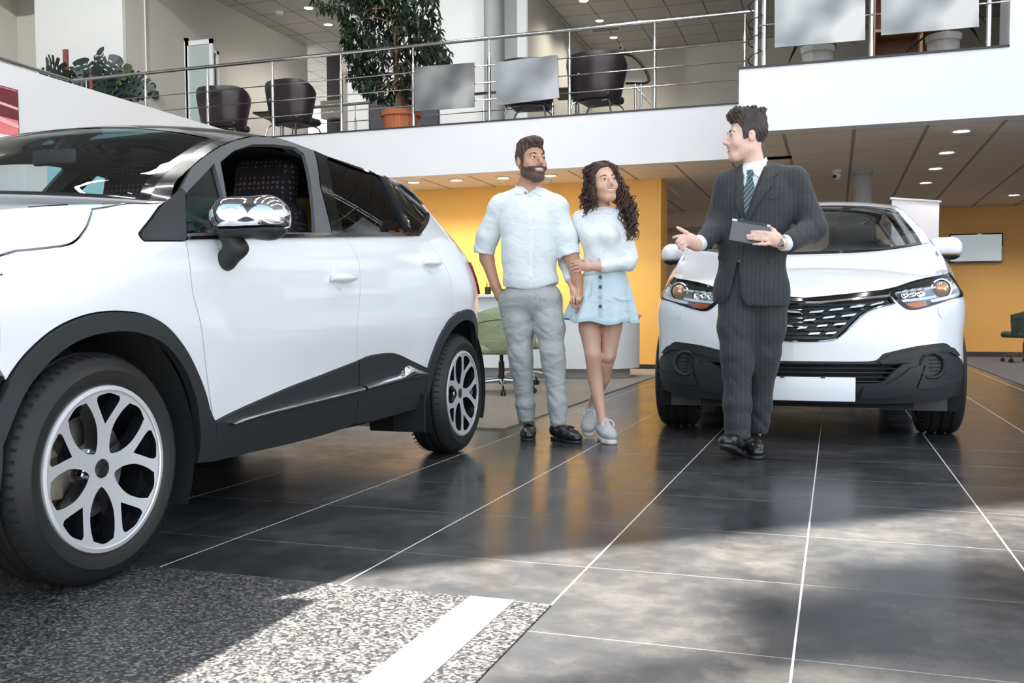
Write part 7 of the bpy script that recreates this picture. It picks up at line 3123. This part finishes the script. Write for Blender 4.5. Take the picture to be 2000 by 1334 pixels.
def monstera_leaf(t, px, py, size, ang, tilt, m):
    c = at(px, py, 1, 12.25 + r.uniform(-.1, .1)) - Vector(t.location)
    out = []
    n = 60
    for i in range(n):
        a = 2 * PI * i / n
        rr = 1 - .12 * math.cos(a) + .10 * math.cos(2 * a)
        k = abs(math.cos(a / 2))
        slit = 0
        if .5 < a < 2 * PI - .5:
            q = (min(a, 2 * PI - a) - .5) / .42
            slit = max(0, 1 - abs((q % 1) - .5) * 5.0) * .62
        rr *= 1 - slit
        if abs(a - PI) < .18:
            rr *= .55
        out.append((size * rr * math.cos(a) * 1.12, size * rr * math.sin(a)))
    holes = []
    for sx in (1, -1):
        for k in range(4):
            hx, hy = size * (.55 - .32 * k), sx * size * .22
            holes.append([(hx + size * .10 * math.cos(w) * .45 - sx * 0, hy + size * .13 * math.sin(w)) for w in [2 * PI * i / 8 for i in range(8)]])
    ca, sa = math.cos(ang), math.sin(ang)
    ux = Vector((ca, 0, sa))
    uy = Vector((-sa * math.cos(tilt), math.sin(tilt), ca * math.cos(tilt)))
    b = MB()
    sheet(b, out, lambda u, v: c + ux * u + uy * v + Vector((0, -1, 0)) * (.25 * (u * u + v * v) / size - .25 * abs(v)) * -1, size * .16, holes)
    l = b.build('leaf', m, t)
    MB().tube([Vector((0, 0, .45)), Vector((c.x * .4, 0, max(.6, c.z * .7))), c - ux * size * .55, c], [.013, .011, .009, .007], n=6).build('stalk', MATS['monstera_leaf'], l)


M_MON2 = leaf_mat('young_monstera_leaf', (.035, .05, .022), (.09, .115, .055), .3)
for px, py, s_, a_, ti, m in ((110, 141, .30, 2.6, .5, M_MON), (90, 158, .22, 3.3, .4, M_MON), (163, 143, .25, 1.9, -.5, M_MON), (190, 128, .28, 1.4, .5, M_MON), (214, 138, .24, 1.0, -.3, M_MON), (228, 152, .26, .6, .4, M_MON2), (200, 165, .27, 2.2, .3, M_MON), (240, 175, .27, .2, -.3, M_MON),
                             (260, 170, .30, 5.9, .4, M_MON), (175, 165, .25, 2.8, .2, M_MON), (225, 185, .27, 1.6, .2, M_MON), (270, 182, .26, .3, .6, M_MON), (140, 158, .24, 3.0, .3, M_MON)):
    monstera_leaf(t, px, py, s_, a_, ti, m)

# strap-leaved plants in white tubs on the right balcony
M_WPOT = mat('white_tub', (.66, .66, .64), .5, var=.04)
for (x, rim, w) in ((at(1597, 90, 1, 10.72).x, at(1597, 87, 1, 10.6).z, 'left tub of the right balcony, under the left board'), (at(1843, 66, 1, 10.72).x, at(1843, 64, 1, 10.6).z, 'right tub of the right balcony, near the white pillar')):
    t = thing('potted_dracaena', 'strap-leaved plant in white ribbed tub, ' + w, 'potted plant', (x, 10.72, Z_DECK), 0, 'plants in white tubs')
    h = rim - Z_DECK
    ribbed_pot(t, .135, .155, h, M_WPOT, .018, 16)
    b = MB()
    for i in range(46):
        a = r.uniform(0, 6.28)
        z = h * .9 + r.uniform(.05, 1.1)
        leaf_mesh(b, Vector((.02 * math.cos(a), .02 * math.sin(a), z)), Vector((math.cos(a), .7 * math.sin(a), r.uniform(-.1, 1.1))), Vector((0, 0, 1)), r.uniform(.28, .46), r.uniform(.022, .034), r.uniform(.5, 1.1))
    b.build('foliage', leaf_mat('strap_leaf', (.008, .016, .014), (.05, .07, .03)), t)
    MB().cyl((0, 0, h * .8), (0, 0, h + 1.1), .025, .018).build('stem', M_BARK, t)

# ------------------------------------------------------------------ chairs and tables upstairs
def tub_chair(label, x, y, rz):
    t = thing('tub_chair', label, 'chair', (x, y, Z_DECK), rz, 'dark tub chairs upstairs')
    b = MB()
    shell(b, 40, math.radians(104), lambda a, k: ((.31 + .095 * k) * math.sin(a), .04 + (.25 + .07 * k) * math.cos(a)), .026, .42, lambda a: 1.0 - .16 * max(0, (abs(a) - .7) / 1.1)**2)
    b.build('shell', M_BROWN, t, angle=60)
    f = Field((-.36, -.42, .38), (.36, .36, .58), .018)
    f.slab((0, -.04, .47), (.27, .29, .055), rad=.05, k=0)
    f.build('seat', M_BROWN, t)
    for sx in (1, -1):
        for sy in (1, -1):
            MB().tube([(sx * .10, sy * .10, .42), (sx * .22, sy * .22, .40), (sx * .26, sy * .26, .36), (sx * .34, sy * .34, .0)], .013, n=8).build('leg', M_CHROME, t)
    MB().ball((.12, .375, .72), .014).build('stud', M_CHR, t)
    return t


def bistro_table(label, x, y, r_, square=True):
    t = thing('bistro_table', label, 'table', (x, y, Z_DECK), .1, 'dark tables upstairs')
    MB().box((-r_, -r_, .72), (r_, r_, .75), bev=.01).build('table_top', M_BROWN, t)
    MB().cyl((0, 0, .02), (0, 0, .72), .032).build('pole', M_CHROME, t)
    MB().lathe([(.001, .03), (.05, .028), (.24, .012), (.25, 0), (.001, 0)], n=32).build('base', M_CHROME, t)
    return t


tub_chair('dark brown tub chair leftmost behind the balcony railing, beside the glass door', -8.78, 12.55, math.radians(190))
tub_chair('dark brown tub chair behind the balcony railing, left of the potted tree', -7.6, 12.55, math.radians(170))
tub_chair('dark brown tub chair whose legs show under the silver board', -3.98, 12.6, math.radians(185))
tub_chair('dark brown tub chair on the balcony, right of the silver board', -3.02, 12.6, math.radians(172))
bistro_table('dark table between the two left tub chairs upstairs', -8.27, 13.3, .33)
bistro_table('dark table behind the tub chairs beside the silver board', -3.5, 13.35, .33)
t = thing('menu_card', 'small dark folded card on the left table upstairs', 'card', (-8.42, 13.25, Z_DECK + .75))
MB().add([(-.02, -.10, 0), (.16, -.10, 0), (-.02, -.02, .22), (-.02, .06, 0), (.16, .06, 0)], [(0, 1, 2), (3, 2, 4), (1, 4, 2), (0, 2, 3), (0, 3, 4, 1)]).build('card', M_GLOSSK, t, smooth=False)

# wooden shelf beside the right tubs
t = thing('shelf_cabinet', 'light wooden open cabinet behind the right balcony between the two boards', 'cabinet', (.38, 12.3, Z_DECK))
M_WOOD = mat('light_wood', (.50, .31, .15), .55, var=.15, vscale=12)
for lo_, hi_ in (((0, 0, 0), (.03, .4, 1.5)), ((.52, 0, 0), (.55, .4, 1.5)), ((.80, 0, 0), (.83, .4, 1.5))):
    MB().box(lo_, hi_).build('side_panel', M_WOOD, t)
for z in (0.05, .48, .92, 1.46):
    MB().box((.03, 0, z), (.80, .4, z + .03)).build('shelf', M_WOOD, t)
MB().box((.03, .38, .05), (.80, .4, 1.46)).build('back_panel', mat('wood_shade', (.22, .11, .07), .7), t)
for k in range(3):
    o = thing('document_pile', 'brown folders piled in the wooden cabinet, %s layer' % ('lowest', 'middle', 'top')[k], 'folder', (.44, 12.32, Z_DECK + .512 + .031 * k), 0, 'folders in the cabinet')
    MB().box((0, 0, .0), (.42, .30, .028), bev=.003).build('folder', mat('brown_folder', (.20, .12, .085), .7, var=.15), o)

# unseen tree added outside the glazed front (behind the camera); its crown and trunk shade the floor
sd = Vector((-.76 * math.cos(math.radians(46.0)), -.65 * math.cos(math.radians(46.0)), math.sin(math.radians(46.0))))
cc = Vector((.46, 2.62, 0)) + sd * 14.5
t = thing('shade_tree', 'slim tree added outside the glazed front to shade the floor, out of view', 'tree', (cc.x, cc.y, 0))
MB().tube([(0, 0, 0), (.05, 0, cc.z * .5), (0, 0, cc.z - .3), (0, .05, cc.z + .4)], [.10, .075, .05, .02], n=10).build('trunk', M_BARK, t)
b = MB()
for i in range(900):
    v = Vector((r.gauss(0, .20), r.gauss(0, .20), r.gauss(0, .24)))
    if v.length > .55:
        continue
    leaf_mesh(b, v + Vector((0, 0, cc.z)), Vector((r.uniform(-1, 1), r.uniform(-1, 1), r.uniform(-1, .3))), Vector((r.uniform(-.5, .5), r.uniform(-.5, .5), 1)), r.uniform(.12, .2), r.uniform(.04, .07), .3)
b.build('foliage', M_FIC, t)
SKY, SUN, SUN_EL, EXPOSURE = 3.4, 46.0, 46.0, 0.0
# =================================================================== daylight
w = bpy.data.worlds.new('sky')
SC.world = w
w.use_nodes = True
nt = w.node_tree
bg = nt.nodes['Background']
tc = nt.nodes.new('ShaderNodeTexCoord')
sp = nt.nodes.new('ShaderNodeSeparateXYZ')
nt.links.new(tc.outputs['Generated'], sp.inputs[0])
rmp = nt.nodes.new('ShaderNodeValToRGB')
e = rmp.color_ramp.elements
# bright pavement and hazy horizon, deeper blue overhead
e[0].position, e[0].color = .47, (.42, .41, .40, 1)
e[1].position, e[1].color = .51, (1.0, 1.0, 1.0, 1)
for pos, c in ((.62, (.88, .94, 1.0)), (.74, (.28, .38, .52)), (1.0, (.12, .20, .36))):
    e.new(pos).color = (*c, 1)
mr = nt.nodes.new('ShaderNodeMapRange')
mr.inputs['From Min'].default_value = -1
nt.links.new(sp.outputs[2], mr.inputs['Value'])
nt.links.new(mr.outputs[0], rmp.inputs[0])
nt.links.new(rmp.outputs[0], bg.inputs['Color'])
bg.inputs['Strength'].default_value = SKY

sun = bpy.data.lights.new('sun', 'SUN')
sun.energy = SUN
sun.angle = math.radians(.9)
sun.color = (1, .93, .84)
so = bpy.data.objects.new('sun', sun)
COL.objects.link(so)
el = math.radians(SUN_EL)
dirv = Vector((.76 * math.cos(el), .65 * math.cos(el), -math.sin(el)))
so.rotation_euler = dirv.to_track_quat('-Z', 'Y').to_euler()

make_camera()
SC.view_settings.view_transform = 'Standard'
SC.view_settings.look = 'None'
SC.view_settings.gamma = 1
SC.view_settings.use_curve_mapping = False
SC.view_settings.exposure = EXPOSURE
SC.cycles.max_bounces = 8
SC.cycles.diffuse_bounces = 4
SC.cycles.glossy_bounces = 4
SC.cycles.transparent_max_bounces = 16
SC.cycles.caustics_reflective = False
SC.cycles.caustics_refractive = False
SC.cycles.sample_clamp_indirect = 6
